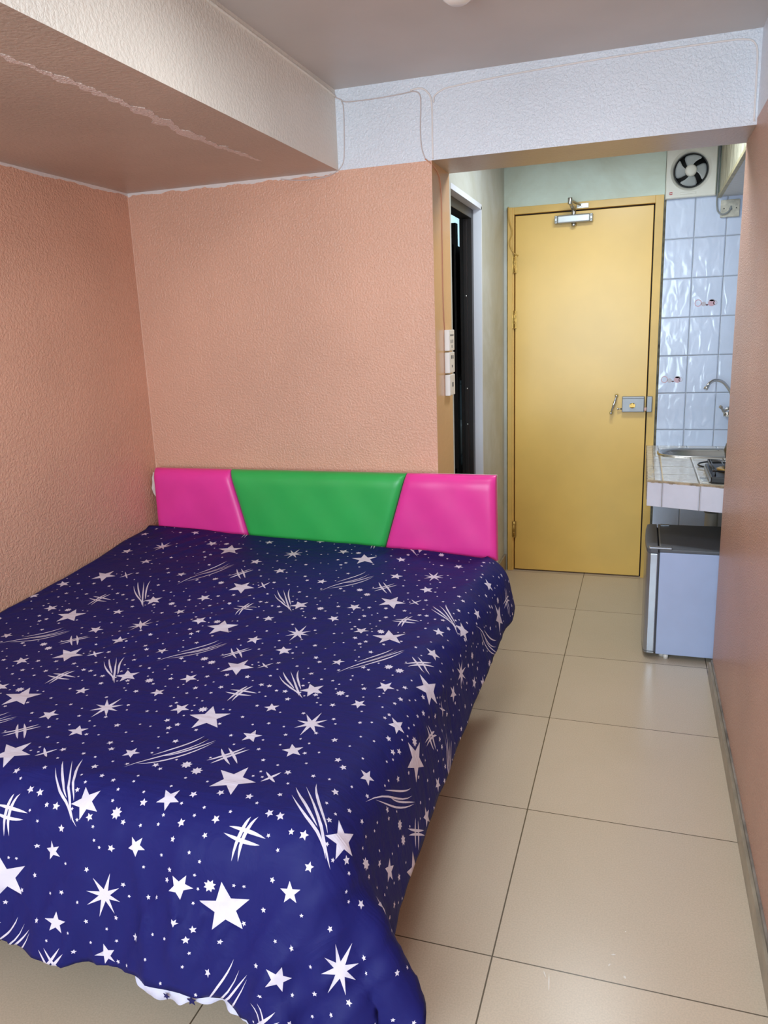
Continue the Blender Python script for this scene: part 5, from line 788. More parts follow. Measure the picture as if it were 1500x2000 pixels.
-5007,11400,2467,5,-99,37,7,-107,-7,6,-106,-8,7,-106,-7,6,-106,-7,6,-106,-8,5,-106,-7,5,-106,-8,5,-106,-7,5,-105,-7,5,-106,-8,4,-106,-7,4,-106,-7,3,-106,-8,4,-105,-8,3,-106,-8,3,-106,-9,3,-105,-8,3,-106,-8,2,-106,-8,2,-105,-8,2,-106,-8,2,-105,-8,2,-106,-8,2,-106,-7,2,-105,-7,1,-106,-6,1,-106,-6,2,-105,-6,1,-106,-6,1,-106,-6,1,-105,-7,1,-106,-6,1,-106,-6,1,-105,-6,1,-106,-5,1,-106,-4,1,-105,-2,0,-106,-3,1,-106,-2,0,-106,-3,1,-106,-3,0,-105,-2,0,-106,-3,0,-106,-3,0,-105,-3,0,-106,-2,0,-106,-3,-1,-105,-3,0,-106,-3,-1,-106,-3,-2,-105,-2,-1,-106,-2,-2,-106,-2,-3,-105,-1,-3,-106,-2,-3,-105,-2,-5,-106,-2,-4,-105,-2,-6,-106,-2,-6,-105,-1,-7,-106,-3,-7,-104,-26,-9,-92,-54,-9,-78,-72,-9,-63,-85,-11,-42,-96,-11,-22,-101,-11,-20,-102,-12,-20,-101,-12,-20,-100,-12,-20,-101,-12,-20,-99,-12,-20,-100,-13,-20,-99,-11,-20,-99,-12,-19,-99,-11,-5,-100,-10,-7,-99,-9,-8,-99,
-4908,11400,2466,5,-99,35,7,-107,-7,7,-107,-8,7,-106,-7,6,-106,-7,6,-106,-8,6,-106,-7,5,-106,-7,5,-106,-7,5,-105,-8,5,-106,-7,4,-106,-7,4,-106,-7,4,-106,-8,3,-106,-8,4,-106,-8,3,-105,-8,3,-106,-8,2,-106,-8,3,-106,-8,2,-106,-8,3,-105,-8,2,-106,-8,2,-106,-7,2,-106,-7,1,-105,-7,2,-106,-6,1,-106,-6,2,-106,-6,1,-106,-6,1,-106,-6,2,-105,-6,1,-106,-6,1,-106,-6,1,-106,-6,1,-106,-5,1,-106,-3,1,-106,-3,0,-105,-2,1,-106,-3,1,-106,-2,0,-106,-3,1,-106,-3,0,-106,-2,0,-106,-3,0,-106,-3,0,-106,-3,0,-105,-3,0,-106,-3,-1,-106,-3,-1,-106,-3,-1,-106,-2,-1,-105,-2,-2,-106,-1,-3,-106,-2,-3,-105,-2,-3,-106,-2,-4,-106,-2,-5,-105,-2,-6,-106,-2,-6,-105,-2,-7,-106,-4,-8,-103,-28,-8,-91,-56,-9,-77,-73,-10,-62,-86,-11,-40,-97,-11,-21,-101,-12,-21,-102,-12,-20,-100,-12,-20,-101,-13,-20,-100,-12,-20,-100,-13,-20,-100,-12,-19,-99,-12,-20,-99,-11,-20,-98,-11,-3,-101,-10,-5,-99,-9,-6,-99,
-4809,11400,2464,5,-100,34,8,-107,-7,7,-106,-8,7,-106,-7,6,-106,-7,6,-106,-7,6,-106,-8,6,-106,-7,5,-106,-7,5,-106,-7,5,-106,-7,4,-106,-7,4,-106,-7,4,-106,-8,4,-106,-7,3,-106,-8,4,-106,-8,3,-106,-8,2,-106,-8,3,-106,-8,3,-106,-8,2,-106,-7,2,-106,-8,2,-105,-8,2,-106,-7,2,-106,-6,2,-106,-5,1,-106,-6,2,-106,-6,1,-106,-6,2,-106,-6,1,-106,-6,1,-106,-6,2,-106,-6,1,-106,-5,1,-106,-5,1,-106,-4,1,-106,-2,1,-106,-3,0,-107,-2,1,-106,-3,1,-106,-2,0,-106,-3,1,-106,-3,0,-106,-3,0,-106,-2,0,-106,-3,0,-106,-3,0,-106,-3,0,-106,-3,-1,-106,-3,-1,-106,-3,-2,-105,-2,-1,-106,-1,-3,-106,-2,-3,-106,-3,-3,-106,-2,-4,-105,-2,-5,-106,-2,-5,-105,-2,-7,-106,-2,-7,-106,-5,-8,-102,-30,-9,-90,-58,-9,-76,-74,-10,-60,-87,-11,-39,-97,-12,-21,-102,-12,-20,-101,-12,-20,-101,-13,-20,-101,-12,-20,-100,-13,-20,-100,-13,-20,-99,-12,-20,-100,-12,-20,-99,-12,-19,-98,-10,-3,-100,-10,-3,-100,-9,-4,-99,
-4710,11400,2462,6,-100,33,7,-107,-7,8,-107,-8,7,-105,-7,6,-107,-7,6,-106,-7,6,-106,-7,6,-106,-7,6,-106,-7,5,-106,-7,5,-106,-7,4,-106,-7,4,-107,-7,5,-106,-7,3,-106,-8,4,-106,-8,3,-106,-8,3,-106,-7,3,-106,-8,3,-106,-8,3,-106,-7,2,-106,-8,3,-106,-8,2,-106,-7,2,-106,-7,2,-106,-6,2,-106,-5,1,-107,-6,2,-106,-6,2,-106,-5,1,-106,-6,1,-106,-6,2,-106,-6,1,-106,-6,1,-106,-5,2,-107,-5,1,-106,-3,1,-106,-3,1,-106,-2,1,-107,-3,0,-106,-2,1,-106,-3,1,-106,-3,0,-106,-2,1,-107,-3,0,-106,-3,0,-106,-3,0,-106,-3,0,-106,-3,0,-106,-3,-1,-106,-3,0,-106,-2,-2,-106,-2,-1,-106,-3,-3,-106,-2,-2,-106,-2,-4,-106,-2,-4,-106,-2,-4,-105,-2,-6,-106,-3,-6,-106,-2,-8,-106,-6,-8,-102,-32,-9,-88,-60,-10,-75,-75,-10,-59,-88,-11,-37,-98,-12,-20,-101,-13,-20,-102,-12,-21,-101,-13,-20,-100,-13,-20,-100,-13,-20,-100,-13,-20,-100,-13,-19,-99,-12,-20,-99,-11,-20,-99,-11,-1,-100,-10,-2,-100,-9,-3,-99,
-4610,11400,2460,5,-101,32,8,-106,-7,7,-107,-7,8,-106,-8,6,-106,-7,7,-106,-7,6,-106,-7,6,-107,-7,5,-106,-7,6,-106,-6,5,-106,-7,4,-106,-7,5,-107,-7,4,-106,-7,4,-106,-8,4,-106,-7,3,-106,-8,3,-106,-7,3,-106,-8,3,-107,-7,3,-106,-8,3,-106,-7,2,-106,-8,2,-106,-7,2,-107,-7,2,-106,-5,2,-106,-6,2,-106,-6,2,-107,-5,2,-106,-6,1,-106,-5,2,-107,-6,1,-106,-6,2,-106,-5,1,-107,-6,1,-106,-5,1,-106,-3,2,-107,-2,1,-106,-3,1,-107,-2,1,-106,-3,0,-106,-2,1,-107,-3,1,-106,-3,1,-106,-3,0,-107,-3,0,-106,-3,1,-106,-3,0,-107,-3,0,-106,-3,-1,-106,-3,-1,-106,-2,-1,-106,-3,-1,-106,-2,-2,-106,-2,-3,-106,-2,-3,-106,-2,-4,-106,-3,-5,-106,-2,-5,-106,-2,-7,-106,-3,-7,-106,-7,-9,-101,-35,-9,-86,-61,-10,-75,-76,-11,-57,-89,-11,-35,-98,-13,-21,-102,-12,-20,-101,-14,-20,-101,-13,-20,-101,-13,-20,-100,-13,-20,-100,-13,-20,-99,-13,-20,-100,-12,-20,-99,-12,-19,-98,-11,0,-101,-10,-1,-100,-9,-2,-99,
-4511,11400,2459,5,-101,30,9,-107,-7,7,-106,-7,8,-106,-7,7,-106,-7,6,-106,-7,7,-107,-7,6,-106,-7,5,-106,-7,6,-106,-7,5,-107,-6,5,-106,-7,4,-106,-6,4,-107,-8,4,-106,-7,4,-106,-8,4,-106,-7,3,-107,-7,3,-106,-8,3,-106,-7,3,-107,-8,3,-106,-7,2,-106,-7,3,-107,-8,2,-106,-6,2,-106,-6,2,-107,-5,2,-106,-5,2,-107,-6,2,-106,-5,1,-107,-6,2,-106,-5,2,-107,-6,1,-106,-6,2,-106,-5,1,-107,-4,1,-107,-3,2,-106,-3,1,-107,-2,1,-106,-3,1,-107,-2,1,-106,-3,1,-107,-3,1,-106,-3,0,-107,-3,1,-107,-3,0,-106,-3,1,-106,-3,0,-107,-3,0,-106,-3,0,-107,-3,-1,-106,-2,-1,-106,-3,-1,-106,-2,-2,-107,-2,-2,-106,-2,-3,-106,-3,-4,-106,-2,-5,-106,-3,-5,-105,-2,-7,-106,-3,-8,-106,-8,-8,-100,-37,-10,-86,-64,-10,-74,-76,-11,-56,-90,-12,-33,-99,-13,-20,-101,-13,-20,-102,-14,-20,-101,-13,-21,-100,-14,-20,-100,-14,-19,-100,-13,-20,-100,-13,-20,-99,-12,-20,-99,-12,-20,-99,-11,2,-100,-10,0,-100,-9,0,-100,
-4412,11400,2457,6,-101,30,9,-107,-8,7,-106,-7,8,-106,-7,7,-106,-8,7,-106,-7,6,-107,-7,6,-106,-6,6,-106,-7,6,-107,-7,5,-106,-6,5,-106,-7,4,-107,-6,5,-106,-8,4,-107,-7,4,-106,-7,4,-106,-8,3,-107,-7,3,-106,-7,3,-107,-7,3,-106,-8,3,-107,-7,3,-106,-7,2,-106,-7,2,-107,-6,3,-107,-5,2,-106,-6,2,-107,-5,2,-106,-5,2,-107,-5,2,-107,-6,1,-106,-5,2,-107,-5,2,-107,-6,1,-106,-5,2,-107,-4,1,-107,-3,1,-106,-3,2,-107,-2,1,-107,-3,1,-107,-2,1,-106,-3,1,-107,-3,1,-107,-2,1,-106,-3,1,-107,-3,0,-107,-3,1,-106,-4,0,-107,-3,1,-107,-3,-1,-106,-3,0,-107,-3,-1,-106,-2,-1,-106,-2,-1,-107,-3,-3,-106,-2,-3,-106,-2,-3,-106,-3,-5,-106,-2,-5,-106,-3,-7,-106,-3,-8,-106,-10,-9,-99,-39,-9,-85,-65,-11,-73,-77,-12,-54,-91,-12,-31,-99,-13,-21,-102,-14,-20,-101,-14,-20,-101,-14,-20,-101,-14,-20,-100,-14,-20,-100,-14,-20,-99,-13,-20,-100,-12,-19,-99,-12,-20,-99,-11,3,-100,-11,2,-100,-9,0,-100,
-4313,11400,2451,7,-101,31,8,-106,-8,9,-107,-7,7,-105,-8,7,-107,-7,7,-106,-7,7,-106,-6,6,-107,-7,6,-106,-7,6,-107,-6,5,-106,-7,5,-107,-6,5,-106,-6,4,-107,-7,5,-106,-7,4,-107,-7,3,-106,-7,4,-107,-8,3,-106,-7,3,-107,-7,3,-106,-7,3,-107,-6,3,-107,-7,3,-106,-7,2,-107,-6,2,-107,-5,3,-106,-5,2,-107,-5,2,-107,-5,2,-107,-5,2,-107,-5,2,-106,-6,1,-107,-5,2,-107,-5,2,-107,-5,1,-107,-4,2,-106,-3,1,-107,-3,2,-107,-2,1,-107,-3,1,-107,-2,1,-107,-3,2,-107,-2,1,-107,-3,1,-107,-3,1,-107,-3,0,-106,-4,1,-107,-3,1,-107,-3,0,-107,-3,0,-107,-3,0,-106,-3,0,-107,-2,-1,-106,-3,-2,-107,-2,-2,-106,-2,-3,-106,-3,-3,-106,-3,-5,-106,-2,-5,-106,-3,-7,-106,-3,-8,-106,-12,-9,-99,-41,-10,-84,-66,-11,-71,-78,-12,-53,-92,-13,-30,-100,-14,-20,-101,-14,-20,-102,-14,-20,-100,-15,-20,-101,-14,-20,-100,-14,-20,-100,-14,-20,-100,-14,-20,-99,-13,-20,-99,-11,-20,-100,-12,8,-100,-10,1,-100,-9,0,-100,
-4214,11400,2441,8,-99,36,8,-107,-8,9,-107,-7,7,-106,-8,8,-106,-7,7,-106,-6,6,-107,-7,7,-106,-7,6,-107,-6,6,-106,-6,5,-107,-7,5,-107,-6,5,-106,-6,5,-107,-7,4,-106,-6,4,-107,-7,4,-107,-7,4,-106,-7,3,-107,-7,4,-107,-7,3,-107,-7,3,-106,-6,2,-107,-7,3,-107,-6,3,-107,-6,2,-107,-5,2,-106,-5,3,-107,-5,2,-107,-5,2,-107,-4,2,-107,-5,2,-107,-5,2,-107,-6,1,-107,-5,2,-107,-4,2,-107,-4,2,-107,-3,1,-107,-3,2,-107,-2,1,-107,-3,1,-108,-2,2,-107,-3,1,-107,-3,1,-107,-2,1,-107,-3,1,-107,-3,1,-107,-4,1,-107,-3,1,-107,-3,1,-107,-4,0,-107,-3,0,-107,-2,0,-106,-3,-1,-107,-2,-1,-107,-3,-2,-106,-2,-2,-107,-3,-4,-106,-2,-4,-106,-3,-6,-106,-3,-6,-106,-3,-8,-106,-14,-10,-98,-43,-10,-82,-67,-12,-71,-80,-12,-51,-92,-14,-28,-100,-14,-21,-102,-15,-20,-101,-14,-20,-101,-15,-20,-100,-15,-20,-101,-15,-20,-100,-14,-20,-99,-14,-19,-100,-13,-20,-99,-12,-7,-100,-12,0,-100,-10,0,-100,-10,-1,-100,
-4114,11400,2431,7,-98,41,9,-107,-8,9,-107,-7,8,-106,-8,7,-106,-6,7,-107,-7,7,-106,-7,7,-107,-6,6,-106,-6,6,-107,-6,5,-107,-6,5,-106,-6,5,-107,-6,5,-107,-7,5,-107,-7,4,-106,-6,4,-107,-7,4,-107,-7,3,-107,-6,4,-107,-7,3,-106,-6,3,-107,-7,3,-107,-6,2,-107,-7,3,-107,-5,3,-107,-5,2,-107,-5,2,-107,-4,3,-107,-5,2,-108,-5,2,-107,-4,2,-107,-5,2,-107,-5,2,-107,-5,2,-107,-5,1,-107,-4,2,-108,-2,2,-107,-3,1,-107,-2,2,-107,-3,2,-108,-2,1,-107,-3,1,-107,-3,2,-108,-3,1,-107,-3,1,-107,-3,1,-107,-3,1,-108,-3,1,-107,-4,1,-107,-3,1,-107,-3,0,-107,-3,0,-107,-2,0,-107,-3,-1,-107,-2,-2,-106,-3,-2,-107,-2,-3,-106,-3,-5,-107,-3,-5,-106,-3,-7,-106,-3,-8,-106,-16,-9,-96,-45,-11,-82,-69,-12,-69,-80,-13,-50,-93,-15,-27,-101,-14,-20,-102,-15,-20,-101,-16,-20,-101,-15,-20,-100,-16,-20,-100,-15,-20,-100,-14,-20,-100,-14,-20,-99,-14,-20,-100,-12,-2,-100,-12,-1,-101,-10,-1,-100,-10,0,-99,
-4015,11400,2420,8,-96,47,9,-107,-8,9,-107,-7,8,-106,-7,7,-107,-7,8,-106,-7,7,-107,-6,6,-107,-6,7,-106,-7,6,-107,-5,5,-107,-6,6,-107,-6,5,-107,-6,5,-107,-6,4,-106,-7,5,-107,-6,4,-107,-7,3,-107,-6,4,-107,-7,4,-107,-6,3,-107,-6,3,-107,-7,3,-107,-6,3,-107,-6,2,-108,-5,3,-107,-5,3,-107,-5,2,-107,-4,2,-107,-4,3,-108,-5,2,-107,-5,2,-107,-4,2,-108,-5,2,-107,-5,2,-107,-4,2,-108,-4,2,-107,-3,2,-107,-2,1,-108,-2,2,-107,-3,2,-108,-2,1,-107,-3,2,-108,-3,1,-107,-3,2,-108,-3,1,-107,-3,1,-108,-3,1,-107,-4,2,-108,-3,1,-107,-4,0,-107,-3,1,-107,-2,0,-108,-3,0,-107,-2,0,-107,-3,-2,-107,-3,-2,-106,-2,-3,-107,-3,-4,-106,-3,-5,-107,-3,-7,-106,-3,-8,-105,-18,-10,-96,-48,-11,-81,-69,-13,-68,-82,-13,-48,-94,-15,-25,-101,-15,-21,-101,-16,-20,-102,-16,-20,-100,-16,-20,-101,-16,-20,-100,-16,-20,-100,-15,-20,-100,-14,-20,-99,-14,-19,-100,-12,0,-100,-12,-1,-101,-11,-1,-100,-9,0,-100,
-3916,11400,2410,9,-93,52,9,-108,-8,9,-107,-7,8,-107,-7,8,-106,-7,7,-107,-7,7,-107,-6,7,-106,-6,7,-107,-6,6,-107,-5,6,-107,-6,5,-107,-6,5,-107,-5,5,-107,-6,5,-107,-7,4,-107,-6,4,-107,-6,4,-107,-7,4,-107,-6,4,-108,-6,3,-107,-6,3,-107,-7,3,-107,-6,3,-107,-6,3,-108,-5,3,-107,-4,2,-107,-4,3,-108,-5,2,-107,-4,3,-108,-4,2,-107,-5,2,-107,-4,2,-108,-5,2,-107,-4,3,-108,-5,2,-107,-3,1,-108,-3,2,-108,-2,2,-107,-3,2,-108,-2,2,-108,-3,1,-107,-3,2,-108,-2,2,-108,-3,1,-107,-3,2,-108,-4,1,-108,-3,2,-107,-3,1,-108,-4,1,-108,-3,1,-107,-3,1,-108,-3,1,-107,-2,0,-108,-3,0,-107,-3,-1,-107,-2,-2,-107,-3,-3,-107,-3,-4,-106,-3,-5,-107,-3,-7,-106,-3,-8,-105,-21,-10,-95,-50,-12,-80,-70,-13,-66,-83,-14,-47,-95,-16,-24,-101,-16,-20,-102,-16,-20,-101,-17,-20,-101,-16,-20,-100,-17,-20,-100,-16,-20,-100,-15,-20,-100,-15,-20,-100,-14,-20,-99,-13,1,-101,-12,0,-100,-11,0,-100,-9,1,-100,
-3817,11400,2400,10,-91,57,9,-108,-7,9,-107,-7,9,-106,-8,8,-107,-6,7,-107,-7,7,-107,-6,7,-107,-6,7,-107,-6,6,-107,-5,6,-107,-6,5,-107,-5,6,-107,-5,5,-107,-7,4,-107,-6,5,-108,-6,4,-107,-6,4,-107,-6,4,-107,-6,4,-108,-6,3,-107,-6,3,-107,-6,3,-108,-6,3,-107,-6,3,-108,-5,3,-107,-4,3,-108,-4,2,-107,-4,3,-108,-5,2,-107,-4,3,-108,-4,2,-107,-4,3,-108,-5,2,-108,-4,2,-107,-5,2,-108,-3,2,-108,-3,2,-108,-2,2,-107,-2,2,-108,-3,2,-108,-2,1,-108,-3,2,-108,-3,2,-108,-3,2,-108,-3,1,-108,-3,2,-108,-3,1,-108,-4,2,-108,-3,1,-107,-4,2,-108,-3,1,-108,-3,1,-108,-2,0,-107,-3,1,-108,-3,-1,-107,-2,-1,-107,-3,-3,-107,-3,-3,-107,-3,-5,-107,-3,-7,-106,-3,-9,-105,-24,-10,-94,-52,-12,-79,-71,-14,-65,-84,-15,-44,-96,-16,-24,-101,-17,-20,-102,-17,-20,-101,-17,-20,-101,-18,-20,-100,-17,-20,-101,-16,-20,-100,-16,-20,-100,-15,-20,-99,-15,-20,-100,-13,3,-101,-12,0,-100,-11,1,-100,-10,2,-100,
-3718,11400,2389,10,-88,64,11,-108,-7,9,-107,-8,8,-107,-7,8,-107,-7,8,-107,-6,7,-107,-6,7,-107,-6,7,-107,-6,6,-107,-5,6,-107,-5,6,-108,-6,5,-107,-5,5,-107,-6,5,-108,-6,5,-107,-6,4,-107,-6,4,-108,-6,4,-107,-6,4,-108,-5,3,-107,-6,4,-108,-6,3,-107,-6,3,-108,-5,3,-107,-5,3,-108,-4,2,-108,-4,3,-107,-4,3,-108,-4,2,-108,-4,3,-107,-4,2,-108,-5,3,-108,-4,2,-108,-4,2,-107,-4,2,-108,-4,3,-108,-2,2,-108,-3,2,-108,-2,2,-108,-2,1,-108,-3,2,-109,-3,2,-108,-3,2,-108,-3,2,-108,-3,2,-108,-3,2,-108,-3,1,-109,-4,2,-108,-3,2,-108,-4,1,-108,-3,2,-108,-2,1,-108,-3,1,-108,-3,1,-108,-2,-1,-107,-3,0,-108,-3,-2,-107,-3,-4,-107,-3,-5,-107,-3,-6,-107,-4,-9,-104,-26,-11,-93,-54,-12,-78,-73,-15,-63,-85,-16,-43,-96,-17,-22,-102,-17,-20,-102,-18,-21,-101,-18,-20,-101,-18,-20,-100,-18,-20,-101,-17,-20,-100,-16,-20,-99,-16,-20,-100,-14,-19,-100,-14,3,-101,-12,2,-100,-11,1,-100,-10,3,-100,
-3618,11400,2379,10,-84,70,11,-109,-8,9,-107,-7,9,-107,-7,8,-107,-7,7,-107,-6,8,-107,-6,7,-107,-6,7,-108,-5,6,-107,-6,6,-108,-5,6,-107,-5,6,-108,-5,5,-107,-6,5,-108,-6,4,-107,-5,5,-108,-6,4,-107,-6,4,-108,-6,4,-107,-6,3,-108,-5,4,-108,-6,3,-107,-6,3,-108,-5,3,-108,-5,3,-107,-4,3,-108,-3,3,-108,-4,2,-108,-4,3,-108,-4,3,-108,-4,2,-108,-4,3,-107,-4,2,-108,-4,3,-108,-4,2,-108,-4,2,-109,-2,2,-108,-2,2,-108,-3,2,-108,-2,2,-108,-3,2,-109,-3,2,-108,-2,2,-108,-3,2,-109,-4,2,-108,-3,2,-109,-3,2,-108,-4,2,-109,-3,2,-108,-4,2,-109,-3,2,-108,-2,1,-108,-3,2,-109,-3,1,-108,-3,0,-108,-2,0,-108,-3,-2,-107,-3,-3,-107,-3,-4,-107,-3,-7,-108,-5,-9,-104,-28,-11,-91,-57,-13,-77,-74,-16,-62,-86,-16,-41,-97,-18,-21,-102,-19,-20,-102,-18,-20,-101,-19,-21,-101,-19,-20,-100,-18,-20,-101,-18,-20,-100,-17,-19,-100,-16,-20,-99,-15,-20,-100,-13,4,-101,-12,2,-101,-11,0,-100,-11,-6,-100,
-3519,11400,2369,12,-79,76,10,-109,-8,10,-108,-7,8,-107,-7,8,-107,-7,8,-108,-6,8,-107,-6,7,-108,-6,7,-107,-5,6,-108,-5,6,-108,-5,6,-107,-5,6,-108,-5,5,-108,-6,5,-108,-5,5,-107,-6,5,-108,-6,4,-108,-5,4,-107,-6,4,-108,-6,3,-108,-5,4,-108,-6,3,-107,-5,3,-108,-6,3,-108,-4,4,-108,-4,2,-108,-4,3,-108,-3,3,-108,-4,3,-108,-4,3,-108,-4,2,-108,-3,3,-108,-4,2,-108,-5,3,-108,-3,2,-108,-4,2,-108,-2,3,-109,-2,2,-108,-3,2,-109,-2,2,-108,-3,2,-109,-3,2,-108,-2,2,-109,-3,3,-108,-4,2,-109,-3,2,-109,-3,2,-109,-4,2,-108,-3,2,-109,-4,3,-109,-3,2,-109,-2,2,-109,-3,2,-108,-3,1,-109,-3,1,-108,-3,0,-108,-2,-1,-108,-3,-3,-108,-3,-4,-107,-4,-6,-108,-5,-9,-103,-31,-12,-90,-59,-14,-77,-75,-16,-60,-88,-18,-38,-98,-18,-21,-102,-20,-20,-101,-20,-20,-102,-20,-20,-100,-19,-21,-101,-19,-20,-101,-18,-20,-100,-18,-19,-100,-16,-20,-99,-15,-20,-100,-13,3,-101,-13,-3,-101,-12,-9,-100,-13,-18,-98,
-3420,11400,2354,13,-72,87,11,-110,-8,9,-109,-7,9,-108,-7,8,-107,-7,8,-108,-6,7,-108,-6,8,-108,-5,7,-108,-6,6,-108,-5,7,-108,-5,6,-108,-4,5,-108,-5,6,-107,-6,5,-108,-5,5,-108,-6,4,-108,-5,5,-108,-6,4,-108,-5,4,-108,-6,3,-107,-5,4,-108,-6,3,-108,-5,4,-108,-5,3,-108,-5,3,-108,-3,3,-108,-4,3,-108,-3,3,-108,-4,3,-108,-3,2,-108,-4,3,-109,-4,3,-108,-4,2,-108,-4,3,-108,-4,2,-109,-3,3,-108,-2,2,-108,-2,2,-109,-3,3,-109,-2,2,-108,-3,2,-109,-3,2,-109,-3,2,-109,-3,3,-109,-3,2,-109,-3,2,-109,-3,3,-109,-4,2,-109,-4,3,-109,-3,2,-109,-3,3,-109,-3,2,-110,-2,2,-109,-3,2,-109,-3,2,-108,-3,0,-109,-3,0,-108,-3,-2,-108,-3,-4,-108,-3,-6,-108,-7,-9,-103,-33,-12,-89,-62,-15,-75,-76,-17,-59,-89,-19,-36,-99,-20,-20,-102,-21,-20,-102,-20,-20,-101,-21,-21,-101,-20,-20,-101,-20,-20,-100,-19,-20,-100,-18,-20,-100,-17,-19,-100,-15,-20,-100,-14,-5,-101,-13,-10,-100,-13,-12,-99,-12,-13,-99,
-3321,11400,2335,14,-64,103,11,-111,-8,9,-110,-8,9,-109,-7,8,-108,-7,8,-108,-6,8,-109,-6,8,-108,-5,7,-108,-5,6,-108,-5,7,-109,-5,6,-108,-4,6,-108,-5,5,-108,-5,6,-108,-6,5,-108,-5,4,-108,-6,5,-108,-6,4,-108,-5,4,-108,-5,4,-108,-6,3,-108,-5,4,-108,-6,3,-108,-5,3,-108,-4,3,-108,-3,3,-108,-4,3,-108,-3,3,-109,-3,3,-108,-4,3,-108,-3,3,-108,-4,3,-108,-4,3,-109,-3,2,-108,-4,3,-109,-3,2,-108,-2,3,-109,-3,2,-108,-2,2,-109,-3,3,-109,-2,2,-109,-3,2,-109,-3,2,-109,-3,3,-109,-3,2,-109,-3,3,-110,-4,2,-109,-3,3,-110,-4,3,-109,-3,2,-110,-3,3,-110,-3,3,-109,-3,3,-110,-2,2,-109,-3,2,-110,-3,2,-109,-3,0,-109,-3,-1,-108,-3,-3,-109,-3,-7,-108,-8,-9,-102,-37,-13,-88,-64,-15,-74,-78,-18,-56,-90,-20,-34,-100,-22,-20,-102,-21,-20,-102,-22,-21,-101,-22,-20,-101,-21,-20,-101,-20,-20,-100,-20,-20,-100,-19,-20,-100,-17,-20,-100,-15,-20,-100,-14,-6,-101,-13,-9,-100,-12,-8,-100,-12,-8,-100,
-3222,11400,2316,15,-55,118,10,-113,-8,10,-111,-8,9,-110,-8,9,-109,-7,8,-108,-7,8,-109,-6,7,-109,-5,7,-108,-5,7,-109,-5,7,-108,-5,6,-109,-5,6,-108,-4,6,-108,-5,5,-109,-6,5,-108,-5,5,-108,-6,4,-108,-5,5,-108,-5,4,-108,-5,4,-108,-5,3,-108,-5,4,-108,-5,3,-109,-5,3,-108,-4,4,-108,-3,3,-108,-3,3,-108,-3,3,-108,-4,3,-109,-3,3,-108,-3,3,-108,-3,3,-109,-4,3,-108,-3,2,-109,-3,3,-108,-3,3,-109,-3,2,-108,-2,3,-109,-2,2,-109,-3,2,-109,-3,3,-109,-2,2,-109,-3,2,-110,-3,3,-109,-4,2,-110,-3,3,-109,-3,3,-110,-4,2,-110,-3,3,-110,-4,4,-110,-3,3,-110,-2,3,-110,-3,3,-110,-3,3,-111,-3,3,-110,-3,2,-109,-2,2,-110,-3,-1,-109,-3,-2,-109,-3,-6,-109,-11,-10,-102,-40,-13,-86,-66,-17,-73,-79,-19,-54,-92,-22,-31,-101,-22,-21,-102,-23,-20,-102,-23,-20,-101,-23,-20,-101,-22,-20,-101,-21,-20,-100,-21,-20,-101,-19,-20,-100,-18,-20,-99,-16,-6,-102,-13,-11,-100,-13,-8,-100,-12,-4,-100,-13,1,-100,
-3122,11400,2298,14,-49,128,11,-114,-8,10,-111,-8,9,-111,-8,9,-109,-7,8,-109,-7,8,-109,-6,8,-109,-5,7,-109,-5,7,-109,-5,7,-108,-4,6,-109,-5,6,-109,-4,6,-108,-5,6,-108,-5,5,-109,-5,5,-108,-5,4,-108,-5,5,-108,-5,4,-109,-5,4,-108,-5,3,-108,-5,4,-108,-4,3,-108,-5,4,-108,-3,3,-108,-3,3,-109,-3,3,-108,-3,4,-108,-3,3,-109,-3,3,-108,-3,3,-108,-3,3,-109,-3,3,-108,-3,3,-109,-3,2,-108,-3,3,-109,-2,3,-109,-3,2,-109,-2,2,-109,-3,3,-109,-2,2,-109,-3,3,-109,-3,2,-110,-3,3,-110,-3,2,-109,-3,3,-110,-4,3,-110,-3,3,-111,-4,3,-110,-3,4,-111,-3,3,-110,-3,4,-111,-3,4,-111,-2,3,-110,-3,4,-111,-3,3,-111,-3,2,-110,-3,1,-110,-3,-2,-110,-3,-5,-110,-12,-10,-101,-44,-14,-85,-68,-18,-72,-81,-21,-52,-94,-23,-28,-102,-24,-20,-102,-25,-21,-102,-24,-20,-102,-24,-20,-101,-23,-20,-101,-22,-20,-100,-21,-20,-100,-19,-20,-100,-19,-20,-100,-16,-5,-101,-13,0,-101,-14,5,-100,-16,8,-99,-18,14,-98,
-3023,11400,2280,13,-45,138,12,-113,-8,10,-112,-9,10,-111,-7,9,-109,-8,8,-110,-6,8,-109,-6,8,-110,-5,8,-109,-5,7,-109,-4,7,-109,-4,7,-109,-5,6,-108,-4,6,-109,-4,5,-108,-5,5,-109,-5,5,-108,-5,5,-108,-4,5,-109,-5,4,-108,-5,4,-108,-4,4,-108,-5,3,-108,-4,4,-108,-4,3,-109,-4,3,-108,-3,4,-108,-2,3,-108,-3,3,-109,-2,3,-108,-3,4,-108,-3,3,-109,-2,3,-108,-3,3,-109,-3,3,-108,-3,3,-109,-3,2,-109,-2,3,-108,-2,2,-109,-3,3,-109,-2,2,-110,-3,3,-109,-3,2,-110,-3,3,-109,-3,3,-110,-3,2,-110,-3,3,-110,-3,3,-111,-4,3,-110,-4,4,-111,-3,3,-111,-3,4,-111,-2,4,-112,-3,5,-111,-3,4,-112,-3,5,-111,-2,4,-112,-3,3,-111,-3,2,-111,-3,-1,-111,-3,-5,-111,-15,-9,-101,-47,-16,-84,-71,-19,-70,-84,-23,-49,-96,-25,-26,-102,-26,-20,-103,-26,-21,-102,-25,-20,-102,-25,-20,-101,-24,-20,-101,-23,-20,-101,-21,-20,-100,-21,-20,-100,-19,-20,-99,-18,22,-100,-18,16,-98,-17,13,-99,-19,14,-98,-20,18,-96,
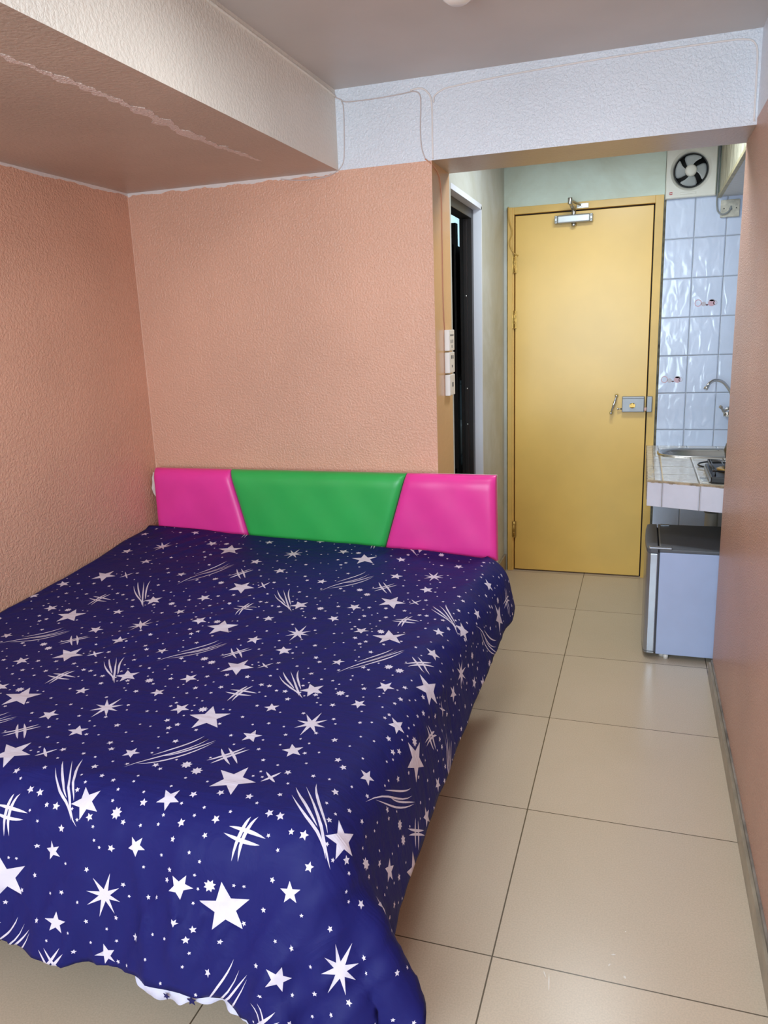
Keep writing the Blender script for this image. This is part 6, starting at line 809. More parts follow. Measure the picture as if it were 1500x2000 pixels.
-2924,11400,2266,13,-42,144,12,-113,-9,11,-112,-8,10,-111,-7,9,-110,-8,8,-110,-7,9,-110,-5,8,-109,-5,8,-109,-4,7,-110,-4,7,-109,-4,7,-109,-4,6,-108,-4,6,-109,-5,6,-109,-4,5,-108,-5,5,-108,-4,5,-109,-5,5,-108,-4,4,-108,-5,4,-108,-4,4,-108,-4,3,-109,-4,4,-108,-4,3,-108,-3,4,-108,-3,3,-108,-2,3,-109,-3,4,-108,-2,3,-108,-2,4,-108,-3,3,-109,-2,3,-108,-3,3,-109,-2,3,-108,-3,3,-109,-2,3,-109,-3,2,-108,-2,3,-109,-2,2,-110,-3,3,-109,-3,2,-109,-2,3,-110,-3,3,-110,-3,2,-110,-4,3,-110,-3,3,-110,-3,3,-111,-4,3,-111,-3,4,-111,-4,4,-111,-3,4,-112,-2,5,-112,-3,5,-112,-2,5,-112,-3,5,-113,-3,5,-113,-3,5,-112,-3,3,-113,-3,1,-112,-3,-4,-112,-18,-10,-101,-51,-17,-84,-74,-21,-68,-86,-25,-46,-98,-27,-23,-104,-28,-21,-103,-27,-20,-102,-27,-20,-102,-26,-21,-102,-25,-20,-101,-24,-20,-100,-22,-20,-101,-21,-20,-100,-20,-20,-100,-18,36,-97,-18,29,-96,-20,22,-98,-19,18,-97,-20,19,-96,
-2825,11400,2252,13,-40,150,12,-112,-9,11,-113,-8,10,-112,-8,10,-110,-7,9,-110,-7,8,-109,-5,9,-110,-5,7,-110,-4,8,-109,-4,7,-109,-4,7,-109,-3,7,-109,-4,6,-109,-4,5,-108,-4,6,-109,-5,5,-108,-4,5,-108,-4,5,-108,-4,4,-109,-4,4,-108,-4,4,-108,-4,4,-108,-4,3,-108,-4,4,-108,-3,3,-108,-2,3,-108,-2,4,-109,-2,3,-108,-2,4,-108,-2,3,-108,-3,4,-108,-2,3,-109,-2,3,-108,-2,3,-109,-3,3,-108,-2,3,-109,-2,3,-109,-3,2,-109,-2,3,-109,-3,2,-109,-3,3,-110,-2,2,-109,-3,3,-110,-3,3,-110,-3,3,-111,-4,3,-110,-3,3,-111,-4,3,-111,-3,4,-111,-4,4,-112,-2,5,-112,-3,5,-113,-2,5,-113,-3,6,-113,-3,6,-113,-3,6,-114,-2,6,-114,-3,6,-114,-3,2,-115,-3,-2,-114,-22,-11,-101,-56,-18,-84,-77,-24,-65,-90,-28,-42,-101,-29,-22,-104,-30,-21,-104,-29,-20,-102,-28,-21,-102,-27,-20,-102,-26,-20,-101,-24,-20,-100,-23,-20,-101,-22,-20,-100,-21,-20,-101,-17,42,-95,-17,33,-96,-18,24,-97,-19,18,-98,-20,18,-96,
-2726,11400,2238,13,-38,156,13,-113,-9,11,-113,-8,10,-112,-8,10,-110,-8,9,-110,-6,9,-110,-5,8,-110,-4,8,-110,-4,8,-109,-4,7,-109,-4,7,-109,-3,7,-109,-3,6,-109,-4,6,-108,-4,6,-109,-4,5,-108,-4,5,-108,-4,5,-108,-4,4,-108,-4,4,-108,-4,4,-108,-4,4,-108,-4,3,-108,-3,4,-108,-3,3,-108,-2,4,-108,-1,3,-108,-2,4,-108,-2,4,-108,-2,3,-109,-2,4,-108,-2,3,-108,-2,3,-108,-2,3,-109,-2,3,-108,-2,3,-109,-2,3,-109,-3,3,-108,-2,2,-109,-3,3,-110,-3,2,-109,-2,3,-110,-3,3,-110,-3,2,-110,-3,3,-110,-4,3,-111,-3,3,-110,-3,4,-112,-4,4,-111,-4,4,-112,-2,5,-112,-3,6,-113,-2,6,-114,-3,6,-113,-2,7,-115,-3,7,-115,-3,8,-115,-3,7,-116,-3,6,-118,-3,-2,-117,-26,-11,-103,-62,-20,-85,-82,-27,-62,-94,-31,-37,-104,-33,-21,-104,-31,-20,-104,-31,-22,-103,-29,-21,-102,-29,-21,-101,-26,-20,-101,-25,-17,-100,-24,-20,-100,-22,-20,-100,-20,-20,-101,-19,32,-97,-16,30,-96,-17,23,-97,-20,16,-98,-20,14,-97,
-2626,11400,2223,12,-37,163,13,-113,-9,12,-114,-8,10,-112,-8,10,-111,-8,10,-110,-6,8,-110,-5,9,-110,-4,8,-110,-4,8,-109,-3,8,-109,-3,7,-109,-4,7,-109,-3,6,-108,-3,6,-109,-4,6,-108,-4,5,-108,-4,5,-108,-4,5,-108,-3,4,-108,-4,5,-108,-3,3,-108,-4,4,-107,-4,4,-108,-3,3,-108,-3,4,-108,-1,3,-108,-2,4,-108,-1,4,-108,-2,3,-108,-1,4,-108,-2,4,-108,-2,3,-108,-1,4,-108,-2,3,-108,-2,3,-108,-2,3,-109,-3,3,-108,-2,2,-109,-2,3,-109,-3,2,-109,-3,3,-110,-3,3,-109,-2,2,-110,-4,3,-110,-3,3,-110,-3,3,-110,-4,3,-111,-3,4,-111,-4,4,-112,-4,5,-112,-3,5,-112,-3,6,-113,-3,6,-113,-3,7,-114,-4,8,-115,-4,8,-116,-5,10,-116,-5,10,-118,-5,10,-119,-6,1,-121,-30,-13,-107,-64,-24,-90,-82,-32,-61,-99,-36,-30,-105,-35,-20,-105,-34,-22,-104,-32,-23,-103,-31,-25,-100,-29,-27,-100,-28,-24,-99,-25,-20,-99,-22,-11,-100,-22,-9,-100,-19,5,-99,-19,8,-99,-19,11,-98,-21,9,-98,-23,8,-98,-23,6,-96,
-2527,11400,2210,12,-38,168,14,-113,-9,12,-115,-8,10,-113,-8,11,-110,-7,9,-111,-6,9,-110,-5,9,-110,-4,8,-109,-3,8,-109,-3,8,-109,-3,7,-109,-3,7,-108,-3,7,-109,-4,6,-108,-3,6,-108,-4,5,-108,-3,6,-108,-4,4,-107,-3,5,-108,-3,4,-108,-4,4,-107,-3,4,-108,-4,3,-107,-3,4,-108,-3,4,-108,-3,3,-107,-3,4,-108,-2,3,-107,-3,4,-108,-2,4,-108,-3,4,-108,-2,4,-108,-3,3,-107,-2,3,-109,-3,3,-108,-3,3,-108,-3,3,-108,-3,2,-109,-3,3,-109,-4,2,-109,-3,3,-109,-4,2,-109,-3,3,-109,-4,2,-110,-4,3,-110,-4,3,-110,-4,3,-111,-5,3,-111,-5,4,-111,-5,5,-111,-4,5,-113,-4,5,-112,-5,7,-113,-5,7,-114,-6,7,-114,-7,9,-116,-7,10,-116,-9,11,-117,-9,13,-118,-12,5,-120,-32,-10,-112,-57,-25,-93,-79,-36,-65,-96,-41,-35,-102,-39,-23,-104,-35,-20,-103,-33,-25,-102,-32,-28,-99,-31,-34,-97,-30,-37,-95,-29,-33,-95,-28,-23,-97,-23,-7,-101,-16,7,-100,-22,5,-100,-24,4,-98,-25,4,-97,-27,3,-97,-28,2,-96,
-2428,11400,2198,11,-41,172,14,-116,-9,13,-115,-8,12,-112,-7,10,-111,-6,10,-110,-5,9,-110,-4,9,-109,-3,9,-109,-3,8,-109,-3,8,-108,-2,7,-109,-3,8,-108,-2,6,-108,-3,7,-107,-5,6,-108,-4,5,-108,-5,5,-107,-5,5,-108,-6,5,-107,-6,4,-107,-6,3,-108,-6,3,-107,-7,3,-107,-6,3,-107,-6,3,-108,-5,3,-107,-6,2,-107,-6,4,-107,-3,4,-108,-4,3,-107,-4,4,-108,-3,3,-108,-4,3,-107,-3,3,-108,-4,3,-108,-4,2,-108,-4,3,-108,-4,2,-108,-3,2,-109,-4,2,-108,-5,2,-109,-4,2,-109,-4,3,-109,-4,2,-110,-5,2,-109,-5,3,-110,-5,2,-110,-5,3,-110,-6,3,-111,-5,4,-111,-6,5,-112,-6,5,-111,-6,5,-113,-7,6,-113,-8,7,-113,-9,8,-114,-10,10,-115,-10,11,-115,-14,14,-116,-16,12,-117,-28,-6,-111,-54,-25,-94,-74,-38,-67,-90,-41,-47,-96,-39,-36,-99,-37,-26,-101,-34,-21,-101,-33,-24,-100,-31,-31,-97,-30,-42,-92,-28,-48,-89,-31,-42,-91,-33,-27,-95,-31,-11,-98,-30,-2,-97,-31,0,-97,-31,1,-95,-31,0,-96,-32,-1,-94,
-2329,11400,2185,4,-57,183,21,-112,-7,15,-114,-7,12,-110,-7,10,-110,-7,10,-109,-7,10,-109,-3,9,-108,-4,9,-109,-4,8,-108,-5,8,-108,-5,8,-107,-6,7,-108,-6,6,-108,-7,5,-107,-8,6,-107,-8,4,-107,-9,5,-107,-8,3,-107,-9,4,-107,-9,2,-107,-9,3,-107,-9,2,-107,-9,1,-107,-9,2,-107,-8,1,-107,-8,1,-107,-8,1,-106,-7,3,-108,-6,3,-107,-5,3,-107,-4,3,-107,-4,3,-108,-5,3,-107,-4,3,-108,-4,2,-107,-4,2,-108,-4,2,-108,-5,2,-108,-4,2,-108,-4,2,-108,-5,1,-108,-4,2,-109,-5,2,-109,-4,2,-109,-5,2,-109,-5,2,-109,-6,3,-109,-5,2,-110,-6,3,-110,-6,3,-110,-6,4,-111,-7,5,-111,-7,4,-111,-8,6,-111,-9,6,-112,-10,7,-112,-11,8,-113,-14,10,-112,-16,11,-112,-21,14,-111,-30,-2,-108,-48,-23,-92,-69,-34,-73,-80,-34,-58,-89,-36,-47,-93,-35,-38,-97,-34,-29,-98,-34,-22,-99,-33,-20,-99,-34,-28,-96,-30,-46,-90,-23,-58,-83,-30,-49,-88,-35,-32,-91,-38,-20,-93,-39,-11,-94,-39,-8,-92,-40,-7,-92,-41,-8,-91,
-2244,11402,2373,23,-86,-7,20,-107,-10,14,-108,-9,11,-107,-10,11,-108,-9,9,-107,-9,10,-107,-8,8,-108,-8,8,-107,-9,7,-107,-9,7,-107,-9,6,-107,-10,5,-107,-10,5,-107,-10,4,-106,-12,3,-107,-11,3,-107,-11,3,-106,-11,2,-107,-11,2,-106,-11,1,-107,-10,1,-107,-11,1,-106,-10,1,-107,-10,0,-106,-10,0,-107,-8,0,-106,-9,0,-107,-8,2,-107,-7,3,-107,-5,3,-107,-5,3,-107,-5,2,-107,-5,2,-107,-5,2,-107,-5,2,-108,-4,2,-107,-5,1,-108,-5,2,-107,-4,1,-108,-5,2,-108,-5,1,-108,-4,1,-108,-5,2,-108,-5,1,-108,-5,2,-109,-6,1,-108,-5,2,-109,-6,2,-109,-6,2,-109,-7,3,-109,-7,3,-110,-7,3,-109,-8,4,-110,-9,4,-109,-10,4,-110,-11,5,-110,-13,6,-109,-16,6,-109,-18,7,-108,-24,7,-106,-31,3,-102,-44,-12,-92,-59,-22,-79,-73,-26,-66,-82,-28,-56,-88,-31,-47,-91,-31,-39,-94,-33,-33,-96,-33,-23,-97,-35,-19,-97,-38,-20,-96,-32,-46,-88,-16,-65,-80,-29,-52,-85,-37,-36,-88,-41,-27,-90,-43,-20,-89,-45,-18,-88,-47,-22,-85,
-2118,11389,2345,8,-97,-9,11,-101,-12,10,-104,-12,10,-105,-13,9,-105,-12,8,-106,-11,7,-106,-12,7,-106,-12,5,-106,-13,5,-106,-12,5,-106,-13,4,-106,-11,4,-107,-12,3,-106,-13,3,-106,-12,2,-106,-13,2,-106,-13,1,-106,-12,1,-107,-12,0,-106,-12,0,-106,-12,0,-106,-12,-1,-106,-11,-2,-107,-12,-1,-106,-10,-1,-106,-10,-2,-106,-10,-2,-107,-9,1,-106,-8,2,-107,-6,2,-107,-6,2,-106,-5,2,-107,-6,1,-107,-5,2,-107,-5,1,-107,-5,1,-107,-5,1,-107,-5,1,-108,-5,1,-107,-5,1,-107,-5,1,-108,-5,1,-107,-5,0,-108,-5,1,-108,-5,1,-108,-6,1,-107,-6,1,-108,-6,1,-108,-6,2,-108,-7,1,-108,-7,2,-109,-8,2,-108,-9,2,-108,-9,2,-108,-11,2,-107,-12,2,-108,-14,3,-106,-16,3,-106,-19,5,-104,-24,5,-101,-30,8,-98,-40,1,-91,-52,-9,-80,-67,-16,-71,-76,-20,-62,-82,-23,-56,-86,-26,-49,-89,-29,-42,-92,-32,-34,-94,-35,-26,-95,-37,-18,-95,-42,-7,-95,-31,-49,-86,-15,-65,-79,-28,-53,-84,-37,-42,-86,-43,-32,-86,-45,-29,-85,-48,-33,-82,
-2017,11376,2282,1,-98,-7,5,-100,-12,8,-102,-14,8,-104,-13,7,-103,-13,6,-105,-13,6,-104,-14,4,-105,-14,4,-105,-14,3,-105,-14,3,-106,-14,3,-105,-14,2,-105,-13,1,-106,-15,0,-106,-14,0,-105,-14,0,-106,-14,-1,-105,-14,-2,-106,-13,-1,-106,-14,-2,-106,-13,-3,-106,-12,-3,-105,-13,-3,-106,-12,-3,-106,-11,-4,-106,-11,-3,-106,-11,-4,-107,-9,-1,-106,-8,1,-106,-7,1,-107,-7,1,-107,-6,0,-106,-5,1,-107,-6,1,-106,-5,0,-107,-5,1,-107,-6,1,-107,-5,0,-107,-5,1,-107,-4,0,-106,-5,0,-107,-5,1,-107,-5,0,-107,-6,1,-107,-5,0,-108,-6,1,-107,-5,1,-107,-7,0,-107,-6,1,-107,-7,1,-107,-7,1,-107,-8,1,-106,-9,2,-107,-9,2,-106,-11,2,-106,-12,2,-105,-14,3,-104,-17,3,-103,-19,5,-101,-23,9,-98,-28,19,-95,-34,17,-92,-43,0,-82,-61,-17,-68,-75,-20,-61,-80,-16,-60,-82,-18,-57,-84,-24,-50,-88,-28,-43,-91,-32,-35,-92,-37,-30,-93,-43,9,-95,-45,-17,-92,-31,-51,-85,-16,-62,-80,-27,-55,-82,-37,-44,-84,-43,-37,-84,-46,-34,-83,
-1937,11367,2204,-1,-98,-6,4,-100,-11,5,-101,-13,5,-102,-14,6,-103,-14,4,-103,-15,2,-104,-16,2,-103,-15,1,-105,-16,1,-104,-15,0,-104,-16,0,-105,-16,-1,-105,-15,-2,-105,-16,-2,-105,-15,-2,-105,-15,-3,-105,-15,-4,-105,-15,-4,-105,-14,-4,-106,-14,-4,-105,-14,-4,-106,-13,-5,-105,-12,-4,-106,-13,-5,-106,-11,-4,-106,-11,-4,-106,-11,-3,-106,-9,-2,-106,-8,0,-106,-8,1,-107,-6,1,-106,-6,0,-106,-6,1,-107,-6,1,-106,-5,0,-107,-5,1,-106,-5,0,-107,-5,1,-106,-5,0,-107,-5,1,-106,-5,0,-107,-5,1,-106,-5,0,-106,-5,1,-107,-5,0,-106,-6,1,-106,-6,0,-107,-6,1,-106,-6,1,-106,-7,1,-106,-7,1,-105,-8,1,-106,-9,2,-105,-9,2,-104,-11,2,-104,-12,2,-104,-15,3,-102,-16,3,-101,-19,5,-99,-23,13,-97,-27,32,-92,-27,35,-89,-32,13,-88,-51,-10,-73,-70,-28,-50,-84,-26,-52,-84,-12,-60,-81,-15,-57,-83,-23,-50,-88,-26,-47,-88,-36,-31,-92,-42,-13,-94,-47,4,-91,-46,-21,-90,-34,-49,-84,-19,-59,-81,-28,-52,-82,-41,-39,-84,-51,-25,-83,
-1879,11362,2114,0,-98,-6,2,-100,-11,3,-101,-13,3,-101,-14,4,-102,-15,1,-102,-15,-1,-103,-17,-1,-103,-17,-2,-103,-17,-3,-103,-17,-3,-104,-16,-3,-104,-16,-4,-104,-17,-3,-105,-15,-4,-104,-16,-4,-105,-15,-4,-104,-15,-3,-105,-15,-4,-105,-14,-5,-106,-14,-4,-105,-14,-4,-105,-13,-4,-106,-12,-5,-105,-13,-4,-106,-11,-5,-106,-11,-4,-106,-10,-3,-106,-10,-2,-106,-8,0,-106,-7,1,-106,-7,0,-106,-6,1,-107,-6,1,-106,-6,1,-106,-5,0,-106,-5,1,-106,-6,0,-107,-4,1,-106,-5,0,-106,-5,1,-106,-5,0,-106,-5,1,-106,-5,0,-105,-5,1,-106,-5,0,-106,-6,1,-105,-5,0,-106,-6,1,-105,-7,1,-105,-6,0,-105,-8,2,-104,-8,1,-105,-8,2,-103,-10,1,-104,-11,2,-102,-12,3,-102,-15,3,-101,-16,3,-100,-20,5,-98,-23,11,-96,-25,40,-90,-24,54,-82,-22,32,-89,-38,4,-83,-59,-22,-62,-79,-37,-30,-90,-31,-43,-87,-9,-62,-80,-13,-58,-84,-33,-37,-89,-23,-47,-88,-35,-32,-91,-45,-12,-91,-50,0,-89,-47,-24,-87,-37,-45,-84,-21,-57,-80,-44,-33,-85,-73,0,-69,
-1844,11361,2014,0,-99,-6,0,-99,-10,2,-101,-13,1,-100,-14,2,-102,-15,-1,-101,-16,-3,-102,-17,-3,-102,-17,-3,-103,-16,-3,-103,-17,-4,-103,-17,-3,-104,-16,-3,-104,-16,-4,-103,-16,-4,-105,-15,-3,-104,-15,-4,-104,-15,-4,-105,-15,-4,-105,-14,-4,-105,-14,-5,-105,-13,-4,-105,-14,-4,-106,-12,-5,-105,-12,-4,-106,-12,-4,-105,-10,-4,-106,-11,-4,-106,-9,-2,-106,-9,0,-106,-7,0,-106,-7,1,-107,-6,1,-106,-6,1,-106,-6,0,-106,-5,1,-106,-5,1,-106,-5,0,-105,-5,1,-106,-5,0,-106,-5,0,-105,-5,1,-106,-5,0,-105,-5,1,-106,-5,0,-105,-5,1,-105,-5,0,-104,-6,1,-105,-6,1,-104,-6,0,-105,-7,1,-103,-7,1,-104,-8,2,-103,-9,1,-103,-9,2,-102,-11,2,-102,-13,3,-101,-15,3,-99,-16,3,-99,-20,4,-98,-23,7,-96,-26,37,-91,-22,69,-72,-17,55,-82,-25,22,-89,-47,-6,-78,-67,-32,-48,-85,-41,-10,-93,-37,-36,-88,-6,-63,-81,-40,-31,-88,-17,-48,-87,-19,-48,-88,-37,-32,-89,-47,-15,-89,-49,-12,-86,-48,-24,-85,-32,-46,-84,-69,-5,-75,-96,21,-24,
-1824,11363,1913,0,-99,-7,1,-100,-10,1,-100,-12,1,-100,-14,2,-101,-14,0,-101,-16,-4,-102,-16,-3,-102,-17,-3,-102,-17,-3,-102,-16,-4,-103,-16,-3,-103,-17,-3,-104,-16,-4,-103,-15,-4,-104,-16,-3,-104,-15,-4,-105,-15,-4,-104,-14,-4,-105,-15,-4,-105,-13,-4,-105,-14,-5,-105,-13,-4,-105,-12,-5,-106,-12,-4,-105,-12,-4,-106,-11,-4,-106,-10,-4,-106,-9,-2,-106,-9,0,-106,-7,0,-106,-7,1,-106,-7,1,-106,-6,0,-106,-5,1,-105,-6,1,-106,-5,0,-106,-5,1,-105,-5,0,-106,-5,1,-105,-5,0,-105,-5,1,-106,-4,0,-104,-5,1,-105,-5,0,-105,-6,1,-104,-5,0,-104,-5,1,-104,-6,0,-104,-6,1,-103,-7,1,-103,-7,1,-103,-8,1,-102,-9,2,-102,-10,2,-101,-11,2,-101,-13,3,-100,-14,3,-99,-17,3,-98,-20,4,-97,-22,5,-96,-26,24,-95,-24,71,-70,-17,76,-65,-17,48,-85,-31,12,-87,-55,-17,-69,-74,-39,-34,-89,-43,7,-93,-42,-26,-88,-35,-35,-86,-28,-41,-88,-9,-54,-85,-20,-47,-88,-39,-29,-89,-47,-21,-87,-52,-16,-85,-60,-10,-81,-91,18,-45,-98,24,0,
-1804,11367,1814,0,-99,-8,1,-100,-10,1,-99,-12,1,-101,-13,2,-100,-15,0,-101,-15,-3,-101,-16,-4,-102,-17,-3,-102,-16,-3,-102,-17,-3,-103,-16,-4,-103,-16,-3,-103,-16,-4,-103,-16,-3,-104,-15,-4,-104,-15,-4,-104,-15,-4,-105,-15,-4,-104,-14,-4,-105,-14,-4,-105,-13,-5,-105,-13,-4,-106,-12,-4,-105,-12,-5,-106,-12,-4,-105,-11,-4,-106,-10,-4,-106,-9,-2,-106,-9,-1,-106,-7,1,-106,-7,0,-106,-7,1,-106,-6,1,-106,-6,1,-105,-5,0,-106,-5,1,-105,-5,0,-106,-5,1,-105,-5,0,-105,-5,1,-105,-5,0,-105,-5,1,-104,-5,0,-104,-5,1,-104,-5,0,-104,-5,1,-104,-6,0,-103,-5,1,-103,-7,1,-102,-6,1,-103,-7,1,-101,-8,1,-102,-9,2,-101,-10,1,-100,-11,3,-100,-13,2,-99,-14,3,-98,-17,4,-98,-20,4,-97,-22,5,-96,-26,10,-97,-25,58,-81,-18,88,-47,-15,75,-67,-20,38,-88,-40,2,-82,-62,-28,-59,-81,-43,-19,-91,-43,12,-90,-48,-9,-89,-41,-24,-88,-26,-43,-88,-10,-53,-85,-30,-38,-89,-49,-18,-87,-61,-8,-81,-81,12,-62,-98,25,-13,-97,25,0,
-1784,11374,1715,0,-100,-9,1,-99,-10,1,-100,-11,1,-100,-14,2,-100,-14,0,-101,-15,-3,-101,-16,-3,-101,-16,-4,-102,-17,-3,-102,-16,-3,-102,-16,-4,-103,-16,-3,-103,-16,-3,-104,-16,-4,-103,-15,-4,-104,-15,-4,-104,-15,-4,-105,-14,-4,-105,-14,-4,-104,-14,-4,-106,-14,-5,-105,-12,-4,-105,-13,-4,-106,-12,-5,-105,-11,-4,-106,-11,-4,-106,-10,-4,-106,-10,-2,-106,-8,-1,-106,-8,0,-106,-7,1,-106,-7,1,-106,-6,1,-106,-5,0,-106,-6,1,-105,-5,0,-106,-5,1,-105,-5,0,-105,-5,1,-105,-5,0,-104,-5,1,-105,-5,0,-104,-5,1,-104,-5,0,-103,-5,1,-104,-5,0,-102,-6,1,-103,-6,1,-102,-6,0,-102,-6,1,-101,-7,1,-101,-8,2,-101,-9,1,-100,-10,2,-99,-11,2,-99,-13,3,-99,-14,3,-97,-17,3,-97,-20,4,-96,-22,5,-96,-25,5,-97,-26,38,-91,-20,84,-53,-16,93,-39,-15,68,-73,-25,26,-87,-48,-9,-77,-70,-36,-45,-85,-46,-7,-91,-45,17,-89,-48,5,-87,-43,-19,-89,-24,-45,-87,-24,-41,-89,-55,-13,-84,-73,6,-71,-93,24,-35,-98,26,0,-97,25,0,
-1764,11382,1617,0,-99,-9,1,-100,-10,1,-99,-12,1,-100,-13,2,-100,-14,0,-101,-15,-3,-101,-16,-3,-101,-16,-3,-101,-16,-4,-102,-16,-3,-102,-16,-3,-103,-16,-4,-103,-16,-3,-104,-16,-4,-103,-15,-4,-104,-15,-4,-105,-15,-4,-104,-14,-4,-105,-15,-4,-105,-13,-4,-105,-14,-5,-106,-13,-4,-105,-12,-4,-106,-12,-5,-106,-11,-4,-106,-11,-5,-106,-10,-3,-106,-10,-2,-106,-8,-1,-107,-8,0,-106,-7,0,-106,-7,1,-106,-6,1,-106,-6,1,-106,-5,0,-105,-6,1,-106,-5,0,-105,-5,1,-105,-5,0,-104,-5,1,-105,-5,0,-104,-5,1,-104,-5,0,-103,-5,1,-103,-5,0,-103,-5,1,-103,-6,1,-102,-5,0,-101,-7,1,-101,-6,1,-101,-7,1,-100,-8,1,-100,-9,2,-99,-10,2,-98,-11,2,-98,-12,2,-97,-15,3,-97,-17,4,-96,-19,4,-95,-22,4,-95,-24,5,-96,-26,17,-96,-23,73,-70,-16,97,-25,-15,90,-44,-16,57,-80,-33,15,-85,-56,-20,-66,-77,-42,-32,-88,-48,2,-90,-45,28,-86,-48,12,-87,-42,-23,-89,-35,-32,-89,-65,0,-78,-86,18,-53,-98,28,-9,-97,26,0,-97,26,0,
-1745,11392,1519,1,-99,-9,1,-100,-10,1,-99,-12,1,-99,-13,1,-100,-13,2,-100,-15,-4,-101,-16,-3,-101,-16,-3,-101,-16,-4,-102,-16,-3,-102,-16,-3,-103,-16,-4,-103,-16,-3,-104,-15,-4,-104,-15,-4,-104,-15,-4,-104,-15,-4,-105,-15,-4,-105,-14,-4,-106,-13,-4,-105,-14,-5,-106,-13,-4,-106,-12,-5,-106,-12,-4,-106,-11,-4,-106,-11,-5,-107,-10,-3,-106,-10,-2,-107,-9,-1,-107,-7,-1,-106,-8,1,-106,-6,1,-107,-7,0,-106,-5,1,-106,-6,1,-105,-5,0,-106,-6,1,-105,-5,0,-105,-5,1,-104,-5,0,-105,-5,1,-104,-5,0,-103,-5,1,-104,-5,0,-102,-5,1,-103,-6,0,-102,-5,1,-101,-6,1,-101,-6,0,-101,-7,1,-100,-7,1,-99,-8,2,-98,-9,1,-98,-9,2,-98,-11,2,-96,-13,3,-96,-14,3,-95,-17,3,-94,-19,4,-94,-22,5,-94,-23,4,-95,-26,5,-97,-25,54,-84,-17,93,-39,-15,101,-11,-14,84,-55,-19,44,-84,-41,3,-81,-64,-31,-54,-83,-46,-19,-90,-48,14,-89,-45,35,-85,-51,12,-87,-62,3,-83,-82,15,-60,-93,24,-34,-97,27,-3,-98,27,0,-96,26,0,
]
NU, NV, HH = 73, 81, 0.025
raw = np.array(CLOTH_STEPS).reshape(NU, NV, 3)
P0 = (np.cumsum(raw, axis=1) / 4000.0)
def upsample(a, k):
    n = a.shape[0]; t = np.arange((n - 1) * k + 1) / k; i = np.minimum(t.astype(int), n - 2); f = (t - i)[:, None, None]
    g = lambda j: a[np.clip(j, 0, n - 1)]
    p0, p1, p2, p3 = g(i - 1), g(i), g(i + 1), g(i + 2)
    p0 = np.where((i == 0)[:, None, None], 2 * p1 - p2, p0); p3 = np.where((i + 2 > n - 1)[:, None, None], 2 * p2 - p1, p3)
    return .5 * (2 * p1 + (p2 - p0) * f + (2 * p0 - 5 * p1 + 4 * p2 - p3) * f * f + (3 * p1 - p0 - 3 * p2 + p3) * f ** 3)
KU = 4
G = upsample(P0, KU); G = upsample(G.transpose(1, 0, 2), KU).transpose(1, 0, 2)
du = HH / KU
Nn = np.cross(np.gradient(G, axis=0), np.gradient(G, axis=1)); Nn /= (np.linalg.norm(Nn, axis=-1, keepdims=True) + 1e-12)
if Nn[160, 100, 2] < 0: Nn = -Nn
UU, VV = np.meshgrid(np.arange(G.shape[0]) * du, np.arange(G.shape[1]) * du, indexing='ij')
# soft creases: ridges running diagonally over the top, vertical folds in the foot drape
def nz(x, y, z=0.0): return noise.noise(Vector((x, y, z)))
disp = np.zeros(UU.shape)
top = np.clip((Nn[..., 2] - 0.6) / 0.35, 0, 1)
foot = np.clip((VV - 1.56) / 0.18, 0, 1)
side = np.clip((UU - 1.58) / 0.10, 0, 1)
for i in range(0, UU.shape[0]):
    for j in range(0, UU.shape[1]):
        u, v = UU[i, j], VV[i, j]
        q = (u * 0.80 + v * 0.60); r = (u * 0.60 - v * 0.80)      # q across the crease, r along it
        a = nz(q * 12.0 + 0.9 * nz(r * 2, q * 2), r * 1.8, 3.0)
        ridge = 1 - abs(a) * 2.2
        msk = max(0, nz(u * 2.2 + 5, v * 2.0, 1.0) + 0.25)
        d = 0.0085 * max(0.0, ridge - 0.45) * msk * 2.2 + 0.0045 * nz(u * 5, v * 5, 7)
        f = foot[i, j]; s_ = side[i, j]
        if f > 0: d += f * (0.040 * nz(u * 7.0 + 0.5 * v, v * 1.3, 2.0) + 0.020 * max(0.0, 1 - 2.6 * abs(nz(u * 8 - 2.5 * v, v * 2.0, 5.0))) ** 2 * max(0, nz(u * 3, v * 2, 8) + .5) + 0.010 * max(0.0, 1 - 3 * abs(nz(u * 14 + 3.0 * v, v * 5.0, 1.0))) ** 2)
        if s_ > 0: d += s_ * (0.006 * nz(v * 9, u * 1.5, 9.0))
        disp[i, j] = d
edge = np.clip(UU / 0.06, 0, 1) * np.clip(VV / 0.06, 0, 1)
G = G + Nn * (disp * edge)[..., None]
def surf(u, v):
    a = np.clip(u / du, 0, G.shape[0] - 1.001); c = np.clip(v / du, 0, G.shape[1] - 1.001)
    i = a.astype(int); j = c.astype(int); f = (a - i)[:, None]; g = (c - j)[:, None]
    return G[i, j] * (1 - f) * (1 - g) + G[i + 1, j] * f * (1 - g) + G[i, j + 1] * (1 - f) * g + G[i + 1, j + 1] * f * g
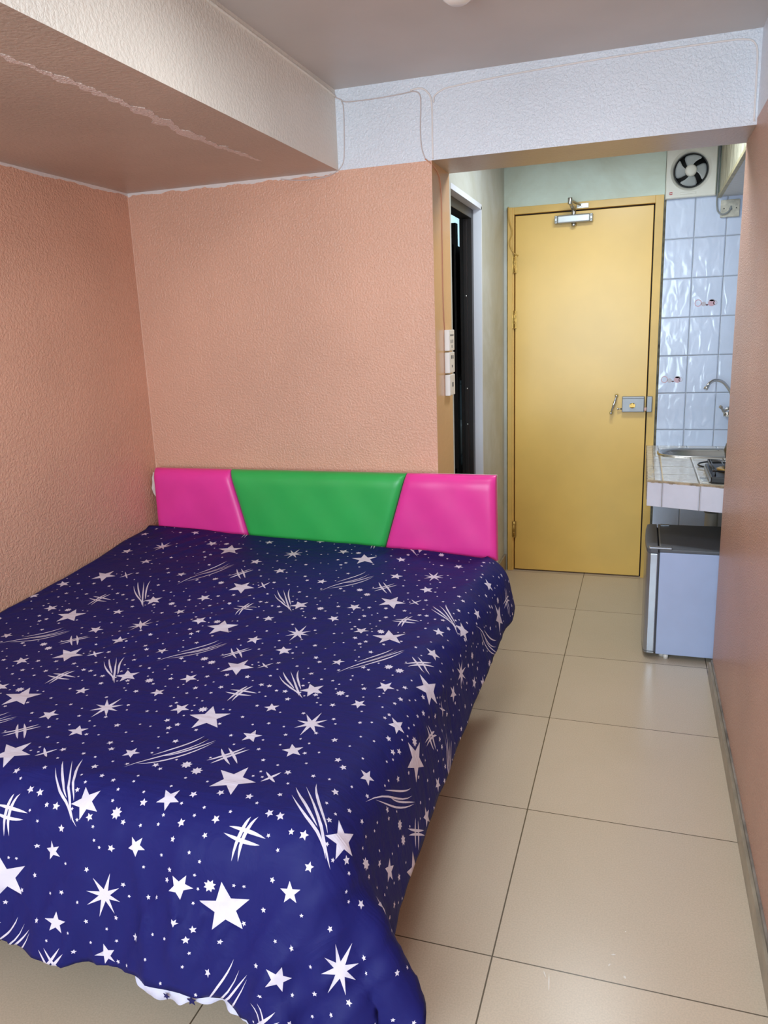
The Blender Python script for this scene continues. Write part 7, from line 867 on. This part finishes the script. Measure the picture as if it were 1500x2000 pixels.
# hem outline in cloth coordinates
def vmax(u): return float(np.interp(u, [0, 0.85, 1.00, 1.10, 1.21, 1.30, 1.36, 1.42, 1.47, 1.55, 1.8], [1.945, 1.945, 1.948, 1.930, 1.905, 1.900, 1.900, 1.885, 1.93, 1.985, 1.985])) + 0.003 * nz(u * 14, 0.3)
def umax(v): return float(np.interp(v, [0, 0.10, 0.25, 1.0, 1.6, 2.0], [1.79, 1.795, 1.765, 1.775, 1.785, 1.79])) + 0.004 * nz(v * 16, 4.2)
LA = np.array([[.535, .265], [-.05, .49]])
LC = np.array([[0.913179, 1.235266], [0.960466, -0.040521], [-0.026211, 0.920434], [-0.048616, -0.079769], [-0.010412, 0.025497], [0.023986, -0.041876], [0.08584, 0.007713], [-0.044739, -0.105502], [0.101199, 0.236493], [0.068421, 0.12879]])
LP = np.array([[0.0,0.0],[1.0,0.0],[2.0,0.0],[0.0,1.0],[1.0,1.0],[2.0,1.0],[0.0,2.0],[1.0,2.0],[0.8887,-0.4868],[1.8887,-0.4868],[-0.1113,0.5132],[0.8887,0.5132],[1.8887,0.5132],[-0.1113,1.5132],[0.8887,1.5132],[1.8887,1.5132],[-0.1113,2.5132],[0.8887,2.5132],[0.3698,-0.4719],[1.3698,-0.4719],[2.3698,-0.4719],[0.3698,0.5281],[1.3698,0.5281],[2.3698,0.5281],[0.3698,1.5281],[1.3698,1.5281],[0.3698,2.5281],[1.3698,2.5281],[-0.0043,-0.1746],[0.9957,-0.1746],[1.9957,-0.1746],[-0.0043,0.8254],[0.9957,0.8254],[1.9957,0.8254],[0.9957,1.8254],[0.0168,0.286],[1.0168,0.286],[2.0168,0.286],[0.0168,1.286],[1.0168,1.286],[2.0168,1.286],[1.0168,2.286],[0.742,-0.1911],[1.742,-0.1911],[0.742,0.8089],[-0.258,0.8089],[1.742,0.8089],[0.742,1.8089],[0.2864,0.1765],[1.2864,0.1765],[2.2864,0.1765],[0.2864,1.1765],[1.2864,1.1765],[0.2864,2.1765],[1.2864,2.1765],[0.391,0.1927],[1.391,0.1927],[2.391,0.1927],[0.391,1.1927],[1.391,1.1927],[0.391,2.1927],[1.391,2.1927]]); LR = np.array([[-0.0106,-0.0178],[-0.0081,-0.0066],[0.0099,0.0355],[-0.0021,-0.0086],[0.0045,-0.0038],[0.0036,0.0061],[-0.0008,0.0062],[0.0043,-0.0039],[-0.0032,0.0166],[0.0056,-0.0561],[0.001,0.0027],[0.0009,0.0047],[-0.0012,0.012],[-0.0188,0.0078],[-0.0043,0.015],[0.009,0.0118],[0.0134,0.0243],[0.0037,-0.0248],[-0.0012,0.0178],[-0.0031,-0.0335],[0.0186,0.0483],[0.0054,-0.0002],[0.0033,0.0055],[0.0006,-0.0615],[-0.0184,-0.0097],[-0.0064,-0.0015],[-0.0037,-0.0071],[-0.0024,0.025],[-0.0068,-0.0218],[-0.0058,-0.0061],[0.0041,0.0346],[0.0041,-0.0053],[0.0088,-0.0059],[-0.0036,0.0036],[0.0,0.0084],[0.0034,0.0085],[-0.0041,0.0034],[-0.0071,0.0086],[-0.0098,0.0023],[0.0022,0.0111],[0.0125,-0.0056],[-0.0007,-0.0282],[0.0062,0.0288],[-0.0108,-0.0376],[-0.0066,-0.007],[0.0069,-0.008],[0.0063,0.0061],[0.0002,0.0167],[0.0164,0.0179],[-0.0154,-0.0223],[-0.0126,0.0172],[0.005,-0.0156],[0.0093,0.0103],[0.0049,-0.0032],[-0.0086,-0.0057],[0.0213,0.031],[-0.004,-0.0073],[-0.0198,-0.0202],[0.0014,-0.0145],[0.0113,0.0096],[0.0006,-0.0154],[-0.0089,0.0076]])
def T(q):
    q = np.atleast_2d(np.asarray(q, float)); bb = q @ LA.T + np.array([.2, .35]); x = bb[:, 0] - .9; y = bb[:, 1] - 1.
    mm = np.stack([np.ones_like(x), x, y, x * x, x * y, y * y, x ** 3, x * x * y, x * y * y, y ** 3], -1)
    w = np.exp(-((q[:, None] - LP[None]) ** 2 @ np.array([.28, .25])) / (2 * .10 ** 2))
    return mm @ LC + (w @ LR) / (w.sum(1, keepdims=True) + .3)
def star(n, ro, ri, ang, elong=0.0):
    out = []
    for k in range(2 * n):
        a = ang + PI * k / n; r = (ro if k % 2 == 0 else ri)
        if elong and k % 2 == 0: r *= 1 + elong * (abs(math.sin(a)) ** 3)
        out.append((r * math.cos(a), r * math.sin(a)))
    return out
def sliver(pts, w):
    p = np.array(pts); n = 9
    t = np.linspace(0, 1, len(p)); tt = np.linspace(0, 1, n); X = np.interp(tt, t, p[:, 0]); Y = np.interp(tt, t, p[:, 1])
    if len(p) > 2:
        co = np.polyfit(t, p, min(3, len(p) - 1)); X = np.polyval(co[:, 0], tt); Y = np.polyval(co[:, 1], tt)
    d = np.stack([np.gradient(X), np.gradient(Y)], -1); d /= np.linalg.norm(d, axis=1, keepdims=True) + 1e-9
    nn = np.stack([-d[:, 1], d[:, 0]], -1); ww = (w * np.sin(PI * tt) ** 0.75)[:, None]
    c = np.stack([X, Y], -1); a = c + nn * ww; bq = c - nn * ww
    return [tuple(c[0])] + [tuple(q) for q in a[1:-1]] + [tuple(c[-1])] + [tuple(q) for q in bq[1:-1][::-1]]
CELL = [[0.022,0.7457,0.4477],[0.022,0.2637,0.7616],[0.022,0.0911,0.6503],[0.022,0.746,0.1402],[0.0175,0.1872,0.3877],[0.0175,0.5539,0.869],[0.0175,0.5949,0.326],[0.0125,0.5231,0.2178],[0.0125,0.8599,0.4398],[0.0125,0.8529,0.9483],[0.0125,0.8091,0.9087],[0.01,0.4415,0.8177],[0.01,0.4546,0.8657],[0.01,0.7074,0.6272],[0.01,0.2269,0.9227],[0.01,0.3981,0.0155],[0.01,0.061,0.1012],[0.01,0.9495,0.0934],[0.01,0.1763,0.1747],[0.01,0.255,0.2194],[0.01,0.9292,0.2153],[0.01,0.4502,0.6671],[0.01,0.7497,0.7313],[0.01,0.6918,0.5643],[0.01,0.7465,0.5919],[0.01,0.6778,0.9337],[0.01,0.1361,0.1679],[0.01,0.6415,0.1661],[0.01,0.8432,0.113],[0.01,0.4031,0.244],[0.01,0.2653,0.2971],[0.01,0.4748,0.3463],[0.01,0.7952,0.2377],[0.0068,0.7565,0.2949],[0.0068,0.3347,0.4373],[0.0068,0.0524,0.4854],[0.0068,0.1187,0.374],[0.0068,0.1727,0.5361],[0.0068,0.5765,0.51],[0.0068,0.6911,0.4345],[0.0068,0.8831,0.2758],[0.0068,0.9997,0.6492],[0.0068,0.1181,0.7573],[0.0068,0.3124,0.7781],[0.0068,0.1318,0.8423],[0.0068,0.3277,0.9354],[0.0068,0.182,0.0688],[0.0068,0.4452,0.071],[0.0068,0.5458,0.9599],[0.0068,0.3472,0.1498],[0.0068,0.5004,0.0851],[0.0068,0.6989,0.9581],[0.0068,0.2432,0.6358],[0.0068,0.3784,0.6151],[0.0068,0.4672,0.4841],[0.0068,0.7158,0.3968],[0.0068,0.839,0.624],[0.0068,0.9469,0.5569],[0.0068,0.2124,0.2179],[0.0068,0.5518,0.2476],[0.0047,0.1577,0.2798],[0.0047,0.3471,0.2588],[0.0047,0.4128,0.2762],[0.0047,0.6253,0.2535],[0.0047,0.6986,0.2459],[0.0047,0.8462,0.2068],[0.0047,0.6941,0.3504],[0.0047,0.4192,0.3504],[0.0047,0.4704,0.5286],[0.0047,0.2273,0.4326],[0.0047,0.9579,0.4259],[0.0047,0.0996,0.5488],[0.0047,0.2396,0.5653],[0.0047,0.5982,0.4008],[0.0047,0.6263,0.4984],[0.0047,0.816,0.3335],[0.0047,0.8131,0.4074],[0.0047,0.0115,0.7229],[0.0047,0.1413,0.6811],[0.0047,0.306,0.6674],[0.0047,0.3397,0.7018],[0.0047,0.2135,0.7195],[0.0047,0.5046,0.7115],[0.0047,0.562,0.6285],[0.0047,0.6162,0.6327],[0.0047,0.7698,0.5087],[0.0047,0.3729,0.7677],[0.0047,0.1894,0.8757],[0.0047,0.3099,0.8518],[0.0047,0.5475,0.7765],[0.0047,0.6674,0.7111],[0.0047,0.9908,0.4278],[0.0047,0.1156,0.9287],[0.0047,0.1191,0.9667],[0.0047,0.2196,0.9961],[0.0047,0.3875,0.9494],[0.0047,0.4746,0.9581],[0.0047,0.6513,0.8434],[0.0047,0.987,0.1816],[0.0047,0.3536,0.0803],[0.0047,0.3789,0.1144],[0.0047,0.5061,0.1732],[0.0047,0.5922,0.0724],[0.0047,0.7056,0.6694],[0.0047,0.6756,0.8],[0.0047,0.6071,0.0322],[0.0047,0.5281,0.1251],[0.0047,0.6413,0.1202],[0.0047,0.7532,0.0711],[0.0047,0.8083,0.005],[0.0047,0.7648,0.8777],[0.0047,0.9085,0.842],[0.0047,0.8965,0.0208],[0.0047,0.7976,0.1597],[0.0047,0.8855,0.1721],[0.0047,0.0901,0.132],[0.0047,0.1267,0.244],[0.0047,0.7235,0.2109],[0.0047,0.3303,0.2221],[0.0047,0.0821,0.9639],[0.0047,0.4031,0.3266],[0.0047,0.8478,0.3603],[0.0047,0.8059,0.4578]]
MOT = {"comet_v":[[[1.2289,2.061],[1.2442,2.1186],[1.2774,2.1723],[1.2982,2.1964],[1.311,2.2228],[1.3236,2.2642]],[[1.2489,2.0132],[1.2639,2.0804],[1.2843,2.1417],[1.3022,2.1861]],[[1.2909,2.0034],[1.2993,2.0848],[1.3125,2.1529],[1.3179,2.2082],[1.325,2.2438],[1.338,2.2862]],[[1.334,1.981],[1.3231,2.0554],[1.3274,2.1307],[1.3349,2.1942]]],"comet_h":[[[0.6503,1.8653],[0.7388,1.7983],[0.8182,1.7338],[0.8808,1.6685]],[[0.5326,1.9919],[0.6297,1.9082],[0.7283,1.8409],[0.8133,1.7778],[0.9037,1.6891]],[[0.7024,1.8608],[0.7748,1.8218],[0.8537,1.7628],[0.9336,1.6986]],[[0.5905,1.9494],[0.7054,1.8956],[0.8152,1.8199],[0.9282,1.7118]]],"hash_b":[[[0.9792,2.235],[1.0466,2.242],[1.115,2.2555]],[[0.9562,2.2603],[1.0235,2.2773],[1.0891,2.28]],[[1.065,2.1911],[1.0239,2.2479],[0.9712,2.3472]],[[1.0934,2.1874],[1.0392,2.2512],[0.9944,2.346]]],"hash_a":[[[-0.1083,1.8655],[-0.021,1.8101],[0.0631,1.7442]],[[-0.0924,1.8871],[-0.0098,1.8206],[0.079,1.7599]],[[-0.0443,1.7629],[-0.0327,1.8266],[-0.0095,1.8887]],[[-0.0139,1.7523],[0.007,1.8137],[0.0209,1.8784]]],"plus":[[[1.1372,1.9276],[1.1528,1.9684],[1.1684,1.9967]],[[1.1098,1.9985],[1.1566,1.9625],[1.1999,1.925]]],"A":[[0.9746,1.9337],[1.0872,1.8978],[1.0963,1.9936],[0.9961,2.0946],[0.927,2.0585]],"B":[[0.9338,2.409],[0.9986,2.4663],[0.9626,2.5678],[0.8465,2.6064],[0.8222,2.5026]],"B2":[[1.7643,1.5505],[1.9168,1.4312],[1.9989,1.4791],[1.925,1.5882],[1.7617,1.6466]],"M":[[1.3812,2.1403],[1.4467,2.1517],[1.4224,2.2345],[1.358,2.2602],[1.3302,2.2045]],"S":[[1.3632,2.4732],[1.4205,2.4692],[1.4409,2.5205],[1.4128,2.5859],[1.3489,2.6295],[1.2926,2.6334],[1.2743,2.5904],[1.3041,2.5277]]}
polys = []
rs = random.Random(11)
def inside(c, pad_=0.0): return -0.05 < c[0] < 1.86 and -0.05 < c[1] < 2.06
def addshape(loc, shape):
    p = [(loc[0] + x, loc[1] + y) for x, y in shape]
    if any(inside(q) for q in p): polys.append(p)
for mm_ in range(-5, 6):
    for nn_ in range(-3, 7):
        base = np.array([mm_, nn_], float)
        c = T(base + [0.0, 0.0])[0]
        if not (-0.7 < c[0] < 2.5 and -0.7 < c[1] < 2.7): continue
        addshape(c, star(5, 0.0475, 0.0195, math.radians(64)))                                  # big A
        c = T(base + [0.892, 0.512])[0]; addshape(c, star(5, 0.0520, 0.0215, math.radians(35)))  # big B
        c = T(base + [0.391, 0.193])[0]; addshape(c, star(5, 0.0330, 0.0140, math.radians(18)))  # mid
        c = T(base + [0.363, 0.535])[0]; addshape(c, star(8, 0.0370, 0.0125, math.radians(-83), 0.35))  # sparkle
        for key, w in (('comet_v', 0.0026), ('comet_h', 0.0022), ('hash_b', 0.0034), ('hash_a', 0.0032), ('plus', 0.0030)):
            for ln in MOT[key]:
                p = T(np.array(ln) + base - np.floor(np.array(MOT[key][0][0])))
                s_ = sliver(p, w)
                if any(inside(q) for q in s_): polys.append(s_)
        for k, (r, a, e) in enumerate(CELL):
            c = T(base + [a, e])[0]
            if not inside(c): continue
            if r == 0.0125: addshape(c, star(8, 0.0125, 0.0075, 0.3))
            elif r > 0.015: addshape(c, star(5, r * 1.12, r * 0.47, (k * 1.7) % 6.28))
            else: addshape(c, star(5, r * 0.82, r * 0.39, (k * 1.7) % 6.28))
grid_n = 0.0125
ub = np.arange(0, 1.80, grid_n)
pts2, edges2, faces2 = [], [], []
# outline polygon
outl = [(0.0, 0.0)] + [(u, 0.0) for u in np.arange(0.02, umax(0.0), 0.02)]
vlim = vmax(1.78)
for v in np.arange(0.0, vlim, 0.0125): outl.append((umax(v), v))
for u in np.arange(umax(vlim), 0.0, -0.0125): outl.append((u, vmax(u)))
outl += [(0.0, v) for v in np.arange(vmax(0), 0.0, -0.02)]
no = len(outl); pts2 += [Vector(p) for p in outl]; faces2.append(list(range(no)))
rg = random.Random(2)
for i, u in enumerate(np.arange(grid_n, 1.80, grid_n)):
    for j, v in enumerate(np.arange(grid_n, 2.0, grid_n)):
        uu = u + (rg.random() - .5) * 0.002; vv = v + (rg.random() - .5) * 0.002
        if uu < umax(vv) - 0.006 and vv < vmax(uu) - 0.006: pts2.append(Vector((uu, vv)))
for p in polys:
    k0 = len(pts2); pts2 += [Vector(q) for q in p]; faces2.append(list(range(k0, k0 + len(p))))
def signed(p): return sum(p[i][0] * p[(i + 1) % len(p)][1] - p[(i + 1) % len(p)][0] * p[i][1] for i in range(len(p)))
faces2 = [f if signed([pts2[i] for i in f]) > 0 else f[::-1] for f in faces2]
vo, eo, fo, ovv, oee, off_ = delaunay_2d_cdt(pts2, [], faces2, 0, 1e-6)
va = np.array([(p.x, p.y) for p in vo]); w3 = surf(va[:, 0], va[:, 1])
keep = []; mats_ = []
for f, of in zip(fo, off_):
    if 0 not in of: continue
    keep.append(f); mats_.append(1 if len(of) > 1 else 0)
b = bmesh.new(); used = {}
for f, mi in zip(keep, mats_):
    vs = []
    for i in f:
        if i not in used: used[i] = b.verts.new(w3[i])
        vs.append(used[i])
    try: fc = b.faces.new(vs); fc.material_index = mi; fc.smooth = True
    except ValueError: pass
du_o = obj('duvet', b, ['navy', 'starwhite'], None, recalc=False)
me = du_o.data
if sum(p.normal.z * p.area for p in me.polygons) < 0: me.flip_normals()
tag(du_o, 'navy blue duvet printed with white stars and comets, draped over the bed', 'duvet')
for mk in ('rev', 'rev_navy'): me.materials.append(M[mk])
md = du_o.modifiers.new('cloth_thickness', 'SOLIDIFY'); md.thickness = 0.0035; md.offset = -1; md.material_offset = 2; md.material_offset_rim = 0; md.use_rim = True
# white reverse layer showing under the foot hem, with small navy stars
b = bmesh.new(); us = np.arange(1.175, 1.545, 0.006); prev = None
for k, u in enumerate(us):
    t = k / (len(us) - 1)
    w = float(np.interp(u, [1.175, 1.21, 1.25, 1.29, 1.34, 1.40, 1.44, 1.50, 1.545], [0.0, 0.022, 0.030, 0.024, 0.012, 0.014, 0.018, 0.016, 0.004])) * (1 + 0.25 * nz(u * 40, 1.1))
    p = surf(np.array([u]), np.array([vmax(u) - 0.02]))[0]; p2 = surf(np.array([u]), np.array([vmax(u)]))[0]
    wav = 0.006 * math.sin(u * 120) + 0.006 * nz(u * 30, 3.3)
    q = [b.verts.new((p[0], p[1] + 0.012, p[2])), b.verts.new((p2[0], p2[1] + 0.010 + wav * .5, p2[2] - w * 0.45)), b.verts.new((p2[0], p2[1] + 0.004 + wav, p2[2] - w))]
    if prev:
        for j in range(2):
            f = b.faces.new((prev[j], prev[j + 1], q[j + 1], q[j])); f.smooth = True
    prev = q
rv = obj('reverse_layer', b, ['rev', 'rev_navy'], du_o, recalc=True); tag(rv, 'white reverse side of the duvet cover peeking out')
md = rv.modifiers.new('s', 'SOLIDIFY'); md.thickness = 0.002
def navy_star(u, dz, r, ang):
    p2 = surf(np.array([u]), np.array([vmax(u)]))[0]; b = bmesh.new()
    vs = [b.verts.new((p2[0] + x, p2[1] + 0.0015, p2[2] - dz + y)) for x, y in star(5, r, r * .45, ang)]
    b.faces.new(vs); o = obj('printed_star', b, 'rev_navy', rv); m_ = o.modifiers.new('s', 'SOLIDIFY'); m_.thickness = 0.001
navy_star(1.262, 0.016, 0.008, 1.2); navy_star(1.318, 0.010, 0.011, 0.4)
print('duvet faces', len(me.polygons), 'motifs', len(polys))
